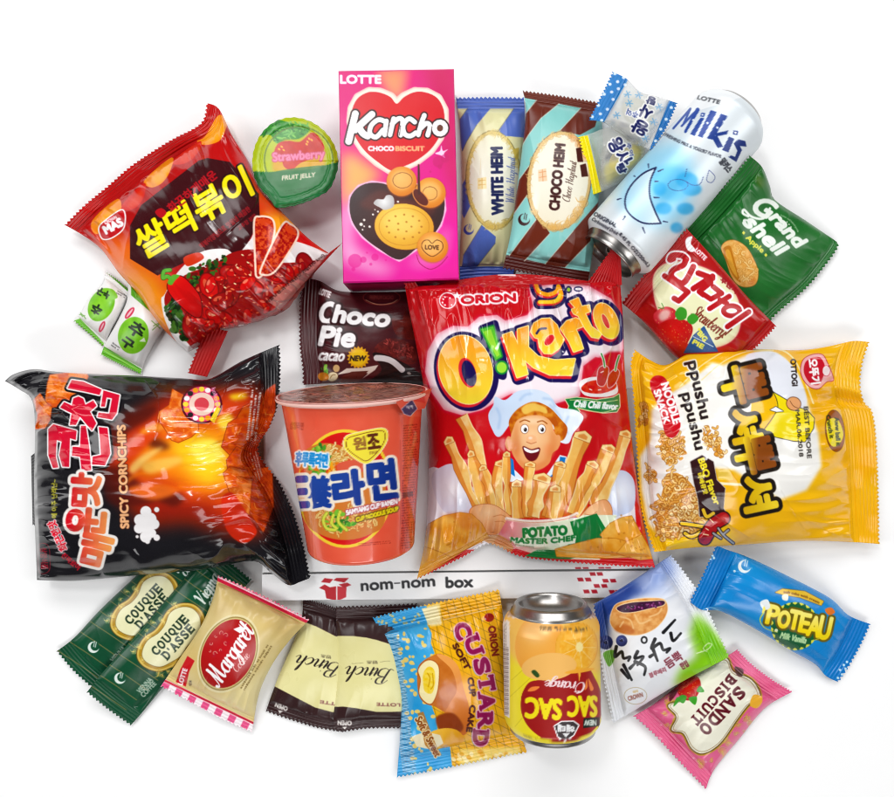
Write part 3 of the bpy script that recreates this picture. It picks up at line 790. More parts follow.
sc_ = .35 * (2 * np.abs((th * 16 / math.pi) % 1 - .5) * 2 - 1)
Rb = Rb + sc_ + 4.5 * np.exp(-((th - math.radians(112)) / .16) ** 2) + 1.5 * np.exp(-((th - math.radians(40)) / .2) ** 2); Rb[-1] = Rb[0]
P_ = np.stack([cx_ + rr[:, None] * Rb[None] * np.cos(th)[None] * 1.035, cy_ + rr[:, None] * Rb[None] * np.sin(th)[None] * 1.04], -1)
Zl = 38 + .5 * sstep((rr[:, None] - .78) / .06) - 1.8 * sstep((rr[:, None] - .9) / .1) * (.5 + vnoise(th[None] * 4, rr[:, None] * 2, 5)) + .5 * (fbm(P_[..., 0] / 16, P_[..., 1] / 16, 5) - .5) + .9 * (fbm(P_[..., 0] / 7, P_[..., 1] / 7, 5) - .5) * sstep((rr[:, None] - .78) / .1) - .5 * np.exp(-((rr[:, None] - .80) / .02) ** 2)
pack_part('foil_lid', root, P_[::-1], Zl[::-1], Zl[::-1] - .5, A, print_mat('printed_foil_lid', .34, metal=.0), True)

th = np.linspace(0, 2 * math.pi, 97)
cc = np.array(place(cx_, cy_, 38)); 
def upright(nm, prof, mat):
    n = 96; t = np.linspace(0, 2 * math.pi, n, endpoint=False); V = []; 
    for z, r in prof: V.append(np.stack([cc[0] + r * S * np.cos(t), cc[1] + r * S * np.sin(t), np.full(n, z * S)], 1))
    m = len(prof); i = np.arange((m - 1) * n); r_ = i // n; c = i % n
    return mesh_obj(nm, np.vstack(V), np.stack([r_ * n + c, r_ * n + (c + 1) % n, (r_ + 1) * n + (c + 1) % n, (r_ + 1) * n + c], 1), root, mat)
upright('cup_wall', [(.3, .1), (.3, 25), (1.5, 26.5), (34, 32.5), (35.5, 34), (36.2, 38.5), (36.6, 38.6), (36.6, 30)], plain_mat('cup_plastic', 0xd9b6b0, .2, trans=.4))
# ================================================================== pink biscuit carton
A = Art(330, 60, 470, 300, 0xe2258c)
A.V(330, 60, 6)
A.P([(0, 0), (900, 0), (900, 1500), (0, 1500)], lin((100, 0), 0xd61a78, (600, 1300), 0xe62a9c))
A.P([(560, 0), (760, 0), (790, 900), (700, 700)], 0xc71a5c, .8, blur=40)
A.P([(260, 40), (480, 40), (440, 260), (380, 240), (330, 200)], 0xf29a72, blur=34)
A.P([(60, 560), (120, 540), (330, 680), (200, 800), (60, 900)], 0xf7b06a, blur=40)
A.P([(60, 900), (160, 820), (130, 1100), (220, 1180), (420, 1260), (300, 1290), (60, 1200)], 0xf6c4e4, blur=44)
A.P([(430, 1230), (620, 1090), (700, 980), (740, 1000), (700, 1200), (560, 1260)], 0xf3a6d8, .6, blur=40)
heart = [(400, 262), (362, 222), (300, 196), (235, 192), (170, 226), (135, 290), (128, 370), (150, 455), (205, 540), (285, 610), (372, 664), (440, 640), (520, 602), (600, 540), (655, 462), (684, 380), (682, 300), (645, 230), (580, 196), (510, 192), (445, 222)]
A.P(heart, 0xffe6d0, blur=13, ol=[(30, 0xfbcfc4)], sm=0)
A.P(heart, 0xffeedd, blur=9, ol=[(20, 0xffe9dc)], sm=0)
A.P(heart, rad(400, 380, 330, 0xd9232f, 0xd02034), sm=1)
A.T('LOTTE', 184, 116, 242, 48, 0, W_, b=4)
A.T('CHOCO', 306, 531, 152, 27, 0, W_, b=3); A.T('BISCUIT', 480, 531, 172, 27, 0, 0xf6b884, b=3)
kan = [[(152, 322), (138, 380), (112, 488)], [(252, 326), (200, 372), (152, 418)], [(172, 402), (198, 440), (226, 456)]]
rest = [[(336, 372), (292, 358), (248, 392), (240, 440), (276, 462), (318, 420)], [(338, 366), (328, 448)],
        [(382, 352), (360, 448)], [(372, 384), (410, 352), (436, 366), (424, 450)],
        [(508, 372), (474, 352), (440, 388), (446, 440), (480, 456), (516, 436)],
        [(566, 332), (548, 380), (530, 448)], [(546, 408), (578, 380), (600, 396), (586, 450)]]
A.L(kan, 40, W_, ol=[(10, 0x2b0b0f)]); A.L(rest, 28, W_, ol=[(9, 0x2b0b0f)])
t = [(660 + 34 * math.cos(a), 408 + 36 * math.sin(a)) for a in np.linspace(0, 6.28, 14)]
A.L(t, 30, W_, ol=[(9, 0x2b0b0f)], sm=0)
A.L(kan, 40, W_); A.L(rest[:2] + rest[2:], 28, W_); A.L([[(352, 395), (344, 452)], [(424, 395), (416, 452)], [(518, 395), (514, 420)], [(612, 400), (606, 440)]], 4, 0x2b0b0f); A.E(660, 409, 17, 19, 0x6a3a2c)
A.P([(630, 560), (660, 545), (668, 512), (678, 545), (708, 535), (684, 560), (690, 588), (665, 572)], 0xf8d6ee, sm=1)
for x, y, r in ((650, 610, 34), (690, 590, 26), (602, 670, 7), (660, 640, 14)): A.E(x, y, r, r, 0xc4186c, al=.55)
A.V(330, 160, 6)
for x, y, r in ((150, 605, 42), (200, 598, 19), (270, 583, 22), (245, 625, 9), (222, 556, 6), (335, 600, 6), (140, 655, 12)): A.E(x, y, r, r, 0xe0248a, al=.55)
h2 = [(410, 200), (340, 148), (250, 136), (175, 160), (125, 220), (118, 300), (140, 380), (200, 460), (290, 530), (415, 598), (520, 530), (600, 470), (660, 390), (686, 300), (680, 220), (620, 160), (500, 150)]
A.P(h2, 0xffd8ee, blur=12, ol=[(12, 0xf7b7dc)])
A.P(h2, rad(400, 340, 320, 0x4a1d18, 0x2a0f12), sm=1)
A.P([(300, 180), (420, 230), (620, 260), (600, 330), (420, 280), (250, 300), (180, 260)], 0x6b2c1f, .5, sm=1, blur=12)
A.E(445, 400, 178, 138, rad(400, 350, 240, 0xf6cf5a, 0xdc9a38), 6, ol=[(4, 0x5a2410)])      # a plain golden biscuit in place of the carton's mascot
A.E(430, 370, 120, 84, 0xfbe08a, 6, .5, blur=24)
A.L([(445 + 150 * math.cos(a), 400 + 112 * math.sin(a)) for a in np.linspace(0, 6.28, 30)], 4, 0xb8752a, .6)
for a in range(12): A.E(445 + 104 * math.cos(a * .524), 400 + 72 * math.sin(a * .524), 7, 6, 0xa8641f, al=.7)
for a in range(5): A.E(445 + 44 * math.cos(a * 1.257), 400 + 30 * math.sin(a * 1.257), 7, 6, 0xa8641f, al=.7)
A.P([(262, 262), (282, 236), (320, 236), (340, 212), (372, 214), (386, 244), (378, 282), (330, 300), (300, 286)], rad(325, 250, 60, 0xf2f2f2, 0xb9b4b4), sm=1)
for x, y, r in ((187, 386, 10), (205, 360, 7), (238, 400, 7), (258, 327, 6), (288, 310, 6), (408, 250, 6), (205, 398, 5), (196, 418, 5), (270, 298, 4)): A.E(x, y, r, r, 0xf6efe8)
for cx, cy, r in ((430, 128, 90), (602, 196, 92), (616, 522, 92)):
    A.E(cx, cy + 4, r + 3, r + 2, 0xb5601c, al=.6, blur=4); A.E(cx, cy, r, r - 1, rad(cx - 10, cy - 20, r * 1.25, 0xf9bf6a, 0xd57a2c)); A.E(cx, cy - 6, r * .68, r * .62, 0xf6c07a, al=.6, blur=8)
A.L([(435 + 58 * math.cos(a), 122 + 46 * math.sin(a)) for a in np.linspace(0, 6.28, 16)], 3, 0x6e3a1a)
A.L([(600 + 44 * math.cos(a), 200 + 40 * math.sin(a)) for a in np.linspace(0, 6.28, 16)], 3, 0x6e3a1a)
A.P([(500, 190), (520, 175), (560, 205), (588, 245), (578, 272), (540, 262), (508, 225)], 0x5c1f16, sm=1, ol=[(6, 0xd58a4a)])
A.L([(532, 30), (534, 200)], 11, 0x4a1a16, w1=16)
hl = [(612, 500), (640, 480), (672, 495), (676, 530), (650, 560), (612, 578), (572, 555), (550, 520), (560, 488), (590, 480)]
A.L(hl, 4, 0x4c220c, closed=True); A.T('LOVE', 612, 524, 82, 26, 2, 0x3c1a08, b=1.2)
A.L([(520, 570), (540, 620), (600, 655), (660, 630), (705, 580)], 4, 0xa01050)
K = thing('biscuit_carton', 'tall pink carton of chocolate biscuits with a red heart and white bubble lettering', 'carton', 399, 176)
zt = 56.0
tc = [(338.2, 70.5), (454, 68.5), (459, 279.3), (343, 283)]
top = [np.array(place(x, y, zt)) for x, y in tc]; bot = [np.array([p[0], p[1], 0.0004]) for p in top]
cm = print_mat('printed_card', .33, bump=.05, coat=.3)
def card_box(name, parent, top, bot, art, mat, side_col, bev=1.1):
    """a folded carton: inked lid sheet with rounded arrises, four inked walls"""
    c = sum(top) / 4; b = bev * S
    ins = [p + (c - p) / np.linalg.norm((c - p)[:2]) * b * 1.4 for p in top]
    V, F, I = patch_grid('', None, ins, int(np.linalg.norm(top[1] - top[0]) / S * DENS), int(np.linalg.norm(top[3] - top[0]) / S * DENS), mat, art)
    V[:, 2] += (fbm(V[:, 0] / S / 60, V[:, 1] / S / 60, 3) - .5) * .6 * S
    gs = [(V, F, I)]
    low = [p - np.array([0, 0, b]) for p in top]
    for i in range(4):
        j = (i + 1) % 4
        q = np.array([ins[i], low[i], low[j], ins[j]]); X, Y = unproj(q); gs.append((q, np.array([[0, 1, 2, 3]]), art.sample(X, Y)))
        q = np.array([low[i], bot[i], bot[j], low[j]]); gs.append((q, np.array([[0, 1, 2, 3]]), flat_ink(4, side_col[i])))
    q = np.array(bot); gs.append((q, np.array([[0, 1, 2, 3]]), flat_ink(4, 0xdddddd)))
    return solid(name, parent, gs, mat)
card_box('carton_body', K, top, bot, A, cm, [0xc61b6e, 0xb4155e, 0xc2177c, 0xc61b6e])
# tucked end flap line on the wall facing the middle
f0, f1 = top[3], top[2]
e = (f1 - f0)
q = np.array([f0 + e * .03 + [0, -.0004, -.004], f1 - e * .03 + [0, -.0004, -.004], f1 - e * .03 + [0, -.0004, -.031], f0 + e * .03 + [0, -.0004, -.031]])
solid('end_flap', K, [(q, np.array([[0, 3, 2, 1]]), flat_ink(4, 0xb01a5c))], cm)

# ================================================================== striped wafer packets
def scrolls(A, cx, cy, rx, ry, rot, a0, a1, n, col, dark, seed=1, r=16):
    """printed gilt scrollwork along part of an oval"""
    rs = np.random.RandomState(seed); ro = math.radians(rot)
    for i in range(n):
        a = math.radians(a0 + (a1 - a0) * (i + .5) / n)
        x = rx * math.cos(a); y = ry * math.sin(a); X_ = cx + x * math.cos(ro) - y * math.sin(ro); Y_ = cy + x * math.sin(ro) + y * math.cos(ro)
        rr_ = r * (.6 + .8 * rs.rand()); s0 = rs.rand() * 6.28; sg = 1 if rs.rand() > .5 else -1
        q = [(X_ + rr_ * (1 - k / 9) * math.cos(s0 + sg * k * .62), Y_ + rr_ * (1 - k / 9) * math.sin(s0 + sg * k * .62)) for k in range(9)]
        A.E(X_, Y_, rr_ * 1.1, rr_ * .7, col, rs.rand() * 180, .45, blur=2)
        A.L(q, 3.2, dark, .75, w1=1.2); A.L([(X_, Y_), (X_ + rr_ * math.cos(s0 + 2), Y_ + rr_ * math.sin(s0 + 2)), (X_ + 1.7 * rr_ * math.cos(s0 + 2.5), Y_ + 1.7 * rr_ * math.sin(s0 + 2.5))], rr_ * .4, col, .85, w1=1); A.L([(x_ - 1.5, y_ - 1.5) for x_, y_ in q], 2.4, 0xfff3c0, .6, w1=1)
A = Art(452, 88, 532, 285, 0xe3e0b0)
A.V(450, 85, 6)
BL_ = 0x5a72c0
A.P([(0, 0), (500, 0), (500, 142), (0, 142)], BL_)
A.P([(106, 138), (245, 138), (160, 240), (100, 340), (72, 400), (60, 330), (58, 205)], BL_)
A.P([(385, 138), (500, 138), (500, 320), (275, 300)], BL_); A.P([(70, 600), (95, 560), (115, 660), (125, 720), (85, 800), (70, 770)], BL_)
A.P([(80, 1020), (190, 840), (275, 910), (272, 950), (160, 1092), (70, 1100)], BL_); A.P([(330, 1092), (420, 960), (420, 1092)], BL_)
A.P([(40, 1088), (500, 1088), (500, 1200), (40, 1200)], 0x4157a8)
for q in ([(160, 240), (100, 340), (75, 395)], [(106, 138), (60, 205)], [(385, 138), (275, 295)], [(190, 840), (80, 1020)], [(272, 950), (160, 1092)]): A.L(q, 3, 0x6d6a4e, sm=0)
A.E(262, 570, 165, 294, 0xd9c77e, -2, ol=[(4, 0x6e6337)]); A.E(265, 570, 150, 276, rad(265, 570, 290, 0xf0efe2, 0xeceacd), -2)
scrolls(A, 262, 570, 156, 284, -2, 100, 300, 26, 0xdcc577, 0x8a6f2c, 3, 17); scrolls(A, 262, 570, 150, 280, -2, 60, 110, 9, 0xd4b866, 0x80642a, 5, 24); scrolls(A, 262, 570, 150, 280, -2, 290, 345, 7, 0xdcc577, 0x8a6f2c, 7, 17)
A.P([(378, 385), (415, 375), (412, 440), (392, 450)], 0xcdb35a)
A.T('WHITE HEIM', 283, 576, 402, 66, -91, 0x17204e, b=5); A.script('White Hazelnut', 362, 566, 272, 50, -88, 0x5a6cb4, wt=5)
A.P([(165, 560), (218, 552), (220, 622), (166, 626)], 0xf0d58e, .7); A.L([[(172, 575), (212, 570)], [(172, 600), (212, 596)], [(192, 560), (193, 620)]], 4, 0xd0a44e)
A.L([(180, 540), (185, 440)], 2, 0xe2d4a4); 
def moon(A, cx, cy, r, col, bg, ang=0):
    A.E(cx, cy, r, r, col); a = math.radians(-50 + ang); A.E(cx + r * .32 * math.cos(a), cy + r * .32 * math.sin(a), r * .78, r * .78, bg)
    A.L([[(cx, cy - r * .1), (cx + r * .2, cy - r * 1.1)], [(cx + r * .3, cy), (cx + r * .5, cy - r * .9)]], r * .12, col)
moon(A, 112, 868, 31, 0x4a5cb0, 0xe3e0b0)
packet('wafer_packet', 'blue and cream striped wafer packet between the pink carton and the brown striped packet', 'wafer packet',
       ([(456, 98), (490, 97.5), (524, 98)], [(524, 98), (525, 130), (522, 180), (518, 230), (513, 280)], [(460, 281), (485, 279), (513, 280)], [(456, 98), (460, 130), (462, 200), (460, 250), (460, 281)]),
       A, T=20, zc=(4, 4, 6, 4), seals={'top': .065, 'bottom': .075}, seed=21, pleat=2.5, lump=1.2, wr=1, group='striped wafer packets', curl=1.2)
A = Art(498, 84, 606, 292, 0x86c6c2)
A.V(450, 85, 6)
TB, BR_ = 0x8ccbc6, 0x66291b
A.P([(400, 0), (1000, 60), (1000, 1300), (300, 1300)], TB)
A.P([(430, 20), (900, 90), (900, 160), (650, 112), (450, 78)], BR_)
A.P([(520, 85), (656, 110), (545, 200), (470, 300), (420, 380), (420, 250), (455, 170)], BR_)
A.P([(785, 138), (900, 150), (870, 250), (780, 300), (660, 275)], BR_)
A.P([(478, 480), (478, 640), (440, 690), (380, 780), (395, 660), (415, 570)], BR_)
A.P([(350, 1030), (530, 790), (600, 890), (445, 1055), (440, 1100), (320, 1100)], BR_)
A.P([(570, 1075), (740, 875), (900, 690), (870, 800), (840, 940), (690, 1095)], BR_)
A.P([(300, 1035), (345, 1020), (480, 1052), (700, 1100), (870, 1125), (870, 1250), (300, 1160)], 0x4a170f)
for q in ([(520, 90), (455, 170)], [(656, 110), (545, 200), (470, 300), (425, 375)], [(785, 138), (662, 270)], [(478, 480), (415, 565)], [(470, 650), (385, 770)], [(530, 790), (355, 1025)], [(600, 890), (445, 1058)], [(740, 875), (570, 1075)], [(840, 940), (690, 1095)]): A.L(q, 3.5, 0xd8dccc, sm=0)
A.E(655, 575, 190, 296, 0xd6b77c, 6, ol=[(4, 0x5d3a1d)]); A.E(657, 573, 172, 276, rad(655, 570, 300, 0xf1efe2, 0xefe6cd), 6)
scrolls(A, 655, 575, 180, 286, 6, 95, 300, 28, 0xe0bd7c, 0x96602a, 13, 17); scrolls(A, 655, 575, 172, 282, 6, 20, 100, 17, 0xdcae66, 0x8c5826, 15, 26); scrolls(A, 655, 575, 170, 280, 6, 280, 330, 8, 0xd9985c, 0x8c5826, 17, 20)
A.P([(756, 380), (786, 372), (800, 462), (765, 462)], 0x45160e); A.P([(780, 480), (815, 470), (830, 548), (790, 552)], 0x45160e)
A.T('CHOCO HEIM', 643, 552, 396, 58, -84.5, 0x3b1412, b=4.5); A.script('Choco Hazelnut', 716, 575, 244, 48, -80, 0x4b2a22, wt=5)
A.P([(528, 510), (576, 500), (584, 575), (530, 580)], 0xecbd92, .7); A.L([[(535, 525), (575, 518)], [(535, 555), (578, 548)], [(554, 508), (558, 576)]], 4, 0xd08d5a)
moon(A, 444, 808, 36, 0x321012, TB)
packet('wafer_packet', 'brown and pale turquoise striped wafer packet left of the white drink can', 'wafer packet',
       ([(523, 91), (560, 96), (600, 103)], [(600, 103), (603, 140), (600, 180), (597, 220), (593, 250), (588, 283)], [(503, 268), (545, 276), (588, 283)], [(523, 91), (526, 112), (522, 150), (516, 195), (511, 232), (503, 268)]),
       A, T=20, zc=(22, 12, 30, 38), seals={'top': .055, 'bottom': .085}, seed=22, pleat=2.5, lump=1.2, group='striped wafer packets', curl=1.2)

# ================================================================== two boiled sweets in clear film
film = print_mat('clear_film', .12, alpha=True)
def sweet_ball(parent, px, py, z, rx, ry, rz, rot, mat):
    n, m = 28, 16; V = []; F = []
    c = np.array(place(px, py, z))
    ra = math.radians(rot)
    for i in range(m + 1):
        ph = math.pi * i / m
        for k in range(n):
            t = 2 * math.pi * k / n; x = rx * math.sin(ph) * math.cos(t); y = ry * math.sin(ph) * math.sin(t); zz = rz * math.cos(ph)
            V.append(c + np.array([x * math.cos(ra) - y * math.sin(ra), x * math.sin(ra) + y * math.cos(ra), zz]) * S)
    for i in range(m):
        for k in range(n): F.append([i * n + k, (i + 1) * n + k, (i + 1) * n + (k + 1) % n, i * n + (k + 1) % n])
    return mesh_obj('boiled_sweet', np.array(V), np.array(F), parent, mat)
A = Art(572, 120, 665, 205, 0xe9eae2, .30)
A.V(570, 65, 6)
A.P([(30, 440), (55, 428), (108, 422), (190, 770), (120, 790), (60, 500)], 0xf3e32f)
for k in range(12): A.L([(62 + k * 6.3, 440 + k * 28), (104 + k * 6.6, 432 + k * 28)], 2, 0xd8c81e, .6)
A.P([(210, 600), (300, 560), (420, 440), (450, 520), (380, 600), (240, 700), (215, 690)], 0xd9c23a, .45, sm=1, blur=10)
A.T('왕사', 300, 520, 170, 92, 62, 0x23285a, b=4, ol=[(8, 0xf4f4f0)]); A.T('탕', 310, 622, 56, 48, 62, 0x23285a, b=3.5, ol=[(8, 0xf4f4f0)]); A.T('추억', 360, 505, 80, 26, 75, 0x2a3a7a, b=1, ol=[(4, 0xf4f4f0)])
r2 = packet('boiled_sweet_wrapper', 'clear wrapped yellow boiled sweet with a bright yellow end, below the blue dotted one', 'boiled sweet',
       ([(579, 137), (592, 133), (608, 127), (625, 128), (645, 135)], [(645, 135), (650, 150), (646, 168)], [(592, 195), (603, 191), (622, 182), (646, 168)], [(579, 137), (586, 165), (592, 195)]),
       A, T=16, zc=(38, 28, 24, 32), seals={'left': .15}, seed=31, pleat=3, lump=2, mat=film, group='clear wrapped boiled sweets', curl=.6, period=3.4, body='clear_wrapper')
sweet_ball(r2, 625, 158, 32, 17, 11, 8, 35, plain_mat('yellow_sugar', 0xd9b81c, .25, noise=.2, nsc=400))
A = Art(580, 62, 690, 160, 0xeef0ee, .34)
A.V(570, 65, 6)
A.P([(250, 20), (345, 75), (345, 95), (200, 350), (90, 340), (110, 300)], 0x1d7cc2)
A.P([(600, 200), (660, 240), (510, 500), (470, 530), (480, 500)], 0x1d6fb4)
for x, y in ((270, 52), (322, 75), (286, 100), (240, 115), (290, 142), (205, 175), (250, 162), (258, 206), (170, 242), (224, 265), (182, 293), (133, 310), (190, 332), (608, 255), (577, 325), (545, 385), (513, 455), (330, 118)): A.E(x, y, 10, 9, 0xdcebf6)
A.P([(330, 150), (440, 170), (520, 240), (480, 380), (380, 420), (260, 330)], 0xe3e3d6, .35, blur=16, sm=1)
A.T('왕', 420, 375, 96, 84, 208, 0x23285a, b=4, ol=[(9, 0xf4f4f0)]); A.T('사', 455, 282, 74, 78, 208, 0x23285a, b=4, ol=[(9, 0xf4f4f0)]); A.T('탕', 486, 213, 52, 46, 200, 0x23285a, b=3, ol=[(8, 0xf4f4f0)]); A.T('추억', 375, 290, 70, 40, 200, 0x2a3a7a, b=1.5, ol=[(5, 0xf4f4f0)])
for x, y in ((345, 175), (413, 178), (355, 228), (535, 250), (502, 340), (455, 440), (280, 300)): A.L([[(x - 22, y), (x + 22, y + 4)], [(x - 6, y - 20), (x + 8, y + 22)], [(x - 16, y + 14), (x + 14, y - 14)]], 7, 0x4a8fc4, .75)
r1 = packet('boiled_sweet_wrapper', 'clear wrapped boiled sweet with blue white-dotted ends, left of the tall white can', 'boiled sweet',
       ([(613, 72), (627, 79), (640, 92), (655, 96), (677, 103)], [(677, 103), (666, 128), (651, 150)], [(589, 120), (604, 122), (620, 130), (634, 142), (651, 150)], [(613, 72), (602, 95), (589, 120)]),
       A, T=18, zc=(34, 46, 50, 40), seals={'left': .2, 'right': .11}, seed=32, pleat=3, lump=2, mat=film, group='clear wrapped boiled sweets', curl=.8, period=3.4, body='clear_wrapper')
sweet_ball(r1, 638, 113, 46, 17, 12, 9, -38, plain_mat('pale_sugar', 0xdcd8c4, .25, noise=.15, nsc=400))

# ================================================================== drink cans
can_metal = plain_mat('brushed_aluminium', 0x9a9794, .3, 1.0, noise=.14, nsc=900)
A = Art(570, 70, 780, 300, 0xf2f5f7)
A.V(570, 150, 6)
A.P([(0, 0), (1300, -400), (1300, 900), (0, 900)], nz(0xdde5ea, 0xe6ecef, 200, 4))
A.P([(430, -10), (300, 200), (280, 330), (520, 470), (700, 420), (760, 100), (640, -60)], 0x9fd8f2, .95, blur=42)
A.E(610, 200, 130, 110, 0x62bdea, 0, .85, blur=18)
for x, y, rx, ry in ((560, 350, 50, 36), (692, 352, 52, 36), (640, 466, 38, 32), (730, 235, 60, 40), (540, 232, 40, 40), (700, 180, 66, 46)): A.E(x, y, rx, ry, 0x4ab0e6, al=.9, blur=7)
cres = [(516, 105), (440, 140), (372, 205), (334, 280), (336, 350), (380, 405), (450, 440), (545, 440), (505, 355), (478, 270), (482, 185)]
A.P(cres, lin((330, 300), 0xb4e0f6, (540, 300), 0xe4f4fb), sm=0)
A.L(cres[:8], 10, 0x1c2452); A.L(cres[7:] + [cres[0]], 10, 0x1c2452)
for q in ([(470, 85), (472, 108)], [(385, 155), (392, 160)], [(285, 297), (308, 290)], [(330, 398), (318, 420)], [(436, 465), (450, 500)], [(505, 285), (535, 285)], [(530, 128), (560, 115)], [(560, 428), (585, 432)], [(510, 188), (530, 188)]): A.L(q, 9, 0x222a58, w1=5, sm=0)
A.L([(648 + 60 * math.cos(a), 210 + 34 * math.sin(a)) for a in np.linspace(0, 6.2, 18)], 3, 0x3a4a8a)
A.L([[(700, 190), (735, 210), (780, 205), (800, 160)], [(690, 160), (702, 110)], [(835, 120), (870, 160), (850, 195), (820, 180), (835, 120)]], 3.4, 0x3a4a8a)
A.T('ORIGINAL', 212, 418, 152, 24, 29, 0x1a1c2a, b=1.6); A.T('Carbonated Drink', 212, 458, 180, 20, 31, 0x1a1c2a, b=1.4, sh=.2); A.T('8.45 FL OZ(250mL)', 385, 600, 262, 26, 48, 0x1c1e2c, b=1.4)
A.V(640, 80, 6)
A.T('LOTTE', 413, 118, 136, 24, 13, 0x22242c, b=1.4, sh=.2)
NV = lin((300, 200), 0x21489e, (560, 460), 0x182f74)
A.L([[(200, 290), (302, 172)], [(302, 172), (262, 262)], [(250, 276), (344, 176)]], 13, NV, sm=0); A.L([(346, 178), (272, 310)], 24, NV, sm=0, w1=16)
A.P([(362, 226), (386, 228), (328, 336), (300, 324)], NV); A.P([(368, 196), (392, 198), (384, 222), (360, 218)], NV); A.E(375, 209, 6, 5, W_)
A.P([(424, 180), (462, 192), (374, 346), (346, 336)], NV); A.P([(486, 202), (526, 216), (434, 358), (402, 350)], NV)
A.P([(440, 322), (532, 302), (520, 326), (462, 338)], NV); A.P([(428, 340), (462, 330), (498, 400), (466, 408)], NV)
A.P([(534, 340), (566, 352), (530, 434), (492, 420)], NV); A.P([(562, 302), (590, 306), (584, 330), (556, 326)], NV); A.E(573, 316, 7, 6, W_)
A.P([(632, 366), (640, 400), (600, 396), (612, 420), (578, 492), (530, 462), (548, 452), (570, 462), (584, 424), (562, 380), (590, 356)], NV)
for x, y in ((405, 258), (465, 286), (320, 240), (505, 250)): A.E(x, y, 7, 7, 0xe8eef6)
A.T('REFRESHING MILK & YOGURT FLAVOR', 305, 398, 385, 19, 22, 0x1f2230, b=1.2, arc=-.25); A.T('밀키스', 516, 512, 84, 46, 52, 0x22242e, b=3)
can = thing('drink_can', 'tall white and pale blue soft drink can lying on its side at the top right', 'drink can', 672, 180, 'drink cans')
b0_ = np.array(place(608, 258, 38.6)); b1_ = np.array(place(737.5, 111, 38.6)); ax_ = (b1_ - b0_); Ln = np.linalg.norm(ax_) / S; ax_ /= np.linalg.norm(ax_)
rs_ = np.linspace(0, 1, 190)
bodyp = [(9.5 + 7 * t, 31.5 + 6.8 * math.sin(t * 1.5)) for t in np.linspace(0, 1, 14)] + [(17 + (Ln - 34) * t, 38.4) for t in np.linspace(0, 1, 250)] + [(Ln - 13, 37.6), (Ln - 8, 34.5), (Ln - 5, 31)]
lathe('can_body', can, b0_, ax_, bodyp, 250, print_mat('printed_aluminium', .34, metal=.1), A)
lid_ = lathe('lid', can, b0_, ax_, [(9.6, 31.6), (7, 30.8), (5, 29.3), (2.2, 29.0), (.6, 29.2), (0, 28.4), (.7, 27.4), (3, 27.0), (7.5, 26.4), (8.2, 25.2), (7.2, 24), (5.5, 23), (5.2, 15), (5.6, 8), (5.2, .1)], 96, can_metal)
lathe('base', can, b0_, ax_, [(Ln - 5, 31), (Ln - 1.5, 27.5), (Ln, 25), (Ln - 1, 22.5), (Ln - 6, 17), (Ln - 9, 8), (Ln - 10, .1)], 96, can_metal)
tabp = [b0_ + ax_ * 4.2 * S + np.array([math.cos(a) * 8 * ax_[1], -math.cos(a) * 8 * ax_[0], 9 + math.sin(a) * 12]) * S for a in np.linspace(0, 6.28, 24)]
bar('pull_tab', lid_, tabp, 1.1 * S, can_metal)

A = Art(490, 585, 615, 760, 0xf3e03c)
A.V(480, 580, 6)
A.P([(0, 100), (900, 100), (900, 1200), (0, 1200)], lin((0, 380), 0xeecb5a, (0, 520), 0xf0de48))
A.P([(100, 160), (900, 160), (900, 420), (700, 560), (500, 560), (250, 520), (150, 400)], 0xf5c36a, .9, blur=14)
for q in ([(180, 700), (420, 480)], [(210, 880), (260, 820)], [(310, 980), (350, 935)], [(430, 1010), (438, 990)], [(190, 600), (300, 500)], [(610, 1010), (600, 960)]): A.L(q, 2, 0xb8a428, sm=0)
A.E(370, 400, 160, 200, rad(330, 330, 240, 0xf4b866, 0xefa348), 0); A.E(340, 300, 90, 70, 0xf7c98c, 0, .7, blur=20)
A.E(580, 405, 125, 148, 0xf0b250, 10, ol=[(3, 0xe09a35)]); A.E(590, 405, 112, 134, nz(0xf6c25a, 0xf0a83c, 16, 3), 10)
for k in range(9):
    a = k * .7; A.L([(595, 405), (595 + 100 * math.cos(a), 405 + 120 * math.sin(a))], 3, 0xf9dc96, sm=0)
A.E(597, 402, 22, 30, 0xfaeaaa, 0, .9)
A.P([(245, 720), (262, 660), (300, 612), (370, 600), (430, 606), (500, 560), (590, 555), (650, 530), (690, 590), (720, 660), (735, 760), (705, 870), (640, 930), (560, 962), (460, 970), (370, 946), (290, 880), (250, 800)], 0x9c161c, sm=1)
A.E(415, 520, 165, 82, 0xf3bd70, -5); A.E(598, 545, 90, 12, 0xf2ad4a, -8)
A.P([(308, 552), (330, 540), (358, 572), (340, 585)], 0x2a4c1c, sm=1); A.P([(588, 556), (596, 610), (606, 556)], 0xf2b04e)
A.script('Orange', 505, 642, 236, 66, 184, 0xf6dfe0, wt=13, thin=.4)
for q in ([(286, 668), (310, 642), (358, 640), (330, 664)], [(628, 660), (640, 595), (646, 640)], [(650, 590), (682, 650), (662, 662)]): A.P(q, 0xf08a4a, sm=1)
A.T('SAC', 380, 772, 210, 118, 183, 0xf5e23a, b=7.5); A.T('SAC', 614, 758, 172, 120, 180, 0xf5e23a, b=6.5)
A.P([(448, 878), (490, 852), (560, 850), (590, 872), (560, 930), (510, 962), (470, 940)], 0x3a3234, ol=[(7, W_)], sm=0); A.T('해태', 518, 890, 96, 42, 182, 0xf0f0f0, b=3.5); A.P([(495, 920), (540, 918), (515, 945)], 0xe8e8e8)
A.P([(622, 830), (720, 822), (718, 876), (618, 890)], 0x14241c); A.T('NEW', 662, 856, 70, 30, 180, 0xdfe8df, b=3)
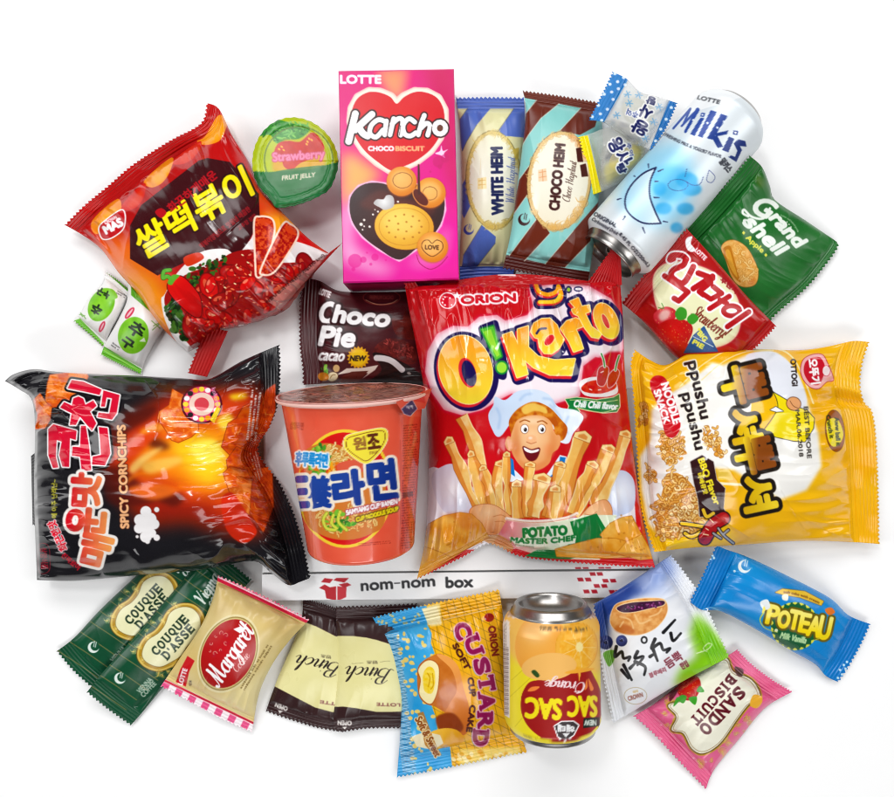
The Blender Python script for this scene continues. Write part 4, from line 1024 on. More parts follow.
A.T('과즙100%', 286, 936, 54, 14, 200, 0x6c5c1c, b=1.2); A.T('NET 8.8 FL OZ(', 500, 292, 282, 24, 181, 0x5a4a30, b=1.0)
A.P([(60, 60), (900, 60), (900, 214), (700, 226), (560, 240), (420, 244), (280, 240), (130, 214)], nz(0xa58d80, 0xc2a898, 60, 4)); A.L([(110, 206), (280, 236), (420, 242), (560, 236), (740, 212)], 7, 0xe8d8cc)
A.P([(128, 236), (176, 244), (180, 440), (178, 830), (130, 800)], 0xf1efec)
for k in range(46): A.L([(140, 400 + k * 9), (170, 404 + k * 9)], [2, 3.5, 5][k * 7 % 3], 0x5c5450, sm=0)
A.rule(150, 330, 150, 20, 90, 0x666666, 2, 5)
can = thing('drink_can', 'short yellow and orange juice can lying upside down between two packets at the bottom', 'drink can', 551, 672, 'drink cans')
c0_ = np.array(place(550.5, 601.5, 47.5)); c1_ = np.array(place(552.5, 728.5, 45.5)); ax_ = c1_ - c0_; Ln = np.linalg.norm(ax_) / S; ax_ /= np.linalg.norm(ax_)
bodyp = [(9.2, 37.8), (10, 38.4), (11.6, 40.0), (13.2, 41.6), (15, 42.7), (18, 44.0), (21, 44.8)] + [(22 + (Ln - 34) * t, 45.0) for t in np.linspace(0, 1, 190)] + [(Ln - 9, 44), (Ln - 5, 41)]
lathe('can_body', can, c0_, ax_, bodyp, 290, print_mat('printed_aluminium', .34, metal=.1), A)
lathe('base', can, c0_, ax_, [(9.3, 37.9), (8, 37.2), (6.8, 37.0), (5.6, 35.6), (2, 34.0), (.2, 32.2), (0, 31), (1, 29.8), (3, 29.0), (9, 27), (14, 20), (16, 10), (16.4, .1)], 120, can_metal)
lathe('rim', can, c0_, ax_, [(Ln - 5, 41), (Ln - 3.4, 40.2), (Ln - 1.2, 40.0), (Ln, 39), (Ln - .5, 37.6), (Ln - 4, 37), (Ln - 5, 30), (Ln - 5, .1)], 96, can_metal)

# ================================================================== apple pastry packet
A = Art(655, 145, 845, 350, 0x22662a)
A.V(690, 150, 6)
A.P([(-300, -100), (1000, -100), (1000, 1300), (-300, 1300)], nz(0x1e6127, 0x287030, 130, 6))
A.P([(360, 20), (430, 100), (490, 280), (420, 240), (380, 120)], 0x2f6a2e, .6, blur=10); A.E(420, 190, 24, 40, 0x6f7a2e, -30, .5, blur=12)
A.T('G', 446, 345, 112, 112, 30, 0xeef4ec, b=7, sh=.3); A.T('rand', 590, 478, 238, 78, 47, 0xeef4ec, b=7, sh=.25); A.L([(480, 350), (440, 410), (370, 400), (325, 358), (318, 380), (350, 398)], 14, 0xeef4ec)
A.T('shell', 455, 512, 280, 84, 43, 0xeef4ec, b=7, sh=.3); A.L([(372, 430), (325, 420), (330, 450)], 12, 0xeef4ec)
A.T('Apple', 388, 566, 132, 38, 42, 0xe6df5a, b=2.2)
for x, y in ((322, 497), (455, 630)): A.P([(x - 10, y), (x, y - 12), (x + 10, y), (x, y + 12)], 0xe6df5a)
A.T('butter and baked goods', 608, 430, 150, 12, 44, 0xc6d6bc, b=.8, arc=.9)
for x, y in ((582, 432), (594, 446), (606, 462)): A.E(x, y, 4, 4, 0xdfe8d8)
tart = [(188, 590), (215, 550), (270, 542), (335, 580), (380, 650), (408, 730), (395, 800), (340, 822), (285, 805), (245, 750), (215, 660)]
A.P(tart, nz(0xd99a4c, 0xeab86e, 18, 3, k=2.4), sm=1, ol=[(3, 0x8a5a22)])
A.P([(198, 598), (240, 575), (262, 640), (285, 730), (305, 795), (262, 760), (228, 690)], 0xc07a2e, sm=1); A.P([(212, 612), (235, 600), (258, 670), (285, 760), (262, 740), (235, 690)], 0xe0a246, sm=1)
curls(A, [(280, 570), (340, 620), (395, 720), (380, 800), (320, 790), (270, 640)], 26, [0xf4d08c, 0xe9b56a], 44, 7, 4, 0xb57a34)
A.P([(395, 760), (340, 800), (380, 815)], 0xcc6a34, .6, blur=8)
packet('pastry_packet', 'dark green square packet with a cut apple pastry, leaning on the tall white can', 'pastry packet',
       ([(750, 156), (762, 167), (770, 186), (775, 200), (805, 220), (833, 239)], [(833, 239), (838, 246), (826, 264), (806, 288), (776, 314), (752, 340)], [(664, 252), (700, 288), (752, 340)], [(750, 156), (735, 174), (705, 208), (664, 252)]),
       A, T=20, zc=(60, 7, 6, 34), seals={'left': .13, 'right': .05}, seed=41, pleat=3.5, lump=2.5, curl=1.5, extra=lambda U, V, X, Y: -26 * sstep(U / .45) * (1 - U) * (1 - .3 * V))

# ================================================================== strawberry pie packet
A = Art(612, 222, 785, 395, 0xb51524)
A.V(620, 220, 6)
A.P([(-60, 0), (1000, 0), (1000, 1100), (-60, 1100)], nz(0xba1626, 0xa81020, 120, 7))
A.P([(200, 380), (225, 300), (300, 255), (400, 258), (540, 305), (640, 380), (705, 480), (722, 600), (690, 700), (600, 755), (470, 765), (330, 680), (230, 540)], 0xeff0c6, blur=9, ol=[(4, 0xe8b4a0)], sm=1)
A.P([(392, 130), (405, 105), (435, 100), (425, 140), (450, 175), (432, 192), (402, 175)], W_, sm=1); A.T('LOTTE', 485, 205, 82, 26, 44, W_, b=2)
RP = 0xb8142a
big = [[(320, 250), (300, 232), (318, 212), (372, 214), (402, 240), (385, 280), (345, 300), (310, 325), (322, 352), (368, 372), (420, 380), (418, 330), (360, 300)], [(470, 300), (420, 400)], [(262, 340), (345, 398), (405, 430), (335, 488)]]
A.L([[(395, 232), (380, 270), (320, 300), (310, 340), (380, 378), (440, 280)], [(320, 232), (300, 238), (318, 212), (372, 214), (398, 236)], [(555, 338), (440, 412)], [(470, 318), (555, 350)]], 34, RP, ol=[(11, W_)], sm=1)
A.L([[(268, 336), (408, 432), (352, 486), (325, 470)]], 32, RP, ol=[(11, W_)], sm=0)
A.L([[(545, 375), (475, 430), (500, 450)], [(480, 432), (545, 475), (610, 440), (560, 400)], [(655, 458), (538, 532)], [(600, 480), (640, 500)]], 30, RP, ol=[(11, W_)], sm=0)
A.L([(670 + 44 * math.cos(a) * 1.1, 545 + 30 * math.sin(a)) for a in np.linspace(0, 6.28, 14)], 30, RP, ol=[(11, W_)]); A.L([(772, 552), (645, 640)], 32, RP, ol=[(11, W_)], sm=0)
A.L([[(395, 232), (380, 270), (320, 300), (310, 340), (380, 378), (440, 280)], [(320, 232), (300, 238), (318, 212), (372, 214), (398, 236)], [(555, 338), (440, 412)], [(470, 318), (555, 350)]], 34, RP)
A.L([[(545, 375), (475, 430), (500, 450)], [(480, 432), (545, 475), (610, 440), (560, 400)], [(655, 458), (538, 532)], [(600, 480), (640, 500)]], 30, RP, sm=0)
A.script('Strawberry!', 548, 610, 250, 78, 36, 0x7c2c1e, wt=9, thin=.5, slant=.5); A.T('후렌치빅', 672, 405, 165, 34, 40, 0x9c1c26, b=2.5)
strawberry(A, [(205, 560), (270, 520), (330, 540), (330, 590), (260, 630), (210, 610)], [], 10, 5, 0xe8656a, 0xc4202c)
A.P([(232, 575), (262, 540), (300, 548), (290, 585), (250, 605)], 0xf6d8d0, .8, sm=1, blur=6)
strawberry(A, [(215, 650), (290, 598), (390, 600), (435, 640), (425, 700), (370, 780), (300, 770), (240, 720)], [[(330, 560), (360, 522), (398, 540), (395, 590), (350, 600)], [(405, 585), (440, 560), (472, 590), (440, 625), (410, 615)]], 34, 6)
A.L([(250, 500), (262, 530), (230, 525)], 5, 0x4a8a2e)
A.P([(505, 635), (590, 790), (380, 800), (440, 690)], 0x13508f); A.T('"BIG', 490, 690, 80, 30, 50, 0xf1ea5a, b=3); A.T('PIE', 470, 745, 70, 26, 30, 0xf1ea5a, b=3); A.L([(440, 700), (560, 760)], 4, W_)
packet('pie_packet', 'red pie packet with strawberries on a cream oval, partly over the dark green packet', 'pie packet',
       ([(687, 229), (712, 256), (745, 294), (776, 326)], [(776, 326), (765, 338), (745, 358), (720, 382)], [(622, 303), (643, 321), (662, 342), (680, 360), (720, 382)], [(687, 229), (665, 252), (640, 280), (622, 303)]),
       A, T=22, zc=(56, 40, 16, 20), seals={'left': .13, 'right': .06}, seed=42, pleat=3, lump=2.5, curl=1.6)
# ================================================================== shipping box under the middle of the pile
A = Art(255, 380, 670, 605, 0xf3f3f4)
A.V(260, 560, 3.44)
RD = 0xb3242f
A.P([(222, 98), (262, 90), (262, 140), (228, 132)], RD); A.P([(266, 90), (298, 94), (296, 128), (266, 142)], 0xc23640)
A.P([(203, 96), (222, 84), (258, 104), (240, 112)], RD); A.P([(222, 62), (252, 66), (240, 80), (210, 76)], RD); A.P([(262, 62), (306, 62), (290, 78), (252, 70)], RD); A.P([(270, 84), (300, 78), (314, 86), (290, 96)], RD)
A.T('nom', 402, 90, 108, 25, -4, 0x1c1c20, b=1.7); A.L([(463, 80), (481, 79)], 4, 0x1c1c20); A.T('nom', 545, 81, 112, 25, -4, 0x1c1c20, b=1.7); A.T('box', 686, 76, 92, 36, -2, 0x1c1c20, b=2.1)
A.V(520, 460, 6)
for (x, y) in ((350, 655), (395, 655), (490, 655), (530, 655), (435, 684), (478, 684), (362, 718), (408, 718), (512, 725), (558, 725), (460, 756), (505, 756), (398, 790), (446, 790), (552, 792), (590, 792)): A.P([(x - 20, y - 11), (x + 14, y - 12), (x + 22, y + 10), (x - 12, y + 11)], 0xb42a38)
B = thing('mailing_box', 'flat white mailing box with a small red open-box emblem and black lettering', 'box', 455, 490)
bm = print_mat('white_board', .45, bump=.06)
zb = 20.0
lid = [np.array(place(*p, zb)) for p in ((264, 392), (652, 388), (660, 569), (262, 573))]
card_box('box_lid', B, lid, [np.array([p[0], p[1], .0004]) for p in lid], A, bm, [0xe8e8e8] * 4, 1.4)
fl = [np.array(place(262, 574.6, zb - 1.2)), np.array(place(660, 570.6, zb - 1.2)), np.array(place(667, 597, 15)), np.array(place(262, 600.5, 15))]
V, F, I = patch_grid('', None, fl, 640, 44, bm, A)
lo = [p.copy() for p in fl]
for p in lo: p[2] = .0005
gs = [(V, F, I)]
for i in range(4):
    j = (i + 1) % 4; gs.append((np.array([fl[i], lo[i], lo[j], fl[j]]), np.array([[0, 1, 2, 3]]), flat_ink(4, 0xe4e4e4)))
solid('front_flap', B, gs, bm)

# ================================================================== choco pie packet
A = Art(296, 268, 432, 392, 0x42121a)
A.V(275, 270, 6)
A.P([(0, 0), (1000, 0), (1000, 800), (0, 800)], nz(0x3f1118, 0x4d181c, 120, 2))
A.T('LOTTE', 300, 138, 66, 36, 20, W_, b=3)
A.E(640, 165, 108, 42, 0x42121a, ol=[(5, 0x8a3a36)]); A.E(640, 160, 90, 32, 0x521a1e); A.T('PREMIUM CACAO', 640, 164, 140, 22, 0, 0x9a4844, b=1.4)
A.L([(545, 180), (590, 200), (640, 207), (700, 198), (735, 178)], 4, 0xd09a7a)
A.T('C', 312, 255, 78, 122, 4, W_, b=8, sh=.15, ol=[(13, 0x2c0a10)]); A.T('hoco', 525, 276, 330, 100, 5, W_, b=8, sh=.18, ol=[(13, 0x2c0a10)])
A.T('Pie', 378, 400, 205, 112, 3, W_, b=8, sh=.18, ol=[(13, 0x2c0a10)]); A.T('cacao', 340, 522, 150, 44, 3, W_, b=4, sh=.25)
A.P([(500 + (70 if k % 2 else 56) * math.cos(k * math.pi / 18), 525 + (70 if k % 2 else 56) * math.sin(k * math.pi / 18)) for k in range(36)], 0xe3a92a); A.E(500, 525, 48, 48, 0xf0c43c)
A.T('NEW', 498, 530, 92, 30, 0, 0x2a1a0c, b=2.5, sh=.2)
A.P([(700, 290), (760, 300), (780, 250), (830, 240), (900, 300), (900, 410), (740, 400)], nz(0x6e231d, 0x3c1012, 50, 4), sm=1)
A.P([(590, 500), (610, 450), (670, 415), (750, 415), (820, 450), (850, 500), (840, 560), (760, 560), (640, 530)], nz(0x6e2420, 0x4a1414, 14, 4), sm=1)
curls(A, [(650, 430), (750, 425), (830, 470), (820, 530), (700, 510)], 44, [0xb8504a, 0x8c3430], 24, 4, 5, 0x5c1c1c)
A.P([(585, 505), (640, 500), (740, 540), (840, 600), (900, 680), (560, 690), (640, 600)], 0x1c0c0e, sm=1)
A.L([(610, 528), (660, 532), (710, 552), (762, 598)], 36, 0xd9d4d4); A.E(804, 620, 12, 8, 0xb8b0ac, 20)
A.P([(375, 628), (430, 590), (520, 588), (620, 570), (600, 600), (520, 655), (560, 620), (450, 615)], 0xe9dcd0, sm=0); A.P([(400, 640), (460, 610), (560, 605), (500, 672), (380, 676)], 0x5a231c)
scatter(A, [(270, 600), (300, 570), (330, 600), (310, 620)], 14, [0x5d9a34, 0x8cc04a, 0x3d7426], 8, 16, 3)
A.E(345, 640, 32, 26, 0xe9d9b4, -20, ol=[(4, 0x6a4a24)]); A.E(290, 640, 34, 26, 0xc47a2c, 10); A.E(368, 590, 20, 22, 0xd8b27c, 0); A.L([(330, 650), (345, 630), (362, 628)], 4, 0x7a5a2c)
packet('choco_pie_packet', 'dark maroon chocolate pie packet tucked between the pink carton and the noodle cup', 'pie packet',
       ([(302, 277), (320, 281), (340, 291), (380, 292), (428, 291)], [(428, 291), (428, 340), (427, 387)], [(303, 385), (315, 384), (345, 383), (400, 384), (427, 387)], [(302, 277), (300, 310), (300, 345), (303, 370), (303, 385)]),
       A, T=22, zc=(5, 8, 10, 5), seals={'left': .14}, seed=51, pleat=4, lump=2.0, curl=1.6)

# ================================================================== noodle cup
A = Art(270, 355, 440, 580, 0xe4513a)
A.V(275, 370, 6)
A.P([(-40, 0), (1000, 0), (1000, 1300), (-40, 1300)], nz(0xe25a46, 0xe86a54, 160, 2))
ring = [(420 + 270 * math.cos(a), 712 + 338 * math.sin(a)) for a in np.linspace(0, 6.283, 48)]
A.P(ring, 0xd8222c, ol=[(18, 0xf3cf4e)]); A.P([(420 + (x - 420) * .96, 712 + (y - 712) * .96) for x, y in ring], 0xcf2029)
A.P([(150, 620), (170, 500), (240, 450), (330, 440), (430, 470), (560, 560), (650, 560), (660, 900), (560, 990), (420, 1020), (280, 990), (180, 900)], 0xd07a3c, sm=1)
curls(A, [(290, 470), (430, 450), (470, 560), (330, 600)], 60, [0xf1d288, 0xe9c074, 0xf7e2a8], 50, 8, 3, 0xb7823c)
scatter(A, [(200, 480), (290, 450), (340, 560), (390, 520), (300, 640), (210, 600)], 50, [0x4f9a30, 0x77b93e, 0x2e7427, 0x9acb4c], 12, 26, 4, .5)
scatter(A, [(150, 560), (220, 560), (330, 560), (450, 540), (460, 620), (160, 640)], 30, [0xe2792c, 0xd8502a, 0xf1a23c], 12, 26, 6)
A.P([(380, 560), (520, 540), (560, 600), (400, 620)], 0xd9604a, sm=1)
A.V(285, 450, 6)
curls(A, [(140, 360), (420, 350), (560, 400), (430, 480), (250, 490)], 90, [0xf1d288, 0xe9c074, 0xf3b070], 50, 8, 8, 0xb7703c)
scatter(A, [(230, 380), (330, 370), (420, 440), (380, 480), (240, 470)], 30, [0x4f9a30, 0x77b93e, 0x2e7427], 12, 26, 9, .5)
A.L([[(250, 380), (230, 420), (250, 470), (300, 480)], [(330, 370), (320, 430), (370, 480)], [(290, 390), (280, 440), (310, 470)]], 15, 0xd6d95a, ol=[(3, 0x7a9a30)])
NB = lin((290, 60), 0x2a4a9e, (560, 320), 0x1b3384)
OL = [(17, 0xf6ead8)]
A.T('라', 380, 228, 178, 196, -7, NB, b=13, ol=OL); A.T('면', 583, 178, 156, 226, -6, NB, b=12, ol=OL); A.T('養', 205, 252, 138, 186, -3, NB, b=8, ol=OL); A.T('三', 104, 252, 60, 172, -3, NB, b=13, ol=OL)
A.T('라', 380, 228, 178, 196, -7, NB, b=13); A.T('면', 583, 178, 156, 226, -6, NB, b=12)
A.T('후루룩라면', 160, 58, 190, 84, 4, 0x2f8fd4, b=4.5, ol=[(9, W_)])
A.T('SAMYANG CUP RAMEN', 520, 342, 312, 28, -13, W_, b=3, ol=[(5, 0xa93a4a)], sh=.15); A.T('CUP NOODLE SOUP', 553, 385, 262, 24, -15, 0xf4e33e, b=3, ol=[(6, 0x5c3c10)], sh=.1)
A.rule(540, 560, 200, 22, -5, 0x9a2c22, 2, 3); A.L([(693, -60), (692, 300), (690, 600)], 3, 0xb23a2c)
A.P([(697, -200), (850, -200), (800, 620), (690, 640)], 0xc93c2c, .35)
for yy in range(-150, 590, 15): A.rule(752 - yy * .03, yy, 92 - yy * .02, 15, -6, 0x84261e, 1, yy + 500, .9)
A.P([(706, 255), (768, 246), (768, 278), (706, 286)], 0x5a1c18, .7)
A.V(275, 370, 6)
A.P([(412, 445), (425, 400), (480, 380), (560, 362), (640, 350), (672, 368), (672, 420), (640, 480), (585, 540), (540, 560), (480, 530), (430, 485)], 0xf4e356, sm=1, ol=[(5, 0xf8efb0)])
A.L([(428, 445), (438, 410), (490, 392), (560, 374), (635, 364), (658, 378), (658, 420), (628, 474), (580, 526), (542, 545), (490, 518), (440, 478)], 4, 0x7a3a1c, closed=True)
A.T('원', 508, 440, 72, 74, -8, 0x9a6a34, b=4); A.T('조', 590, 428, 70, 84, -8, 0x5c2a14, b=5); A.T('정통의맛', 590, 495, 50, 18, -8, 0x7a4a24, b=1)
A.P([(760, 235), (822, 178), (852, 232), (812, 275), (775, 262)], 0x2a3566, ol=[(3, 0xd8d8e4)]); A.T('싹싹', 808, 222, 42, 20, -4, W_, b=1.5)
A.T('삼양라면', 130, 335, 80, 44, 4, 0x8c2a1e, b=1.5, al=.7)
A.P([(740, 130), (900, 150), (900, 200), (860, 190), (790, 180)], 0xd83e30)
cup = thing('noodle_cup', 'orange red instant noodle cup lying on its side on the white box', 'noodle cup', 357, 470)
d0 = np.array(place(352.5, 393.5, 86)); d1 = np.array(place(361.5, 548, 66)); ax_ = d1 - d0; Ln = np.linalg.norm(ax_) / S; ax_ /= np.linalg.norm(ax_)
cp = [(3.5, 62.2)] + [(4 + (Ln - 8) * t, 62.0 + (48.4 - 62.0) * t) for t in np.linspace(0, 1, 280)] + [(Ln - 2, 47.6), (Ln - .4, 45.5)]
lathe('cup_wall', cup, d0, ax_, cp, 330, print_mat('shrink_wrapped_cup', .22, coat=.6), A, jitter=lambda a, t: .35 * (fbm(a / 30, t * 2.5, 4) - .5) + .25 * np.exp(-((t - .35 - .004 * a) / .012) ** 2))
lathe('cup_bottom', cup, d0, ax_, [(Ln - .4, 45.6), (Ln, 44.5), (Ln - 3, 43.5), (Ln - 4, .1)], 96, plain_mat('cup_paper', 0xe9e4e0, .5))
lathe('rim', cup, d0, ax_, [(-.6, 64.2), (-1.4, 65.6), (-.6, 67.0), (1.0, 67.3), (2.4, 66.6), (3.4, 64.6), (3.6, 62.0)], 160, plain_mat('rim_board', 0xf3c3b8, .35))
# foil lid: disc seen nearly edge-on, with its pull tab bent over the wall
sd_ = np.cross(ax_, [0, 0, 1.0]); sd_ /= np.linalg.norm(sd_); up_ = np.cross(sd_, ax_)
n_, m_ = 150, 40
th = np.linspace(0, 2 * math.pi, n_, endpoint=True); rr = np.linspace(0.001, 1, m_)
G = []; 
wob = (fbm(np.cos(th)[None] * rr[:, None] * 5 + 9, np.sin(th)[None] * rr[:, None] * 5 + 9, 7) - .5) * 5
V = d0[None, None] + S * (rr[:, None, None] * 67.6 * (np.cos(th)[None, :, None] * up_ + np.sin(th)[None, :, None] * sd_) - ax_ * (1.0 + wob * sstep((1 - rr[:, None]) * 6))[..., None])
V = V.reshape(-1, 3)
cxx = (rr[:, None] * np.sin(th)[None]).ravel(); cyy = (rr[:, None] * np.cos(th)[None]).ravel()
t1 = np.clip((fbm(cxx * 4 + 5, cyy * 9 + 5, 3) - .5) * 4 + .5, 0, 1)[:, None]; t2 = (vnoise(cxx * 22, cyy * 60, 8) > .62)[:, None]
ink = hexc(0xb8705e) * (1 - t1) + hexc(0x93695a) * t1; ink = np.where(t2, hexc(0x6e3a30), ink); ink = np.where((np.hypot(cxx, cyy) > .93)[:, None], hexc(0xc24a3c), ink)
fl_ = mesh_obj('foil_lid', V, gridF(m_, n_, flip=True), cup, print_mat('printed_foil', .27, metal=.25), np.hstack([ink, np.ones((len(ink), 1))]))
q = [np.array(place(*p)) for p in ((396, 402, 142), (432, 388, 96), (425, 408, 92), (404, 415, 130))]
V, F, I = patch_grid('', None, q, 30, 20, None, A)
mesh_obj('pull_tab', np.vstack([V, V - np.array([0, 0, .5 * S])]), np.vstack([F, F[:, ::-1] + len(V)]), fl_, print_mat('printed_foil', .27, metal=.25), np.vstack([I, I]))

# ================================================================== big red potato snack bag
A = Art(395, 245, 665, 590, 0xcc1b30)
A.V(395, 245, 6)
A.P([(0, 0), (1700, 0), (1700, 2100), (0, 2100)], nz(0xcb1a2f, 0xc2162b, 300, 5))
GL = [(190, 760), (205, 640), (260, 540), (350, 495), (440, 500), (510, 440), (610, 430), (660, 465), (800, 430), (840, 370), (815, 260), (1000, 240), (1160, 255), (1290, 330), (1360, 440), (1360, 620), (1330, 690), (1200, 660), (1120, 720), (1100, 900), (900, 960), (700, 880), (620, 920), (520, 980), (400, 1010), (300, 980), (230, 880)]
A.P(GL, 0xf6e9ef, blur=14, ol=[(10, 0xe58a9c)], sm=0)
A.E(316, 333, 46, 44, 0xcf2338, ol=[(6, W_)]); A.P([(372, 278), (380, 296), (398, 298), (384, 308), (388, 326), (372, 314), (358, 324), (360, 306), (350, 294), (366, 294)], W_)
for x, y in ((290, 325), (300, 312), (285, 345), (300, 360), (340, 360), (330, 318)): A.E(x, y, 5, 5, W_)
A.T('ORION', 560, 322, 325, 44, -3, 0xd01c32, b=4.5, ol=[(11, W_)])
NVY = 0x1c1450; RDD = 0xd8363e
def orange(y0, y1): return lin((0, y0), 0xf39a3e, (0, y1), 0xf8e255)
A.V(500, 245, 6)
A.L([[(212, 240), (232, 288), (290, 306), (340, 286), (352, 250)], [(352, 250), (366, 310), (330, 345), (235, 350)]], 30, 0xd8363e, ol=[(20, NVY)]); A.L([[(216, 236), (236, 280), (290, 297), (338, 278), (350, 246)], [(352, 250), (368, 306), (328, 338), (238, 342)]], 24, 0xf7a93c); A.L([[(360, 300), (328, 338), (238, 342)]], 20, 0xf9d24a); A.E(290, 268, 22, 12, NVY); A.E(412, 268, 10, 12, 0x9ad04a, ol=[(10, NVY)]); A.E(470, 264, 20, 8, 0xf0f0f0, ol=[(8, NVY)])
A.V(395, 245, 6)
def ell(cx, cy, rx, ry, rot, n=40):
    r = math.radians(rot); return [(cx + rx * math.cos(a) * math.cos(r) - ry * math.sin(a) * math.sin(r), cy + rx * math.cos(a) * math.sin(r) + ry * math.sin(a) * math.cos(r)) for a in np.linspace(0, 6.283, n, endpoint=False)]
D = 630   # offset between the two working views
Oo = ell(424, 748, 158, 208, -14); Oi = ell(444, 770, 40, 80, -16)
Kk = [(642, 545), (705, 520), (740, 660), (735, 505), (800, 485), (792, 640), (880, 745), (960, 685 + 75), (1082, 682), (1058, 780), (940, 790), (860, 770), (790, 700), (775, 720), (800, 770), (735, 792)]
Kk = [(645, 540), (702, 520), (738, 600), (735, 505), (800, 485), (800, 612), (860, 668), (960, 690), (1082, 682), (1060, 782), (930, 780), (830, 735), (778, 690), (798, 775), (732, 796)]
aa = [(815, 520), (832, 470), (880, 442), (930, 440), (972, 480), (990, 530), (1015, 566), (985, 620), (940, 652), (895, 650), (868, 612), (872, 560), (915, 525), (930, 505), (900, 500), (872, 540), (830, 556)]
aa = [(815, 520), (832, 470), (880, 442), (930, 440), (972, 480), (990, 530), (1015, 566), (985, 620), (940, 652), (895, 650), (868, 612), (860, 560), (840, 556)]
rrr = [(992, 500), (1030, 455), (1085, 438), (1122, 455), (1128, 488), (1085, 505), (1110, 560), (1130, 622), (1072, 642), (1045, 580)]
ttt = [(1048, 338), (1100, 316), (1120, 368), (1166, 360), (1172, 398), (1140, 410), (1180, 490), (1240, 532), (1222, 560), (1180, 552), (1140, 500), (1100, 425), (1072, 412), (1060, 388), (1082, 376)]
oo = ell(1268, 455, 66, 112, -24); oi = ell(1264, 458, 14, 46, -24)
GRP = [Oo, Kk, aa, rrr, ttt, oo]
for g in GRP: A.P([(x + 4, y + 10) for x, y in g], NVY, ol=[(34, NVY)])
A.P([(520, 500), (600, 470), (660, 700), (650, 790), (580, 770)], NVY, ol=[(20, NVY)])
for g in GRP: A.P([(x - 8, y + 16) for x, y in g], RDD, ol=[(6, RDD)])
for g in GRP:
    ys = [p[1] for p in g]; A.P(g, orange(min(ys), max(ys)), ol=[(5, 0xfbe9a0)])
A.P(Oi, NVY); A.P([(x - 9, y - 4) for x, y in ell(444, 770, 50, 92, -16)], RDD); A.P(Oi, NVY); A.P(ell(926, 570, 22, 38, 40), RDD, ol=[(4, 0xfbe9a0)]); A.P(oi, RDD, ol=[(4, 0xfbe9a0)])
A.L([(905, 500), (870, 505), (850, 530)], 14, NVY)
A.P([(515, 505), (590, 486), (640, 668), (606, 690)], 0x5fbf3c, ol=[(9, 0x1d7a34)]); A.P([(530, 520), (575, 505), (628, 660), (610, 672)], 0x9ddb4a); A.E(640, 735, 30, 32, 0x9ddb4a, ol=[(10, 0x1d8a34)])
# chilli bowl and ribbon
A.V(510, 350, 6)
A.P([(445, 160), (470, 100), (530, 50), (600, 10), (665, 10), (680, 110), (640, 150)], 0xcf2238, blur=6)
A.P([(415, 215), (430, 180), (520, 160), (620, 180), (645, 215), (640, 262), (560, 282), (450, 272)], 0xf3eceb, sm=1); A.P([(428, 225), (470, 190), (560, 178), (635, 200), (625, 235), (540, 262), (450, 252)], nz(0xc9251f, 0xe0503a, 20, 4), sm=1)
for q in ([(530, 120), (560, 95), (590, 110), (582, 170), (560, 215), (525, 200)], [(590, 160), (630, 115), (655, 135), (630, 200), (590, 225)]): A.P(q, 0xb81c22, sm=1, ol=[(4, 0xf4e0dc)])
A.L([(568, 100), (562, 60), (548, 22)], 9, 0x3c8a34, ol=[(4, W_)]); A.L([(632, 122), (640, 80), (655, 35)], 9, 0x3c8a34, ol=[(4, W_)])
A.L([[(478, 235), (490, 240)], [(530, 240), (545, 238)], [(545, 135), (560, 128)]], 6, 0xfbe6dc)
GR = 0x1d7a3a
A.P([(332, 295), (400, 285), (520, 300), (620, 285), (655, 265), (658, 340), (640, 370), (560, 376), (470, 362), (400, 345), (418, 370), (345, 372), (355, 335)], GR, ol=[(5, 0xe9e3b8)], sm=0)
A.L([(360, 300), (450, 300), (560, 312), (645, 300)], 4, 0xd9e29a); A.L([(395, 345), (470, 362), (560, 374), (645, 350)], 4, 0xd9e29a)
A.T('Chili Chili flavor', 516, 330, 262, 40, 4, W_, b=2.6, sh=.2)
# a generic printed cook: hat, hair, round face, striped collar
A.V(510, 350, 6)
A.P([(-100, 330), (-90, 280), (-30, 300), (40, 250), (140, 235), (230, 265), (290, 340), (390, 360), (440, 400), (420, 450), (380, 500), (350, 560), (290, 545), (270, 480), (60, 400), (-60, 520), (-110, 470), (-130, 390)], lin((-100, 300), 0xc7d9f1, (380, 500), 0xeaf2fc), sm=1)
for q in ([(60, 300), (90, 270), (130, 262)], [(240, 330), (300, 400), (320, 470)], [(350, 400), (330, 450), (345, 500)], [(-80, 350), (-60, 400), (-70, 470)], [(200, 290), (250, 300), (270, 340)]): A.L(q, 14, 0x9dbbe2, .55, blur=5)
A.P([(0, 480), (-5, 420), (50, 350), (140, 310), (230, 340), (300, 410), (345, 470), (320, 540), (270, 530), (250, 440), (100, 400), (40, 440), (15, 520)], nz(0xd98a3c, 0xb5561f, 30, 6, k=2.4), sm=1)
A.P([(70, 350), (130, 318), (210, 345), (220, 380), (150, 365), (90, 385)], 0xf2cf6c, .85, sm=1, blur=3)
A.P([(-15, 520), (-30, 560), (-15, 600), (10, 600), (8, 530)], 0xe8a070, sm=1); A.P([(270, 520), (300, 515), (300, 570), (270, 600)], 0xe8a070, sm=1)
A.P([(20, 470), (45, 420), (110, 395), (190, 395), (245, 430), (270, 500), (300, 530), (290, 590), (255, 620), (235, 680), (170, 720), (90, 715), (35, 660), (5, 590), (5, 520)], rad(130, 520, 220, 0xf8cfa2, 0xe2955c), sm=1)
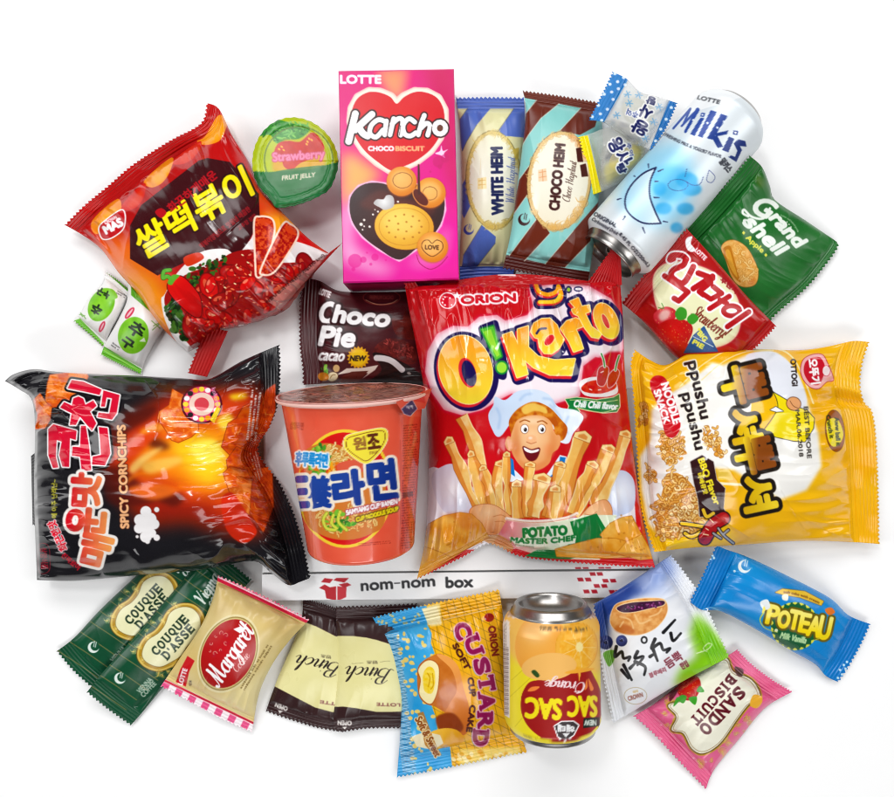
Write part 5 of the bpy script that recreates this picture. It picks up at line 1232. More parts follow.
A.E(30, 590, 30, 44, 0xe98a5a, 0, .55, blur=14); A.E(235, 600, 30, 40, 0xe98a5a, 0, .55, blur=14); A.P([(20, 500), (40, 440), (60, 560), (50, 660), (20, 610)], 0xd47a44, .55, sm=1, blur=12); A.P([(250, 480), (285, 560), (240, 670), (190, 712), (230, 600)], 0xd47a44, .5, sm=1, blur=12); A.E(140, 425, 70, 20, 0xfbe0bc, 0, .7, blur=10); A.P([(40, 650), (120, 690), (210, 670), (170, 725), (90, 722)], 0xd98452, .6, sm=1, blur=7); A.E(128, 535, 32, 26, 0xf6b98a, 0, .9, blur=3); A.E(122, 528, 12, 8, 0xfdeedd, 0, .8, blur=3); A.L([(100, 552), (128, 562), (158, 552)], 4, 0xb5603a)
for x in (88, 190): A.E(x, 474, 22, 26, W_, ol=[(3, 0x8a4a2a)]); A.E(x + 4, 478, 10, 13, 0x2a1c1c); A.E(x, 472, 3, 3, W_)
A.L([(60, 432), (88, 420), (118, 430)], 7, 0xa2541f); A.L([(165, 432), (195, 425), (222, 442)], 7, 0xa2541f)
A.P([(78, 580), (128, 598), (178, 590), (160, 650), (125, 665), (95, 640)], 0x6a1420, sm=1, ol=[(3, 0x7a2a1c)]); A.P([(84, 584), (128, 602), (172, 594), (165, 610), (125, 618), (92, 606)], W_, sm=1)
A.P([(240, 720), (300, 630), (340, 640), (330, 720), (260, 790), (180, 800)], 0xe9f1fa); A.P([(300, 640), (335, 645), (320, 720), (240, 790), (225, 775), (290, 710)], 0x2a78c4); A.P([(-10, 690), (40, 730), (110, 800), (60, 820), (-20, 780)], 0xe9f1fa); A.P([(-5, 640), (20, 660), (30, 760), (0, 740)], 0x2a78c4); A.P([(110, 740), (180, 740), (160, 800), (130, 800)], 0xd83a40)
# fries
A.V(400, 350, 6)
FR = [0xf6d288, 0xf0c070, 0xf9dea0]
def fry(q, w, c=0, tip=True):
    """a flat-sided chip: lit face, browned side, cut end"""
    w = w * 1.15; q = np.array(q, float); q = resample(spline(q, False, 4) if len(q) > 2 else q, 7)
    rs = np.random.RandomState(int(q[0, 0]) + 7); d = np.diff(q, axis=0); d = np.vstack([d, d[-1:]]); n = np.stack([-d[:, 1], d[:, 0]], 1); n /= np.linalg.norm(n, axis=1, keepdims=True)
    jw = (w / 2) * (1 + .16 * rs.randn(7))[:, None]; Lf = q + n * jw; Rt = q - n * jw * (.9 + .1 * rs.rand())
    A.P(np.vstack([Lf, Rt[::-1]]), 0xdd9048, ol=[(3, 0xa8602c)])
    mid = q - n * jw * .25 if c % 2 else q + n * jw * .25
    face = np.vstack([Lf, mid[::-1]]) if c % 2 else np.vstack([mid, Rt[::-1]])
    A.P(face, nz(FR[c % 3], 0xecb260, 40, int(q[0, 1]), k=1.4)); edge_ = Lf if c % 2 else Rt
    A.L([tuple(p_) for p_ in edge_], w * .10, 0xfbe6b4, .8)
    if tip:
        e = q[0]; u = -d[0] / np.linalg.norm(d[0]); a, b = Lf[0], Rt[0]
        cut = [a, a + u * w * .30, e + u * w * .62, b + u * w * .42, b]
        A.P(cut, 0xf4d898, ol=[(3, 0xa85a26)]); A.P([(x * .55 + (e + u * w * .2)[0] * .45, y * .55 + (e + u * w * .2)[1] * .45) for x, y in cut], 0xd98a48, .9, blur=2)
A.P([(-40, 800), (200, 700), (330, 740), (420, 1000), (760, 1040), (1100, 1000), (1300, 720), (1400, 800), (1420, 1100), (1300, 1180), (300, 1200), (100, 1100)], 0xf0eef6)
A.P([(190, 760), (250, 700), (330, 690), (420, 800), (520, 950), (480, 990), (300, 990), (220, 900)], rad(330, 830, 180, 0xfbfbff, 0xd5d2e6), sm=1)
A.P([(1200, 900), (1290, 740), (1360, 730), (1408, 800), (1400, 950), (1300, 1000), (1220, 1000)], rad(1320, 850, 160, 0xf4f7ff, 0xbfc9e6), sm=1)
A.P([(430, 960), (600, 800), (900, 760), (1150, 780), (1120, 980), (900, 1010), (600, 1010)], 0xd0602c)
fry([(370, 400), (450, 560), (480, 700), (520, 860)], 66, 2, False); fry([(300, 560), (370, 720), (440, 900), (520, 960)], 62, 0)
fry([(430, 640), (470, 780), (520, 980)], 58, 1); fry([(600, 700), (580, 800), (590, 990)], 60, 2); fry([(500, 720), (540, 860), (560, 990)], 44, 0)
fry([(1090, 540), (1030, 700), (980, 860), (930, 1000)], 82, 1); fry([(1250, 610), (1180, 760), (1090, 900), (1040, 990)], 66, 0); fry([(1350, 520), (1290, 700), (1220, 850), (1160, 940)], 60, 2); fry([(1150, 700), (1080, 850), (1030, 980)], 56, 1)
fry([(640, 640), (640, 800), (660, 990)], 46, 1); fry([(780, 700), (760, 860), (760, 1000)], 44, 0); fry([(960, 700), (920, 850), (880, 1000)], 46, 2); fry([(850, 790), (820, 900), (800, 1000)], 76, 2); fry([(930, 850), (920, 940), (905, 1010)], 60, 0); fry([(700, 820), (700, 920), (710, 1010)], 58, 1)
for q in ([(420, 960), (470, 930), (560, 930), (640, 980), (680, 1030), (640, 1080), (540, 1110), (470, 1080), (425, 1020)], [(1080, 1000), (1150, 930), (1230, 900), (1270, 950), (1260, 1020), (1180, 1060), (1080, 1060), (1050, 1030)]):
    A.P(q, rad(np.mean([p[0] for p in q]), 980, 130, 0xf8cda2, 0xe59a66), sm=1, ol=[(3, 0xb5603a)])
for q in ([(560, 1000), (610, 990), (650, 1015)], [(570, 1030), (620, 1030), (640, 1060)], [(1110, 985), (1150, 990), (1180, 970)], [(1100, 1015), (1150, 1020), (1180, 1005)]): A.L(q, 4, 0xc87a4c)
# dish rim and caption
A.V(400, 460, 6)
A.P([(560, 500), (640, 360), (760, 370), (900, 372), (1060, 350), (1100, 330), (1300, 330), (1230, 560), (1180, 620), (900, 590), (650, 520)], lin((620, 400), 0xd8717c, (900, 420), 0xe9f0d4))
A.P([(1020, 370), (1180, 320), (1240, 420), (1150, 560), (1000, 600), (720, 590), (820, 540), (960, 540), (1050, 480)], GR)
A.L([(640, 352), (760, 368), (880, 366), (1000, 348), (1062, 322)], 20, 0xf6e4d8)
A.L([(640, 358), (760, 374), (880, 372), (1000, 354), (1062, 328)], 5, 0xd89a84)
A.P([(652, 462), (735, 470), (735, 405), (1000, 385), (1010, 450), (1058, 455), (1050, 500), (900, 520), (700, 520)], 0xf0f3e0, sm=0)
A.T('POTATO', 870, 430, 262, 54, -4, 0x1d7a3a, b=5.5); A.T('MASTER CHEF', 858, 486, 388, 30, -2, 0x1d7a3a, b=3.4, arc=-.3, sh=.1); A.rule(750, 515, 120, 14, 8, 0x6a7a5a, 1, 3)
A.rule(840, 545, 80, 12, 0, 0xd8e8d0, 1, 9)
# crisps at the two lower corners
def crisp(q, s=1):
    A.P(q, nz(0xdb9038, 0xebb45c, 60, s, k=2.0), sm=0, ol=[(3, 0xb06a28)])
    Q = np.array(q); c = Q.mean(0)
    rs = np.random.RandomState(s)
    for k in range(10): x, y = c + rs.randn(2) * np.ptp(Q, axis=0) * .2; A.E(x, y, 4 + 8 * rs.rand(), 3 + 4 * rs.rand(), 0xb5702c, rs.rand() * 180, .6)
crisp([(100, 715), (125, 560), (150, 440), (170, 385), (260, 335), (360, 315), (430, 325), (490, 380), (535, 465), (380, 545), (250, 630)], 4)
A.P([(240, 330), (360, 315), (440, 330), (480, 390), (420, 420), (350, 400), (330, 350)], 0xd2763a, .55, sm=1, blur=10); A.P([(150, 690), (250, 610), (330, 570), (300, 600), (200, 660)], 0xc4622c, .6, blur=5); A.L([(150, 520), (260, 560), (340, 600)], 5, 0xc07a34)
A.P([(500, 470), (600, 450), (680, 520), (640, 560), (540, 505)], 0xc88a50, .8, sm=1)
crisp([(1200, 450), (1260, 380), (1330, 345), (1390, 335), (1440, 430), (1540, 600), (1400, 560), (1280, 530)], 7)
crisp([(930, 535), (1060, 500), (1180, 470), (1290, 470), (1360, 490), (1330, 540), (1420, 580), (1240, 590), (940, 580)], 8); crisp([(1300, 560), (1360, 490), (1450, 450), (1530, 590), (1440, 600)], 9)
A.L([(950, 545), (1080, 560), (1260, 570)], 6, 0xf3d08c)
A.P([(640, 545), (720, 575), (900, 592), (1130, 598), (1540, 605), (1560, 680), (900, 640), (600, 560)], 0xc8182e)
A.V(0, 0, 1)
bag = packet('snack_bag', 'large red potato snack bag with orange bubble lettering and a printed cook, in the centre', 'snack bag',
       ([(405, 287), (440, 285), (500, 284), (560, 284), (620, 281)], [(620, 281), (623, 320), (625, 370), (631, 430), (637, 480), (645, 530), (655, 567)],
        [(417, 579), (440, 568), (464, 556), (486, 544), (500, 547), (520, 556), (560, 561), (610, 565), (655, 567)],
        [(405, 287), (409, 310), (416, 345), (424, 390), (428, 440), (428, 490), (425, 540), (417, 579)]),
       A, T=58, zc=(40, 44, 34, 28), seals={'bottom': .034}, seed=61, pleat=7.5, lump=6, wr=1.35, curl=1.5, rough=.15, pw=2.4,
       extra=lambda U, V, X, Y: 9 * (1 - sstep(V / .05)) * sstep(np.minimum(U, 1 - U) / .1) + 5 * np.exp(-((X - 450 - (Y - 540) * -.6) / 9) ** 2) * sstep((V - .72) / .2) * sstep((1 - V) / .1))
strip = Art(390, 240, 630, 300, 0xb51628)
strip.V(395, 245, 6); strip.L([(240, 245), (440, 190), (640, 165)], 4, 0x7e0c1a); strip.L([(620, 178), (720, 182)], 10, 0xf4e9ea)
def flap(parent, q, z, art, nm='end_seal', amp=1.0, mat=None, seed=1):
    P, U, Vv = coons(*q); 
    Z = (z[0] * (1 - U) + z[1] * U) * (1 - Vv) + (z[3] * (1 - U) + z[2] * U) * Vv
    Z = Z + amp * 2 * (fbm(P[..., 0] / 14, P[..., 1] / 5, seed) - .5)
    pack_part(nm, parent, P, Z, Z - .6, art, mat or print_mat('printed_film', .28), True)
flap(bag, ([(440, 283.5), (470, 278), (500, 274.5), (540, 275), (588, 281)], [(588, 281), (589, 284), (590, 287)], [(424, 288), (470, 288), (520, 287.5), (590, 287)], [(440, 283.5), (430, 287), (424, 288)]), (38, 44, 52, 50), strip, amp=2.5, seed=3)
strip_quad(bag, [(398, 263), (404.5, 265), (419, 287.5), (406, 289)], (52, 56, 46, 44), strip)
strip_quad(bag, [(611, 250), (620.5, 249), (622, 285), (586, 285)], (60, 64, 50, 46), strip)
# ================================================================== noodle snack bag
A = Art(622, 335, 890, 560, 0xf0b52c)
A.V(630, 340, 6)
A.P([(-60, -40), (1700, -40), (1700, 1500), (-60, 1500)], nz(0xeeb028, 0xf4bd3a, 220, 3))
A.P([(20, 160), (110, 200), (250, 160), (420, 60), (300, 240), (180, 330), (120, 480), (60, 620), (20, 500)], 0xf5c445, .7, blur=20)
wh = [(470, 130), (560, 150), (700, 90), (840, 70), (930, 110), (1010, 210), (1080, 420), (1130, 560), (1150, 760), (1060, 900), (900, 960), (620, 780), (520, 770), (420, 780), (440, 1000), (410, 1180), (300, 1230), (180, 1190), (110, 1100), (70, 900), (60, 700), (120, 600), (130, 420), (230, 300), (340, 250)]
A.P(wh, 0xf7f5f0, blur=9, sm=0)
A.P([(700, 90), (840, 66), (930, 110), (1010, 210), (1060, 380), (940, 420), (760, 300), (720, 180)], 0xeceef6, sm=1, blur=3)
A.P([(250, 200), (420, 90), (560, 60), (480, 150), (340, 260), (230, 330)], 0xf3ba36, .9, blur=6)
A.L([[(430, 240), (560, 130), (700, 70), (860, 60)], [(300, 280), (420, 160), (560, 70)]], 7, 0xf9e6a8, .9)
A.L([(700, 60), (860, 50), (960, 90), (1030, 200), (1100, 380)], 10, 0xf9e9b0, .9)
A.P([(150, 1130), (560, 1060), (640, 1200), (500, 1240), (150, 1250)], 0xf2c52f, blur=18)
A.P([(520, 780), (600, 780), (620, 840), (530, 840)], 0xf4cf5e); A.L([(530, 860), (700, 870)], 16, 0xfaf0c8)
nood = [0xf2cc86, 0xe9b566, 0xf7deA6, 0xe2a04e]
scatter(A, [(180, 580), (250, 560), (330, 600), (330, 700), (240, 770), (190, 700)], 40, [0xe6a85a, 0xf0c27c], 12, 22, 3, .6); curls(A, [(170, 570), (250, 560), (330, 610), (330, 690), (260, 760), (190, 700)], 70, nood, 48, 9, 4)
curls(A, [(440, 510), (500, 520), (560, 600), (590, 640), (540, 700), (500, 690), (440, 600)], 40, nood, 40, 9, 5); curls(A, [(50, 370), (80, 380), (110, 480), (70, 530)], 22, nood + [0xc98038], 40, 9, 6); curls(A, [(80, 740), (150, 750), (160, 840), (100, 860)], 22, nood, 36, 8, 7)
big = [(230, 820), (290, 800), (380, 880), (410, 1000), (400, 1120), (330, 1180), (200, 1190), (150, 1140), (170, 1060), (190, 920)]
A.P(big, 0xdf9f50, sm=1); curls(A, big, 230, nood, 62, 11, 8, 0xa8642a)
A.P([(120, 250), (150, 215), (200, 220), (235, 270), (270, 370), (300, 470), (298, 540), (260, 585), (215, 570), (195, 500), (170, 400), (130, 310)], 0xc92430, sm=1)
A.T('NOODLE', 246, 378, 250, 46, 73, W_, b=3.4); A.T('SNACK', 192, 400, 210, 40, 73, W_, b=3.2)
A.T('ppushu', 407, 300, 350, 88, 77, 0x241a1a, b=3.4, ol=[(8, 0xf8f4e8)]); A.T('ppushu', 372, 488, 345, 84, 76, 0x241a1a, b=3.4, ol=[(8, 0xf8f4e8)])
A.V(630, 430, 6)
A.P([(362, 190), (432, 152), (500, 190), (520, 300), (570, 350), (560, 470), (590, 520), (420, 520), (410, 420), (385, 320)], 0x32181a, ol=[(4, 0xb9b0ae)])
A.T('BBQ Flavor', 472, 310, 290, 44, 70, 0xf3e24a, b=3); A.T('바베큐맛', 436, 322, 130, 30, 72, 0xf3e24a, b=2.4)
A.L([[(500, 500), (460, 520), (440, 480)], [(440, 580), (380, 570), (310, 560)], [(430, 610), (370, 640), (330, 620)]], 20, 0xf0c84a, ol=[(6, 0x2c1416)])
A.L([(560, 530), (500, 570), (450, 650)], 74, 0xb3292c, ol=[(8, 0x2c1416)]); A.L([(570, 520), (530, 548)], 30, 0xc94440, .8); A.L([(450, 640), (430, 660)], 24, 0x8c1c22, .8); A.L([[(480, 535), (500, 555)], [(455, 590), (470, 600)], [(440, 625), (470, 630)]], 6, 0xf3d9b0)
A.L([[(530, 590), (560, 630), (620, 680)], [(560, 625), (590, 600)], [(545, 650), (500, 620)]], 12, 0xa9a9ad, ol=[(5, 0x2c1416)])
# yellow horn drawn with a black outline
A.V(745, 340, 6)
A.P([(150, 300), (180, 320), (265, 370), (300, 400), (370, 420), (415, 470), (410, 530), (360, 610), (290, 605), (200, 585), (100, 560), (40, 480), (60, 380)], 0xf6e032, ol=[(4, 0x1e1a18)], sm=0)
A.P([(150, 300), (190, 350), (190, 420), (160, 490), (100, 560), (30, 500), (40, 360)], 0xf3bf3c); A.L([(165, 305), (192, 365), (188, 430), (100, 556)], 4, 0x1e1a18); A.P([(150, 420), (185, 400), (232, 428), (190, 432)], W_, ol=[(3, 0x1e1a18)])
A.E(292, 382, 42, 38, 0xe9a874, 20, ol=[(4, 0x5a2c18)]); A.L([(270, 365), (290, 395), (320, 410)], 3, 0x5a2c18)
# logo of four stacked syllables
def syl(t, cx, cy, w, h, a):
    A.T(t, cx, cy, w, h, a, 0x1e1712, b=12, ol=[(24, 0x1e1712)])
A.V(630, 340, 6)
SY = [('뿌', 680, 262, 218, 250, 76), ('셔', 690, 512, 190, 170, 77), ('뿌', 744, 690, 210, 215, 77), ('셔', 768, 918, 200, 190, 78)]
for t_ in SY: syl(*t_)
for t, cx, cy, w, h, a in SY:
    A.T(t, cx, cy, w, h, a, lin((cx - h * .32, 0), 0xf4d84a, (cx + h * .12, 0), 0x8a4a22) if t == '뿌' else lin((cx - h * .6, 0), 0xcfa02c, (cx + h * .5, 0), 0xf3d64c), b=12)
A.V(745, 340, 6)
A.P([(335, 180), (350, 120), (400, 90), (460, 88), (490, 130), (530, 235), (490, 250), (440, 292), (390, 280), (350, 235)], 0xefb3b4, sm=1, ol=[(4, 0xa82a34)])
A.P([(352, 180), (365, 130), (410, 105), (455, 108), (480, 170), (450, 262), (400, 265), (365, 225)], 0xc22a36, sm=1)
A.T('오뚜기', 415, 188, 148, 56, 82, W_, b=3.4); A.E(488, 185, 22, 30, 0xf6e4e4, 0, ol=[(3, 0xc22a36)])
A.T('OTTOGI', 294, 195, 160, 32, 86, 0x241a1a, b=2)
A.T('BEST BEFORE', 376, 555, 310, 26, 86, 0x2a2420, b=1.2); A.T('MAR.06.2018', 326, 560, 280, 24, 85, 0x2a2420, b=1.2)
A.E(540, 545, 56, 124, 0x9a5422, -5, ol=[(3, 0x5a3010)]); A.P([(488, 500), (520, 470), (560, 480), (590, 560), (570, 620), (530, 640), (500, 600)], 0xf0dc2e, sm=1)
A.T('Aww ball it', 556, 550, 170, 26, 86, 0x1e2a16, b=1.6); A.T('Crunch it', 510, 520, 140, 24, 80, 0x1e2a16, b=1.6)
packet('noodle_snack_bag', 'large yellow noodle snack bag with brown hangul letters running downwards, at the right', 'snack bag',
       ([(635, 350), (650, 360), (666, 365), (690, 353), (720, 349), (760, 349), (800, 350), (830, 346), (853, 341), (869, 342)], [(869, 342), (862, 364), (860, 385), (864, 402), (872, 412), (876, 440), (878, 490), (879, 544)],
        [(655, 552), (690, 548), (740, 545), (800, 541), (850, 542), (879, 544)], [(635, 350), (631, 365), (634, 400), (637, 450), (640, 500), (647, 530), (655, 552)]),
       A, T=50, zc=(32, 14, 12, 34), seals={'left': .045, 'right': .11}, seed=71, pleat=7, lump=6, wr=1.3, curl=4, rough=.16,
       extra=lambda U, V, X, Y: -7 * np.exp(-(((V - .3 + (1 - U) * .25)) / .035) ** 2) * sstep((U - .72) / .12) + 5 * np.exp(-(((V - .26 + (1 - U) * .25)) / .04) ** 2) * sstep((U - .72) / .12))

# ================================================================== black corn snack bag
A = Art(0, 340, 318, 592, 0x17161a)
A.V(0, 340, 6)
A.P([(-10, -10), (2000, -10), (2000, 1600), (-10, 1600)], nz(0x141317, 0x1c1b1f, 260, 3))
A.V(130, 340, 6)
A.P([(-160, 760), (-110, 520), (60, 420), (240, 300), (520, 290), (760, 270), (860, 420), (800, 700), (860, 1000), (800, 1180), (600, 1180), (350, 1100), (100, 1120), (-60, 960)], 0x9c2a18, blur=44)
A.P([(-90, 620), (80, 500), (300, 400), (560, 330), (720, 320), (740, 560), (760, 900), (640, 1060), (360, 960), (120, 900), (-60, 800)], 0xd44a26, blur=40)
A.P([(60, 640), (320, 560), (600, 480), (680, 640), (640, 900), (420, 920), (200, 800), (60, 820)], 0xf3923a, blur=40)
A.P([(240, 620), (420, 560), (560, 640), (600, 760), (500, 880), (380, 820), (300, 720)], 0xf9d046, blur=34)
for q in ([(-140, 560), (0, 430), (160, 400), (120, 470), (-20, 560), (-100, 660)], [(-150, 800), (-60, 760), (60, 860), (160, 960), (-20, 1000), (-140, 960)], [(100, 620), (160, 590), (240, 640), (180, 660)], [(180, 880), (320, 940), (260, 1000), (120, 930)]): A.P(q, 0x4a1612, .75, sm=1, blur=14)
A.L([[(-80, 700), (0, 600), (120, 540)], [(-40, 860), (60, 800), (160, 800)], [(200, 560), (300, 520), (420, 520)], [(300, 880), (420, 900), (520, 860)]], 26, 0xf08038, .7, blur=9, w1=8)
for q, c in (([(0, 760), (80, 690), (200, 640), (120, 710), (20, 800)], 0xf9d27a), ([(60, 550), (150, 500), (230, 520), (120, 570)], 0xf4a04a), ([(600, 330), (700, 320), (690, 350), (620, 360)], 0xf9e04a), ([(520, 480), (600, 440), (620, 520), (560, 540)], 0xfbe65a), ([(-60, 700), (100, 560), (160, 570), (20, 700)], 0xd84a28), ([(-20, 900), (140, 860), (300, 900), (140, 960)], 0xf3783c), ([(360, 640), (500, 600), (560, 700), (440, 740)], 0xfbee6a), ([(80, 740), (280, 700), (300, 740), (120, 800)], 0xfac664), ([(-100, 660), (-40, 600), (40, 560), (-30, 640)], 0xb83a20)): A.P(q, c, .85, sm=1, blur=11)
def corn(q, s=1, c0=0xd85c22, c1=0xf29250):
    A.P(q, nz(c0, c1, 30, s, k=3.0), sm=0, ol=[(4, 0x9c3a14)])
    Q = np.array(q); c = Q.mean(0); rs = np.random.RandomState(s)
    for k in range(9):
        a = c + rs.randn(2) * np.ptp(Q, axis=0) * .16; b = a + rs.randn(2) * 26; A.L([tuple(a), tuple((a + b) / 2 + rs.randn(2) * 6), tuple(b)], 5, [0xf6a86a, 0xc04e1e][k % 2], .6, blur=1)
corn([(255, 295), (320, 330), (380, 350), (400, 420), (410, 540), (370, 580), (290, 615), (250, 600), (215, 540), (165, 470), (175, 430), (235, 390)], 3)
corn([(640, 470), (680, 400), (720, 380), (740, 520), (700, 620), (600, 690), (550, 640), (590, 500)], 4, 0xd04e18, 0xe8702c); corn([(580, 720), (640, 640), (720, 680), (760, 800), (740, 900), (660, 880), (590, 800)], 5, 0xcc4a16, 0xe8702c)
corn([(560, 800), (600, 760), (700, 780), (760, 900), (740, 1060), (650, 1010), (600, 920)], 6); corn([(820, 300), (870, 265), (870, 420), (800, 620), (740, 640), (700, 600)], 7, 0xb03c12, 0xd4561c); corn([(740, 780), (850, 760), (860, 1000), (800, 1150), (720, 1040)], 8, 0xb23c12, 0xd85a20)
A.V(0, 340, 6)
corn([(300, 210), (400, 195), (520, 190), (530, 220), (470, 320), (400, 390), (310, 405), (270, 380), (285, 260)], 9); corn([(200, 360), (240, 320), (280, 380), (310, 400), (300, 480), (270, 530), (210, 535), (225, 450)], 10)
# badge ring, plain in the middle
A.V(130, 340, 6)
A.E(430, 385, 124, 118, 0x5a1420, 0); A.E(430, 385, 112, 106, 0xe8527a, 0)
for k in range(16):
    a = k * .3927; A.E(430 + 96 * math.cos(a), 385 + 90 * math.sin(a), 17, 15, [0xf7e25a, 0xffffff, 0x222222, 0xf3a63c][k % 4], 0)
A.E(430, 385, 76, 70, 0xf6d8c8, 0); A.E(430, 385, 44, 40, 0xd8404c, 0, .9)
A.P([(480, 480), (520, 400), (545, 410), (505, 500)], 0xf4d84a)
A.T('kokomi', 515, 340, 110, 24, 75, 0xf2a0c8, b=1)
for i, (x, y) in enumerate(((722, 420), (752, 440), (782, 455))): A.rule(x - 8 * i, y, 360 - 30 * i, 24, -84, 0xf0e8e4, 1, 20 + i, .9)
A.rule(760, 760, 180, 50, 76, 0xe8dcd8, 3, 9, .7)
# smoke puff and curls
A.V(110, 450, 6)
for x, y, r in ((215, 370, 32), (180, 420, 34), (240, 415, 38), (175, 470, 30), (225, 470, 40), (265, 445, 30), (215, 520, 34), (250, 500, 26), (280, 358, 14), (280, 526, 18), (163, 520, 8), (225, 548, 14)): A.E(x, y, r, r, 0xf3efef, 0, ol=[(2, 0xbdb5b5)])
for x, y, r in ((215, 370, 30), (180, 420, 32), (240, 415, 36), (175, 470, 28), (225, 470, 38), (265, 445, 28), (215, 520, 32), (250, 500, 24)): A.E(x, y, r, r, 0xf6f3f3, 0)
A.P([(668, 300), (730, 255), (790, 330), (850, 430), (880, 500), (800, 560), (700, 480)], 0xd23a26, sm=1, blur=3)
A.T('SPICY CORNCHIPS', 78, 160, 618, 48, -92, 0xf3b98a, b=4, ol=[(4, 0x3c1a14)])
# title
A.V(0, 340, 6)
RDC = 0xd42a40
def pl(q): A.PP(q, RDC, ol=[(13, 0x0e0d10)])
TT = [[(405, 290), (430, 240), (500, 250), (610, 298), (598, 330), (510, 310)], [(360, 405), (385, 372), (430, 392), (440, 350), (470, 338), (500, 352), (512, 388), (560, 362), (580, 395), (540, 430), (578, 500), (552, 545), (480, 460), (455, 510), (418, 510), (430, 440)],
      [(620, 302), (718, 330), (700, 440), (672, 478), (585, 462), (592, 435), (655, 442), (672, 350), (640, 345), (630, 400), (605, 400)],
      [(290, 535), (320, 505), (460, 545), (455, 600), (420, 590), (415, 762), (375, 760), (355, 690), (370, 610), (340, 600), (335, 700), (350, 765), (318, 768), (290, 690)],
      [(435, 640), (480, 640), (485, 515), (515, 515), (535, 640), (548, 782), (490, 785), (480, 700), (432, 695)], [(592, 522), (645, 528), (662, 680), (630, 752), (552, 748), (556, 700), (605, 690), (600, 600)]]
for q in TT: A.P(q, RDC, ol=[(20, 0x0e0d10)])
for q in TT: A.P(q, RDC, ol=[(8, 0xf6f2f2)])
A.V(0, 450, 6)
RO = lin((420, 0), 0xcf2c34, (660, 0), 0xf0a060)
A.T('맛', 514, 240, 190, 166, -86, RO, b=11, ol=[(18, 0xf4efe9)]); A.T('운', 516, 428, 150, 225, -84, RO, b=11, ol=[(18, 0xf4efe9)]); A.T('매', 574, 602, 170, 176, -76, RO, b=11, ol=[(18, 0xf4efe9)])
A.T('맛', 514, 240, 190, 166, -86, RO, b=10); A.T('운', 516, 428, 150, 225, -84, RO, b=10); A.T('매', 574, 602, 170, 176, -76, RO, b=10)
A.T('에 아주 난리난~', 325, 292, 232, 34, -90, 0xd9d24a, b=1.5); A.T('화끈한맛', 345, 515, 190, 52, 245, 0xe02a3c, b=2.5, ol=[(5, 0xf4d8dc)]); A.T('진짜왔어', 425, 668, 130, 34, 40, 0xc42434, b=2)
A.L([(232, 575), (262, 560), (292, 580), (300, 650), (296, 720), (262, 742), (235, 728), (228, 650)], 3.5, 0x8c2430, closed=True); A.T('삼양식품', 264, 650, 130, 42, 86, 0x8c2430, b=2)
packet('corn_snack_bag', 'large black corn snack bag with printed flames and red hangul title, at the left', 'snack bag',
       ([(5, 381), (14, 374), (34, 369), (60, 372), (120, 375), (180, 378), (203, 380), (216, 376), (240, 362), (262, 352), (279, 345)],
        [(279, 345), (280, 370), (278, 402), (270, 426), (260, 441), (258, 452), (265, 464), (280, 484), (293, 512), (303, 545), (310, 578)],
        [(37, 580), (70, 581), (100, 579), (150, 574), (200, 570), (252, 561), (270, 572), (288, 585), (300, 582), (310, 578)],
        [(5, 381), (20, 390), (32, 400), (35, 430), (34, 480), (35, 530), (37, 580)]),
       A, T=58, zc=(30, 46, 34, 22), seals={'right': .065}, seed=72, pleat=7.5, lump=7, wr=1.35, curl=2.5, rough=.13, pw=2.3)
edge = Art(25, 450, 45, 530, 0x17161a)
strip_quad(bpy.data.objects['corn_snack_bag'], [(32.5, 524), (31, 456), (36, 452), (37, 528)], (10, 12, 18, 18), edge)

# ================================================================== two coffee wafer packets
def couque(A, ox, oy, front):
    A.V(50 + ox, 560 + oy, 6)
    A.P([(-1500, -1500), (2500, -1500), (2500, 2500), (-1500, 2500)], nz(0x0e452c, 0x125236, 120, 5))
    for k in range(-3, 16):       # hairline bands across the packet
        c = np.array([330, 730]) + np.array([62, -58]) * k * 1.02
        A.L([(c[0] - 190, c[1] - 165), (c[0] - 60, c[1] - 60), (c[0] + 60, c[1] + 20), (c[0] + 190, c[1] + 110)], 5, 0x8a7c4c, .9)
    pq = [(560, 530), (590, 480), (650, 440), (690, 390), (720, 320), (780, 285), (850, 290), (895, 340), (900, 420), (860, 480), (820, 520), (790, 570), (730, 610), (660, 640), (590, 620), (555, 580)]
    A.P([(x + (-6 if x < 700 else 4), y + 2) for x, y in pq], 0xc39a3c, sm=1, ol=[(30, 0x5a4418), (25, 0xd9bb62), (14, 0xb08a34)])
    scrolls(A, 640, 420, 70, 50, -45, 0, 360, 7, 0xe9d27a, 0x6a4e18, 3, 20); scrolls(A, 700, 650, 60, 30, -45, 0, 360, 6, 0xd9b95a, 0x6a4e18, 4, 18); scrolls(A, 545, 560, 30, 50, -45, 0, 360, 4, 0xe9d27a, 0x6a4e18, 5, 20); scrolls(A, 740, 290, 40, 20, -45, 0, 360, 3, 0xe9d27a, 0x6a4e18, 6, 18)
    A.P(pq, 0xe9e6bc, sm=1, ol=[(3, 0x6a5424)])
    A.serif('COUQUE', 718, 452, 292, 52, -48, 0x16301e, b=2.6); A.serif("D'ASSE", 768, 492, 250, 52, -48, 0x16301e, b=2.6)
    A.script('Vienna', 940, 162, 190, 80, -60, 0xe8f0ea, wt=12, thin=.45); A.script('coffee', 985, 200, 150, 70, -62, 0xe8f0ea, wt=11, thin=.45)
    moon(A, 420, 710, 34, 0xe8f0ea, 0x114c32, 20)
    A.T('VIENNA', 568, 752, 112, 30, -46, 0xc9d4c4, b=1.3); A.T('COFFEE', 590, 775, 112, 30, -46, 0xc9d4c4, b=1.3)
A = Art(50, 500, 240, 695, 0x0f4a30); couque(A, -26.5, -31, False)
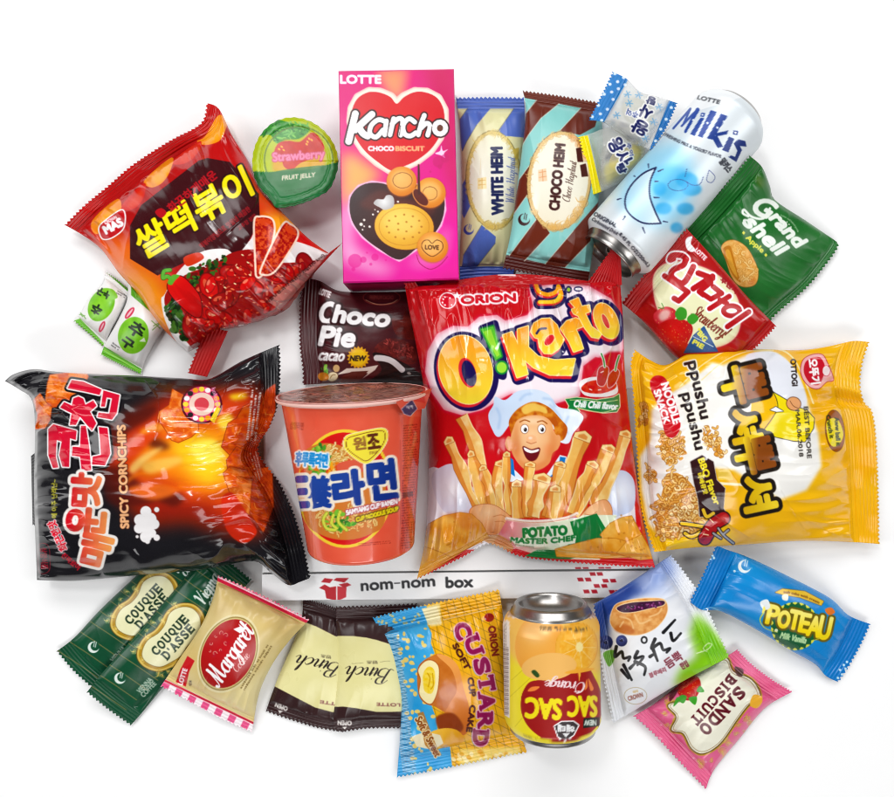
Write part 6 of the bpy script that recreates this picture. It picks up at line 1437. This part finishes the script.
packet('wafer_packet', 'dark green coffee wafer packet with a gold plaque, lying beneath its twin', 'wafer packet',
       ([(57, 651), (75, 637), (100, 610), (140, 572), (188, 527)], [(188, 527), (226, 562)], [(93, 688), (108, 672), (140, 642), (180, 604), (226, 562)], [(57, 651), (74, 671), (93, 688)]),
       A, T=14, zc=(3, 3, 6, 5), seals={'left': .09}, seed=81, pleat=2.5, lump=1.6, curl=1.2, group='green coffee wafer packets')
A = Art(80, 540, 262, 735, 0x0f4a30); couque(A, 0, 0, True)
packet('wafer_packet', 'dark green coffee wafer packet on top of its twin, partly under the gold packet', 'wafer packet',
       ([(87, 692), (104, 671), (140, 630), (180, 583), (213, 548)], [(213, 548), (233, 565), (251, 580)], [(131, 725), (146, 708), (172, 676), (214, 622), (251, 580)], [(87, 692), (108, 709), (131, 725)]),
       A, T=15, zc=(15, 15, 5, 3), seals={'left': .08, 'right': .1}, seed=82, pleat=2.5, lump=1.6, curl=1.4, group='green coffee wafer packets')

# ================================================================== gold cookie packet
A = Art(155, 565, 320, 745, 0xd8c083)
A.V(160, 570, 6)
A.P([(-60, -60), (1100, -60), (1100, 1200), (-60, 1200)], nz(0xd6bb78, 0xe3d09a, 160, 5))
A.P([(340, 40), (900, 300), (760, 420), (600, 280), (420, 250), (310, 300)], 0xcdb276, .7, blur=20)
A.P([(150, 690), (240, 720), (360, 770), (470, 700), (600, 620), (700, 500), (640, 860), (420, 900), (180, 760)], 0xe9dba6, .8, blur=24)
oq = ell = [(410 + 165 * math.cos(a) * math.cos(.42) - 232 * math.sin(a) * math.sin(.42), 502 + 165 * math.cos(a) * math.sin(.42) + 232 * math.sin(a) * math.cos(.42)) for a in np.linspace(0, 6.283, 48, endpoint=False)]
sc2 = lambda k: [(410 + (x - 410) * k, 502 + (y - 502) * k) for x, y in oq]
A.P(sc2(1.06), 0xe9dcae); A.P(sc2(1.0), 0x9a8248); A.P(sc2(.965), 0xd8c98c); A.P(sc2(.93), rad(400, 480, 240, 0xc2242e, 0xa3161f))
A.script('Margaret', 412, 500, 410, 120, -57, W_, wt=17, thin=.38); A.script('Cookie', 484, 548, 125, 50, -52, 0xf0d2cc, wt=6, thin=.4)
scrolls(A, 350, 440, 70, 40, -57, 0, 360, 8, 0xb0303a, 0xe0a49c, 4, 13); A.P([(440, 355), (480, 340), (470, 322), (500, 345), (530, 345), (500, 365), (480, 380)], W_)
A.P([(165, 515), (208, 545), (175, 610), (155, 700), (95, 672), (120, 600)], 0xc8202e); A.T('LOTTE', 136, 640, 100, 28, -72, W_, b=2)
A.rule(578, 580, 320, 42, -58, 0x7a6436, 2, 6, .85); A.T('KB', 182, 680, 30, 14, 90, 0x4a4030, b=1)
CK = [0xe86a98, 0xf9eef2, 0xf3aac4, 0xf9eef2]
def band(x0, y0, x1, y1, w, n, off):
    dx, dy = (x1 - x0) / n, (y1 - y0) / n; L_ = math.hypot(dx, dy); nx_, ny_ = -dy / L_ * w, dx / L_ * w
    for r in range(2):
        for k in range(n): A.P([(x0 + dx * k + nx_ * r / 2, y0 + dy * k + ny_ * r / 2), (x0 + dx * (k + 1) + nx_ * r / 2, y0 + dy * (k + 1) + ny_ * r / 2), (x0 + dx * (k + 1) + nx_ * (r + 1) / 2, y0 + dy * (k + 1) + ny_ * (r + 1) / 2), (x0 + dx * k + nx_ * (r + 1) / 2, y0 + dy * k + ny_ * (r + 1) / 2)], CK[(k + r * 1 + off) % 4] if (k + r) % 2 else [0xe4608f, 0xf9eef2][r])
A.P([(-60, 610), (600, 930), (580, 1080), (-100, 760)], 0xf9eef2); band(-60, 632, 620, 960, 84, 17, 0); A.L([(-20, 640), (600, 938)], 13, 0xc9203c)
A.P([(330, 20), (920, 290), (900, 330), (335, 62)], 0xcf2548); A.L([(350, 42), (900, 305)], 8, 0xf6dfe6); band(360, 30, 890, 285, 8, 16, 1)
packet('cookie_packet', 'gold cookie packet with a red oval and pink checked seals, right of the green ones', 'cookie packet',
       ([(218, 576), (240, 585), (275, 602), (309, 620)], [(309, 620), (290, 640), (272, 665), (259, 694), (252, 732)], [(161, 686), (185, 699), (220, 718), (252, 732)], [(218, 576), (213, 598), (200, 628), (182, 655), (161, 686)]),
       A, T=26, zc=(28, 20, 4, 10), seals={'top': .055, 'bottom': .11}, seed=83, pleat=5, lump=3.5, curl=1.4, rough=.3)

# ================================================================== two dark chocolate biscuit packets
def binch(A, left):
    A.V(260, 600, 6)
    A.P([(-100, -60), (1100, -60), (1100, 1000), (-100, 1000)], nz(0x311c1d, 0x3a2324, 120, 5))
    CR = nz(0xe6dfa2, 0xece6ae, 120, 4)
    if left:
        A.P([(150, 60), (262, 130), (340, 160), (450, 216), (560, 250), (560, 690), (430, 672), (330, 645), (190, 572), (95, 522), (0, 470), (40, 200)], CR, sm=0)
        A.script('Binch', 352, 402, 292, 92, 192, 0x1c1214, wt=12, thin=.22, slant=.6); A.T('빈츠', 395, 340, 60, 18, 190, 0x4a4030, b=1); A.T('LOTTE', 440, 622, 160, 18, 188, 0x7a3a34, b=1.5)
        A.T('OPEN', 128, 642, 76, 24, 200, 0xe8e4e0, b=2.2); A.P([(108, 662), (138, 668), (118, 680)], 0xe8e4e0)
    else:
        A.P([(380, 226), (470, 216), (560, 216), (640, 226), (700, 240), (770, 262), (900, 300), (900, 668), (780, 672), (700, 672), (580, 650), (500, 640), (380, 642)], CR, sm=0)
        A.script('Binch', 655, 452, 290, 92, 184, 0x1c1214, wt=12, thin=.22, slant=.6); A.T('빈츠', 672, 374, 64, 18, 182, 0x4a4030, b=1); A.L([[(550, 382), (620, 378)], [(720, 372), (780, 366)]], 1.6, 0x6a6040); A.T('LOTTE', 770, 628, 140, 18, 182, 0x7a3a34, b=1.5)
        A.T('OPEN', 508, 738, 82, 26, 182, 0xe8e4e0, b=2.2); A.P([(492, 762), (524, 760), (508, 776)], 0xe8e4e0)
A = Art(255, 590, 352, 740, 0x2a181c); binch(A, True)
packet('biscuit_packet', 'brown and cream biscuit packet lying under its twin, next to the gold packet', 'biscuit packet',
       ([(303, 599), (320, 603), (348, 612)], [(348, 612), (350, 660), (346, 732)], [(266, 711), (290, 720), (318, 729), (346, 734)], [(303, 599), (301, 622), (290, 650), (277, 680), (266, 711)]),
       A, T=12, zc=(5, 6, 4, 3), seals={'top': .09, 'bottom': .075}, seed=84, pleat=2, lump=2, curl=1.2, group='brown and cream biscuit packets')
A = Art(325, 598, 425, 740, 0x2a181c); binch(A, False)
packet('biscuit_packet', 'brown and cream biscuit packet on top of its twin, under the blue and yellow packet', 'biscuit packet',
       ([(336, 607), (370, 606), (417, 604)], [(417, 604), (414, 660), (411, 728)], [(333, 730), (345, 731), (370, 728), (411, 728)], [(336, 607), (336, 650), (335, 690), (333, 730)]),
       A, T=15, zc=(12, 8, 4, 8), seals={'top': .1, 'bottom': .075}, seed=85, pleat=2, lump=1.6, curl=1.2, group='brown and cream biscuit packets')

# ================================================================== custard cake packet
A = Art(365, 582, 535, 785, 0xecb01e)
A.V(370, 570, 6)
A.P([(0, 0), (1100, 0), (1100, 1400), (0, 1400)], nz(0xebab1c, 0xf1bc34, 160, 2))
for k in range(-22, 26):      # waffle lattice
    A.L([(340 + k * 46, 100), (640 + k * 46, 1300)], 4, 0x8a6a14, .75, sm=0)
for k in range(-10, 30): A.L([(300, 60 + k * 52), (1000, 420 + k * 52)], 4, 0x8a6a14, .75, sm=0)
A.P([(470, 560), (620, 640), (640, 900), (560, 1020), (420, 1000)], 0xeda83c, blur=20)
A.P([(340, 220), (420, 200), (430, 330), (360, 340)], 0xf6e3a0, blur=5)
blue = [(0, 230), (340, 215), (345, 330), (370, 380), (365, 440), (388, 500), (340, 540), (330, 700), (400, 900), (405, 960), (330, 1010), (380, 1080), (480, 1060), (500, 1240), (100, 1300), (0, 900)]
A.P(blue, nz(0x3c9ad6, 0x54b0e2, 90, 3), sm=0)
rs = np.random.RandomState(5)
for k in range(120):
    x, y = 60 + 330 * rs.rand(), 260 + 980 * rs.rand()
    if inpoly(x, y, blue) and (x > 150 + (y - 300) * .12): A.E(x, y, 6 + 11 * rs.rand(), 6 + 10 * rs.rand(), 0xe9cf78)
for k in range(150):          # silvered criss-cross stripe
    y = 380 + k * 5.6; x = 130 + (y - 380) * .13; A.L([(x - 40, y), (x + 40, y + 20 - (k % 2) * 40)], 3, [0xe2e8ee, 0x3a4c66][k % 3 % 2], .8, sm=0)
A.P([(285, 600), (320, 545), (380, 512), (430, 505), (500, 560), (525, 640), (520, 740), (490, 800), (470, 860), (390, 820), (330, 800), (290, 740)], nz(0xb8622a, 0xc9783a, 60, 3), sm=1)
A.P([(400, 510), (470, 520), (530, 580), (560, 700), (600, 850), (590, 960), (540, 990), (440, 900), (480, 800), (520, 720), (490, 600)], lin((420, 600), 0xe9a05a, (560, 950), 0xc86c34), sm=1)
A.P([(290, 600), (330, 550), (375, 545), (410, 580), (412, 660), (400, 740), (370, 800), (330, 790), (296, 740), (305, 660)], 0xf6e9b4, sm=1, ol=[(5, 0xa8521f)]); A.P([(320, 620), (350, 580), (385, 600), (390, 680), (370, 740), (330, 730), (318, 680)], nz(0xecc63a, 0xf5db6a, 16, 3), sm=1)
A.L([[(345, 620), (360, 650), (350, 700)], [(375, 620), (380, 690), (365, 715)]], 6, 0xc99a28)
A.P([(400, 880), (500, 860), (560, 940), (520, 980), (420, 960)], 0x8a3c1c, sm=1, blur=4)
A.P([(360, 980), (440, 950), (520, 960), (565, 1010), (540, 1045), (460, 1060), (390, 1050)], lin((400, 960), 0xf3c055, (520, 1050), 0xdf9a30), sm=1); A.P([(250, 1000), (330, 970), (420, 990), (440, 1040), (380, 1080), (280, 1060)], 0xf0e6c4, sm=0)
A.P([(285, 860), (320, 850), (400, 1060), (430, 1110), (390, 1120), (330, 1050)], 0xb8742c, .85, sm=0); A.T('Soft & Sweet', 350, 1000, 260, 44, 62, 0x8a4a20, b=2.5, ol=[(5, 0xf0e0b0)])
for t, x, y, w, h, a in (('C', 556, 366, 100, 96, 70), ('U', 622, 452, 108, 92, 70), ('S', 672, 576, 100, 92, 76), ('T', 700, 680, 92, 92, 80), ('A', 702, 790, 100, 96, 84), ('R', 692, 902, 92, 92, 88), ('D', 664, 1010, 96, 92, 94)):
    A.serif(t, x - 8, y + 5, w, h * .9, a, 0x7aa6b4, b=7); A.serif(t, x, y, w, h * .9, a, 0x8e1a52, b=6.5, ol=[(7, 0xe9b4c0)])
A.T('SOFT', 549, 520, 170, 34, 62, 0x4c1c16, b=3.2); A.T('CUP', 610, 702, 112, 34, 82, 0x4c1c16, b=3.2); A.T('CAKE', 606, 892, 160, 34, 98, 0x4c1c16, b=3.2)
A.E(715, 285, 30, 26, 0x9a2418); A.T('ORION', 742, 425, 176, 42, 82, 0x7e2016, b=3)
A.P([(20, 290), (320, 235), (330, 330), (60, 380)], 0x4aa6dc); 
for k in range(22): A.E(40 + rs.rand() * 280, 290 + rs.rand() * 60 - 30, 8, 7, 0xe9cf78, al=.8)
A.P([(310, 232), (400, 215), (430, 320), (350, 330)], 0xf6ecc0, sm=0); A.L([[(440, 300), (760, 225)], [(470, 240), (520, 228)]], 5, 0xf8efc0)
A.P([(540, 1075), (900, 1060), (900, 1240), (540, 1280)], 0xf1dc8c, .8, blur=6)
for k in range(26): A.E(500 + rs.rand() * 390, 1090 + rs.rand() * 60, 16, 12, [0xf6eec8, 0xdc9c28][k % 2], rs.rand() * 90, .7)
packet('cake_packet', 'blue and yellow custard cake packet with waffle pattern, left of the orange can', 'cake packet',
       ([(373, 618), (400, 611), (440, 602), (475, 595), (499, 590)], [(499, 590), (503, 615), (506, 650), (510, 700), (519, 730), (527, 752)], [(397, 777), (430, 771), (470, 763), (500, 757), (527, 752)], [(373, 618), (384, 640), (394, 670), (401, 700), (400, 735), (397, 777)]),
       A, T=32, zc=(16, 24, 5, 5), seals={'top': .1, 'bottom': .12}, seed=86, pleat=5, lump=3, curl=1.6, rough=.2, corr=.6)

# ================================================================== blueberry biscuit packet
A = Art(588, 545, 738, 730, 0xf0f1f4)
A.V(580, 550, 6)
A.P([(0, 0), (1100, 0), (1100, 1300), (0, 1300)], 0xeff1f5)
A.P([(60, 330), (250, 200), (480, 40), (540, 20), (440, 240), (300, 300), (180, 420), (160, 560), (60, 620)], 0x23408e, blur=20)
A.P([(300, 170), (520, 30), (600, 60), (560, 260), (420, 300)], 0xb4c4e8, .8, blur=34); A.P([(420, 140), (540, 40), (560, 120), (460, 240)], 0x7f96d0, .6, blur=20)
A.P([(700, 380), (900, 620), (900, 700), (560, 820), (600, 720), (700, 640), (660, 500)], 0x86c82c, blur=22); A.P([(740, 420), (900, 640), (760, 640)], 0x6fb81e, .8, blur=14)
ck = [(182, 430), (195, 360), (230, 320), (330, 296), (440, 290), (505, 300), (525, 350), (505, 410), (450, 470), (370, 505), (290, 508), (215, 480)]
A.P(ck, nz(0xd08848, 0xe8b070, 26, 3, k=2.2), sm=1, ol=[(4, 0xf6d9ae)]); A.P([(205, 470), (260, 440), (330, 480), (300, 505), (230, 495)], 0xb8602c, .6, sm=1, blur=5)
A.L([[(240, 400), (300, 420), (320, 470)], [(330, 390), (360, 440), (420, 420)], [(420, 400), (470, 380), (490, 350)], [(260, 430), (240, 460)]], 10, 0xf0c890, .8, blur=1.5)
A.P([(222, 345), (300, 318), (420, 308), (500, 305), (500, 330), (420, 350), (320, 372), (250, 372)], 0x3c1234, sm=1, ol=[(5, 0xf3d8a8)])
scatter(A, [(240, 345), (480, 312), (480, 335), (260, 365)], 22, [0x6a2458, 0x8a3a78, 0x2a0c2c], 8, 16, 3, hi=0xe8d8f0)
for x, y, r in ((155, 555, 42), (250, 545, 34), (110, 540, 26)): A.E(x, y, r, r, rad(x - 10, y - 12, r * 1.4, 0x4a5aa8, 0x141c50)); A.E(x, y - 4, r * .4, r * .35, 0x0e1440); A.L([(x - 10, y - 8), (x + 4, y - 14), (x + 12, y)], 4, 0x8a96d0)
A.P([(140, 620), (180, 600), (215, 610), (205, 660), (175, 700), (150, 660)], 0x6fb03a, sm=1)
BK = 0x16161a
A.L([[(218, 580), (210, 640), (250, 610), (262, 650), (300, 640), (290, 665)], [(345, 610), (330, 650), (380, 640), (345, 690)], [(262, 690), (310, 780)], [(250, 720), (290, 770)], [(330, 670), (390, 700), (385, 750)], [(300, 710), (330, 680)],
     [(500, 495), (570, 420)], [(545, 500), (560, 545), (605, 500)], [(450, 535), (430, 590), (480, 560), (500, 600), (540, 590), (520, 615)], [(440, 600), (465, 665)], [(420, 640), (450, 620)]], 21, BK, w1=14)
A.L([(385 + 0 + 16 * math.cos(a), 540 + 18 * math.sin(a)) for a in np.linspace(0, 6.28, 12)], 11, BK)
A.T('블루베리', 465, 735, 105, 30, -22, 0x8a2c3c, b=1.2); A.T('듬뿍', 560, 660, 110, 60, -35, 0x7e2c3c, b=1.8); A.T('한입', 625, 690, 46, 40, -30, 0x7e2c3c, b=2)
A.L([(700, 620), (760, 600), (790, 570), (770, 560), (740, 590), (760, 610)], 6, 0xe9f3d8, .8)
A.L([(705, 835), (690, 870)], 2, BK); A.E(712, 880, 0.1, .1, BK)
A.V(620, 650, 6)
A.L([(25 + 68 + 68 * math.cos(a), 275 + 50 * math.sin(a)) for a in np.linspace(0, 6.28, 24)], 3, 0xb09a6a); A.T('CROWN', 92, 280, 90, 26, -16, 0x8a4a3c, b=1.4); A.T('해태', 92, 250, 30, 16, -16, 0xc89a4a, b=1)
packet('biscuit_packet', 'white, navy and lime packet with a cookie and blueberries, right of the orange can', 'biscuit packet',
       ([(594, 604), (615, 592), (640, 576), (671, 555)], [(671, 555), (684, 572), (703, 600), (729, 657)], [(613, 723), (640, 707), (680, 683), (729, 657)], [(594, 604), (598, 640), (604, 680), (613, 723)]),
       A, T=24, zc=(26, 26, 22, 6), seals={'right': .14, 'left': .1}, seed=87, pleat=4, lump=2.6, curl=1.6, rough=.3)

# ================================================================== pink sando biscuit packet
A = Art(625, 640, 800, 797, 0xe0668c)
A.V(620, 650, 6)
A.P([(0, -60), (1100, -60), (1100, 1000), (0, 1000)], nz(0xdc5c86, 0xe6719a, 110, 4))
rs = np.random.RandomState(8)
for k in range(46): A.E(60 + rs.rand() * 1000, rs.rand() * 850, 7, 6, 0xf3b4c6, al=.7)
cq = [(290, 330), (400, 290), (420, 180), (560, 80), (640, 50), (680, 130), (790, 180), (840, 280), (770, 330), (700, 420), (600, 560), (500, 620), (430, 590), (380, 500), (310, 480), (340, 400)]
A.P(cq, 0xb98f2e, sm=1, ol=[(14, 0xc09838)]); scrolls(A, 560, 610, 110, 36, -40, 0, 360, 8, 0xd9b24a, 0x7a5a18, 3, 22); scrolls(A, 300, 380, 30, 90, 0, 0, 360, 7, 0xd9b24a, 0x8a6a22, 5, 18); scrolls(A, 740, 460, 60, 30, -45, 0, 360, 5, 0xc9a23a, 0x7a5a18, 6, 18)
A.P(cq, 0xf1efdd, sm=1, ol=[(5, 0xf6f0d8), (7, 0x6a4a1c)]); A.L([(x + (560 - x) * .04, y + (350 - y) * .04) for x, y in cq], 3, 0x8a6a3a, closed=True)
A.serif('SANDO', 614, 366, 350, 70, 133, 0x5a1420, b=4.4); A.serif('BISCUIT', 560, 300, 360, 58, 131, 0x5a1420, b=3.6)
A.P([(780, 330), (800, 270), (850, 280), (850, 320), (820, 350)], 0xeab04a, sm=1); A.P([(690, 100), (740, 120), (730, 160), (700, 150)], 0x4a3030, .8, sm=1)
strawberry(A, [(345, 250), (370, 180), (420, 150), (470, 165), (485, 220), (450, 290), (390, 300)], [[(345, 295), (380, 320), (400, 280), (370, 270)], [(410, 290), (450, 330), (460, 280)], [(460, 250), (505, 250), (480, 215)], [(320, 340), (360, 300), (340, 285)]], 30, 7)
A.P([(300, 260), (360, 200), (340, 260), (300, 310)], 0x6a1c2c, sm=1)
packet('biscuit_packet', 'pink sandwich biscuit packet with a strawberry, at the lowest right of the pile', 'biscuit packet',
       ([(634, 716), (665, 698), (700, 674), (737, 650)], [(737, 650), (752, 665), (772, 680), (792, 692)], [(706, 789), (714, 770), (740, 738), (765, 708), (792, 692)], [(634, 716), (655, 735), (680, 762), (706, 789)]),
       A, T=22, zc=(7, 6, 5, 4), seals={'left': .12, 'right': .13}, seed=88, pleat=4, lump=3, curl=2, rough=.26)

# ================================================================== blue cake bar packet
A = Art(682, 538, 880, 695, 0x1a86cc)
A.V(665, 535, 4)
A.P([(0, 0), (1000, 0), (1000, 700), (0, 700)], nz(0x1784ca, 0x2490d4, 120, 4))
A.P([(180, 40), (270, 60), (180, 330), (90, 290)], 0x1470b8, .7, blur=5); A.P([(740, 320), (840, 340), (700, 600), (640, 570)], 0x1474bc, .7, blur=5)
moon(A, 318, 126, 26, 0xeaf4fa, 0x1c8ace, 20); A.rule(340, 135, 24, 10, 0, 0xbfe0f3, 2, 3)
for x, y in ((278, 145), (292, 350), (190, 82), (182, 95), (196, 92), (715, 520), (700, 540), (722, 535), (708, 558), (728, 508), (692, 572)): A.E(x, y, 5, 5, 0xd4ecf8)
A.L([(150, 300), (185, 290), (230, 310)], 3, 0xbfe0f3, .8)
A.E(520, 365, 96, 96, 0xe4e05a, 0); A.E(520, 365, 91, 91, 0x155a34, 0)
for k in range(44): a = k * .1428; A.E(520 + 92 * math.cos(a), 365 + 92 * math.sin(a), 5, 5, 0xe4e05a if k % 2 else 0x155a34)
A.P([(440, 230), (470, 215), (560, 225), (635, 265), (625, 282), (540, 250), (470, 238)], 0xe9c24a, sm=0, ol=[(2, 0x6a4c14)]); A.T('soft cake with cream', 548, 242, 150, 10, 17, 0x6a3c14, b=.8, arc=.4)
for t, x, y, w, h in (('P', 432, 320, 44, 74), ('O', 476, 338, 44, 66), ('T', 520, 340, 44, 74), ('E', 560, 352, 38, 74), ('A', 598, 366, 48, 78), ('U', 640, 372, 44, 90)): A.T(t, x, y, w, h, 12, lin((0, y - 40), 0xf9ee8a, (0, y + 40), 0xf4d62c), b=4, ol=[(9, 0x6a5a14)]); 
for t, x, y, w, h in (('P', 432, 320, 44, 74), ('O', 476, 338, 44, 66), ('T', 520, 340, 44, 74), ('E', 560, 352, 38, 74), ('A', 598, 366, 48, 78), ('U', 640, 372, 44, 90)): A.T(t, x, y, w, h, 12, lin((0, y - 40), 0xf9ee8a, (0, y + 40), 0xf4d62c), b=4)
A.T('Milk Vanilla', 515, 412, 105, 24, 12, 0xc6e6b0, b=1.8, sh=.2); A.E(445, 382, 7, 7, 0xe8f0c8)
A.L([(395, 310), (380, 340), (400, 372), (450, 390)], 6, 0xd9d84a, .9, w1=2); A.L([(600, 420), (650, 400), (655, 378)], 3, 0xd9d84a, .9)
for q, c in (([(380, 270), (410, 258), (420, 290), (395, 300)], 0xe9eef0), ([(640, 298), (665, 290), (680, 310), (655, 320)], 0xe07a3c), ([(470, 240), (492, 238), (490, 262), (470, 258)], 0xf4f2e4), ([(395, 285), (402, 300), (388, 312)], 0xf6e04a)): A.P(q, c, sm=1)
packet('cake_bar_packet', 'bright blue cake bar packet with yellow lettering on a green disc, at the lower right', 'cake packet',
       ([(717, 545), (725, 549), (750, 558), (790, 577), (830, 598), (848, 615), (870, 624)], [(870, 624), (862, 642), (850, 664), (838, 682)], [(690, 602), (702, 610), (720, 611), (750, 626), (790, 650), (815, 664), (826, 676), (838, 682)], [(717, 545), (710, 560), (700, 582), (690, 602)]),
       A, T=22, zc=(26, 5, 4, 26), seals={'left': .12, 'right': .1}, seed=89, pleat=4, lump=2, curl=1.6, rough=.24)
# ================================================================== table, light, camera
def stage():
    v = []; n = 2
    L_ = 2.2
    V = np.array([(-L_, L_, 0), (L_, L_, 0), (L_, -L_, 0), (-L_, -L_, 0)], float)
    o = mesh_obj('tabletop', V, np.array([[3, 2, 1, 0]]), None, plain_mat('white_laminate', 0xfdfdfd, .7, noise=.01, nsc=40), smooth=False)
    o['kind'] = 'structure'
    w = bpy.data.worlds.new('World'); SC.world = w; w.use_nodes = True
    bg = w.node_tree.nodes['Background']; bg.inputs['Color'].default_value = (0.97, 0.985, 1, 1); bg.inputs['Strength'].default_value = WORLD
    def area(nm, loc, tgt, sx, sy, e, col=(1, 1, 1)):
        l = bpy.data.lights.new(nm, 'AREA'); l.shape = 'RECTANGLE'; l.size = sx; l.size_y = sy; l.energy = e; l.color = col
        o = bpy.data.objects.new(nm, l); COL.objects.link(o); o.location = loc
        d = np.array(tgt, float) - np.array(loc, float)
        import mathutils
        o.rotation_euler = mathutils.Vector(d).to_track_quat('-Z', 'Y').to_euler()
        return o
    for a in LAMPS: area(*a)
    cam = bpy.data.cameras.new('camera'); co = bpy.data.objects.new('camera', cam); COL.objects.link(co)
    co.location = (0, 0, H * S); co.rotation_euler = (0, 0, 0)
    cam.sensor_width = 36; cam.sensor_fit = 'HORIZONTAL'
    cam.lens = 36 * H / 894.0
    cam.clip_start = 0.01; cam.clip_end = 20
    SC.camera = co
    SC.render.engine = 'CYCLES'
    SC.view_settings.view_transform = 'Standard'; SC.view_settings.look = 'None'; SC.view_settings.gamma = 1; SC.view_settings.use_curve_mapping = False
    SC.view_settings.exposure = EXPO
    SC.cycles.max_bounces = 8
    SC.cycles.pixel_filter_type = 'BLACKMAN_HARRIS'; SC.cycles.filter_width = 1.05
WORLD = 0.06; EXPO = 0.0
LAMPS = [('softbox_back', (0.0, 0.95, 0.85), (0, 0, 0), 1.3, 0.4, 10.6),
         ('softbox_left', (-1.0, 0.0, 0.8), (0, 0, 0), 0.35, 0.9, 5.9),
         ('softbox_right', (1.0, 0.1, 0.9), (0, 0, 0), 0.35, 0.9, 5.9),
         ('softbox_front', (0.1, -0.95, 0.8), (0, 0, 0), 0.9, 0.3, 6.6),
         ('lamp_glint', (-0.28, 0.42, 0.85), (0, 0, 0), 0.10, 0.16, 2.2)]  # last one: small lamp added for sharp glints on the film
stage()
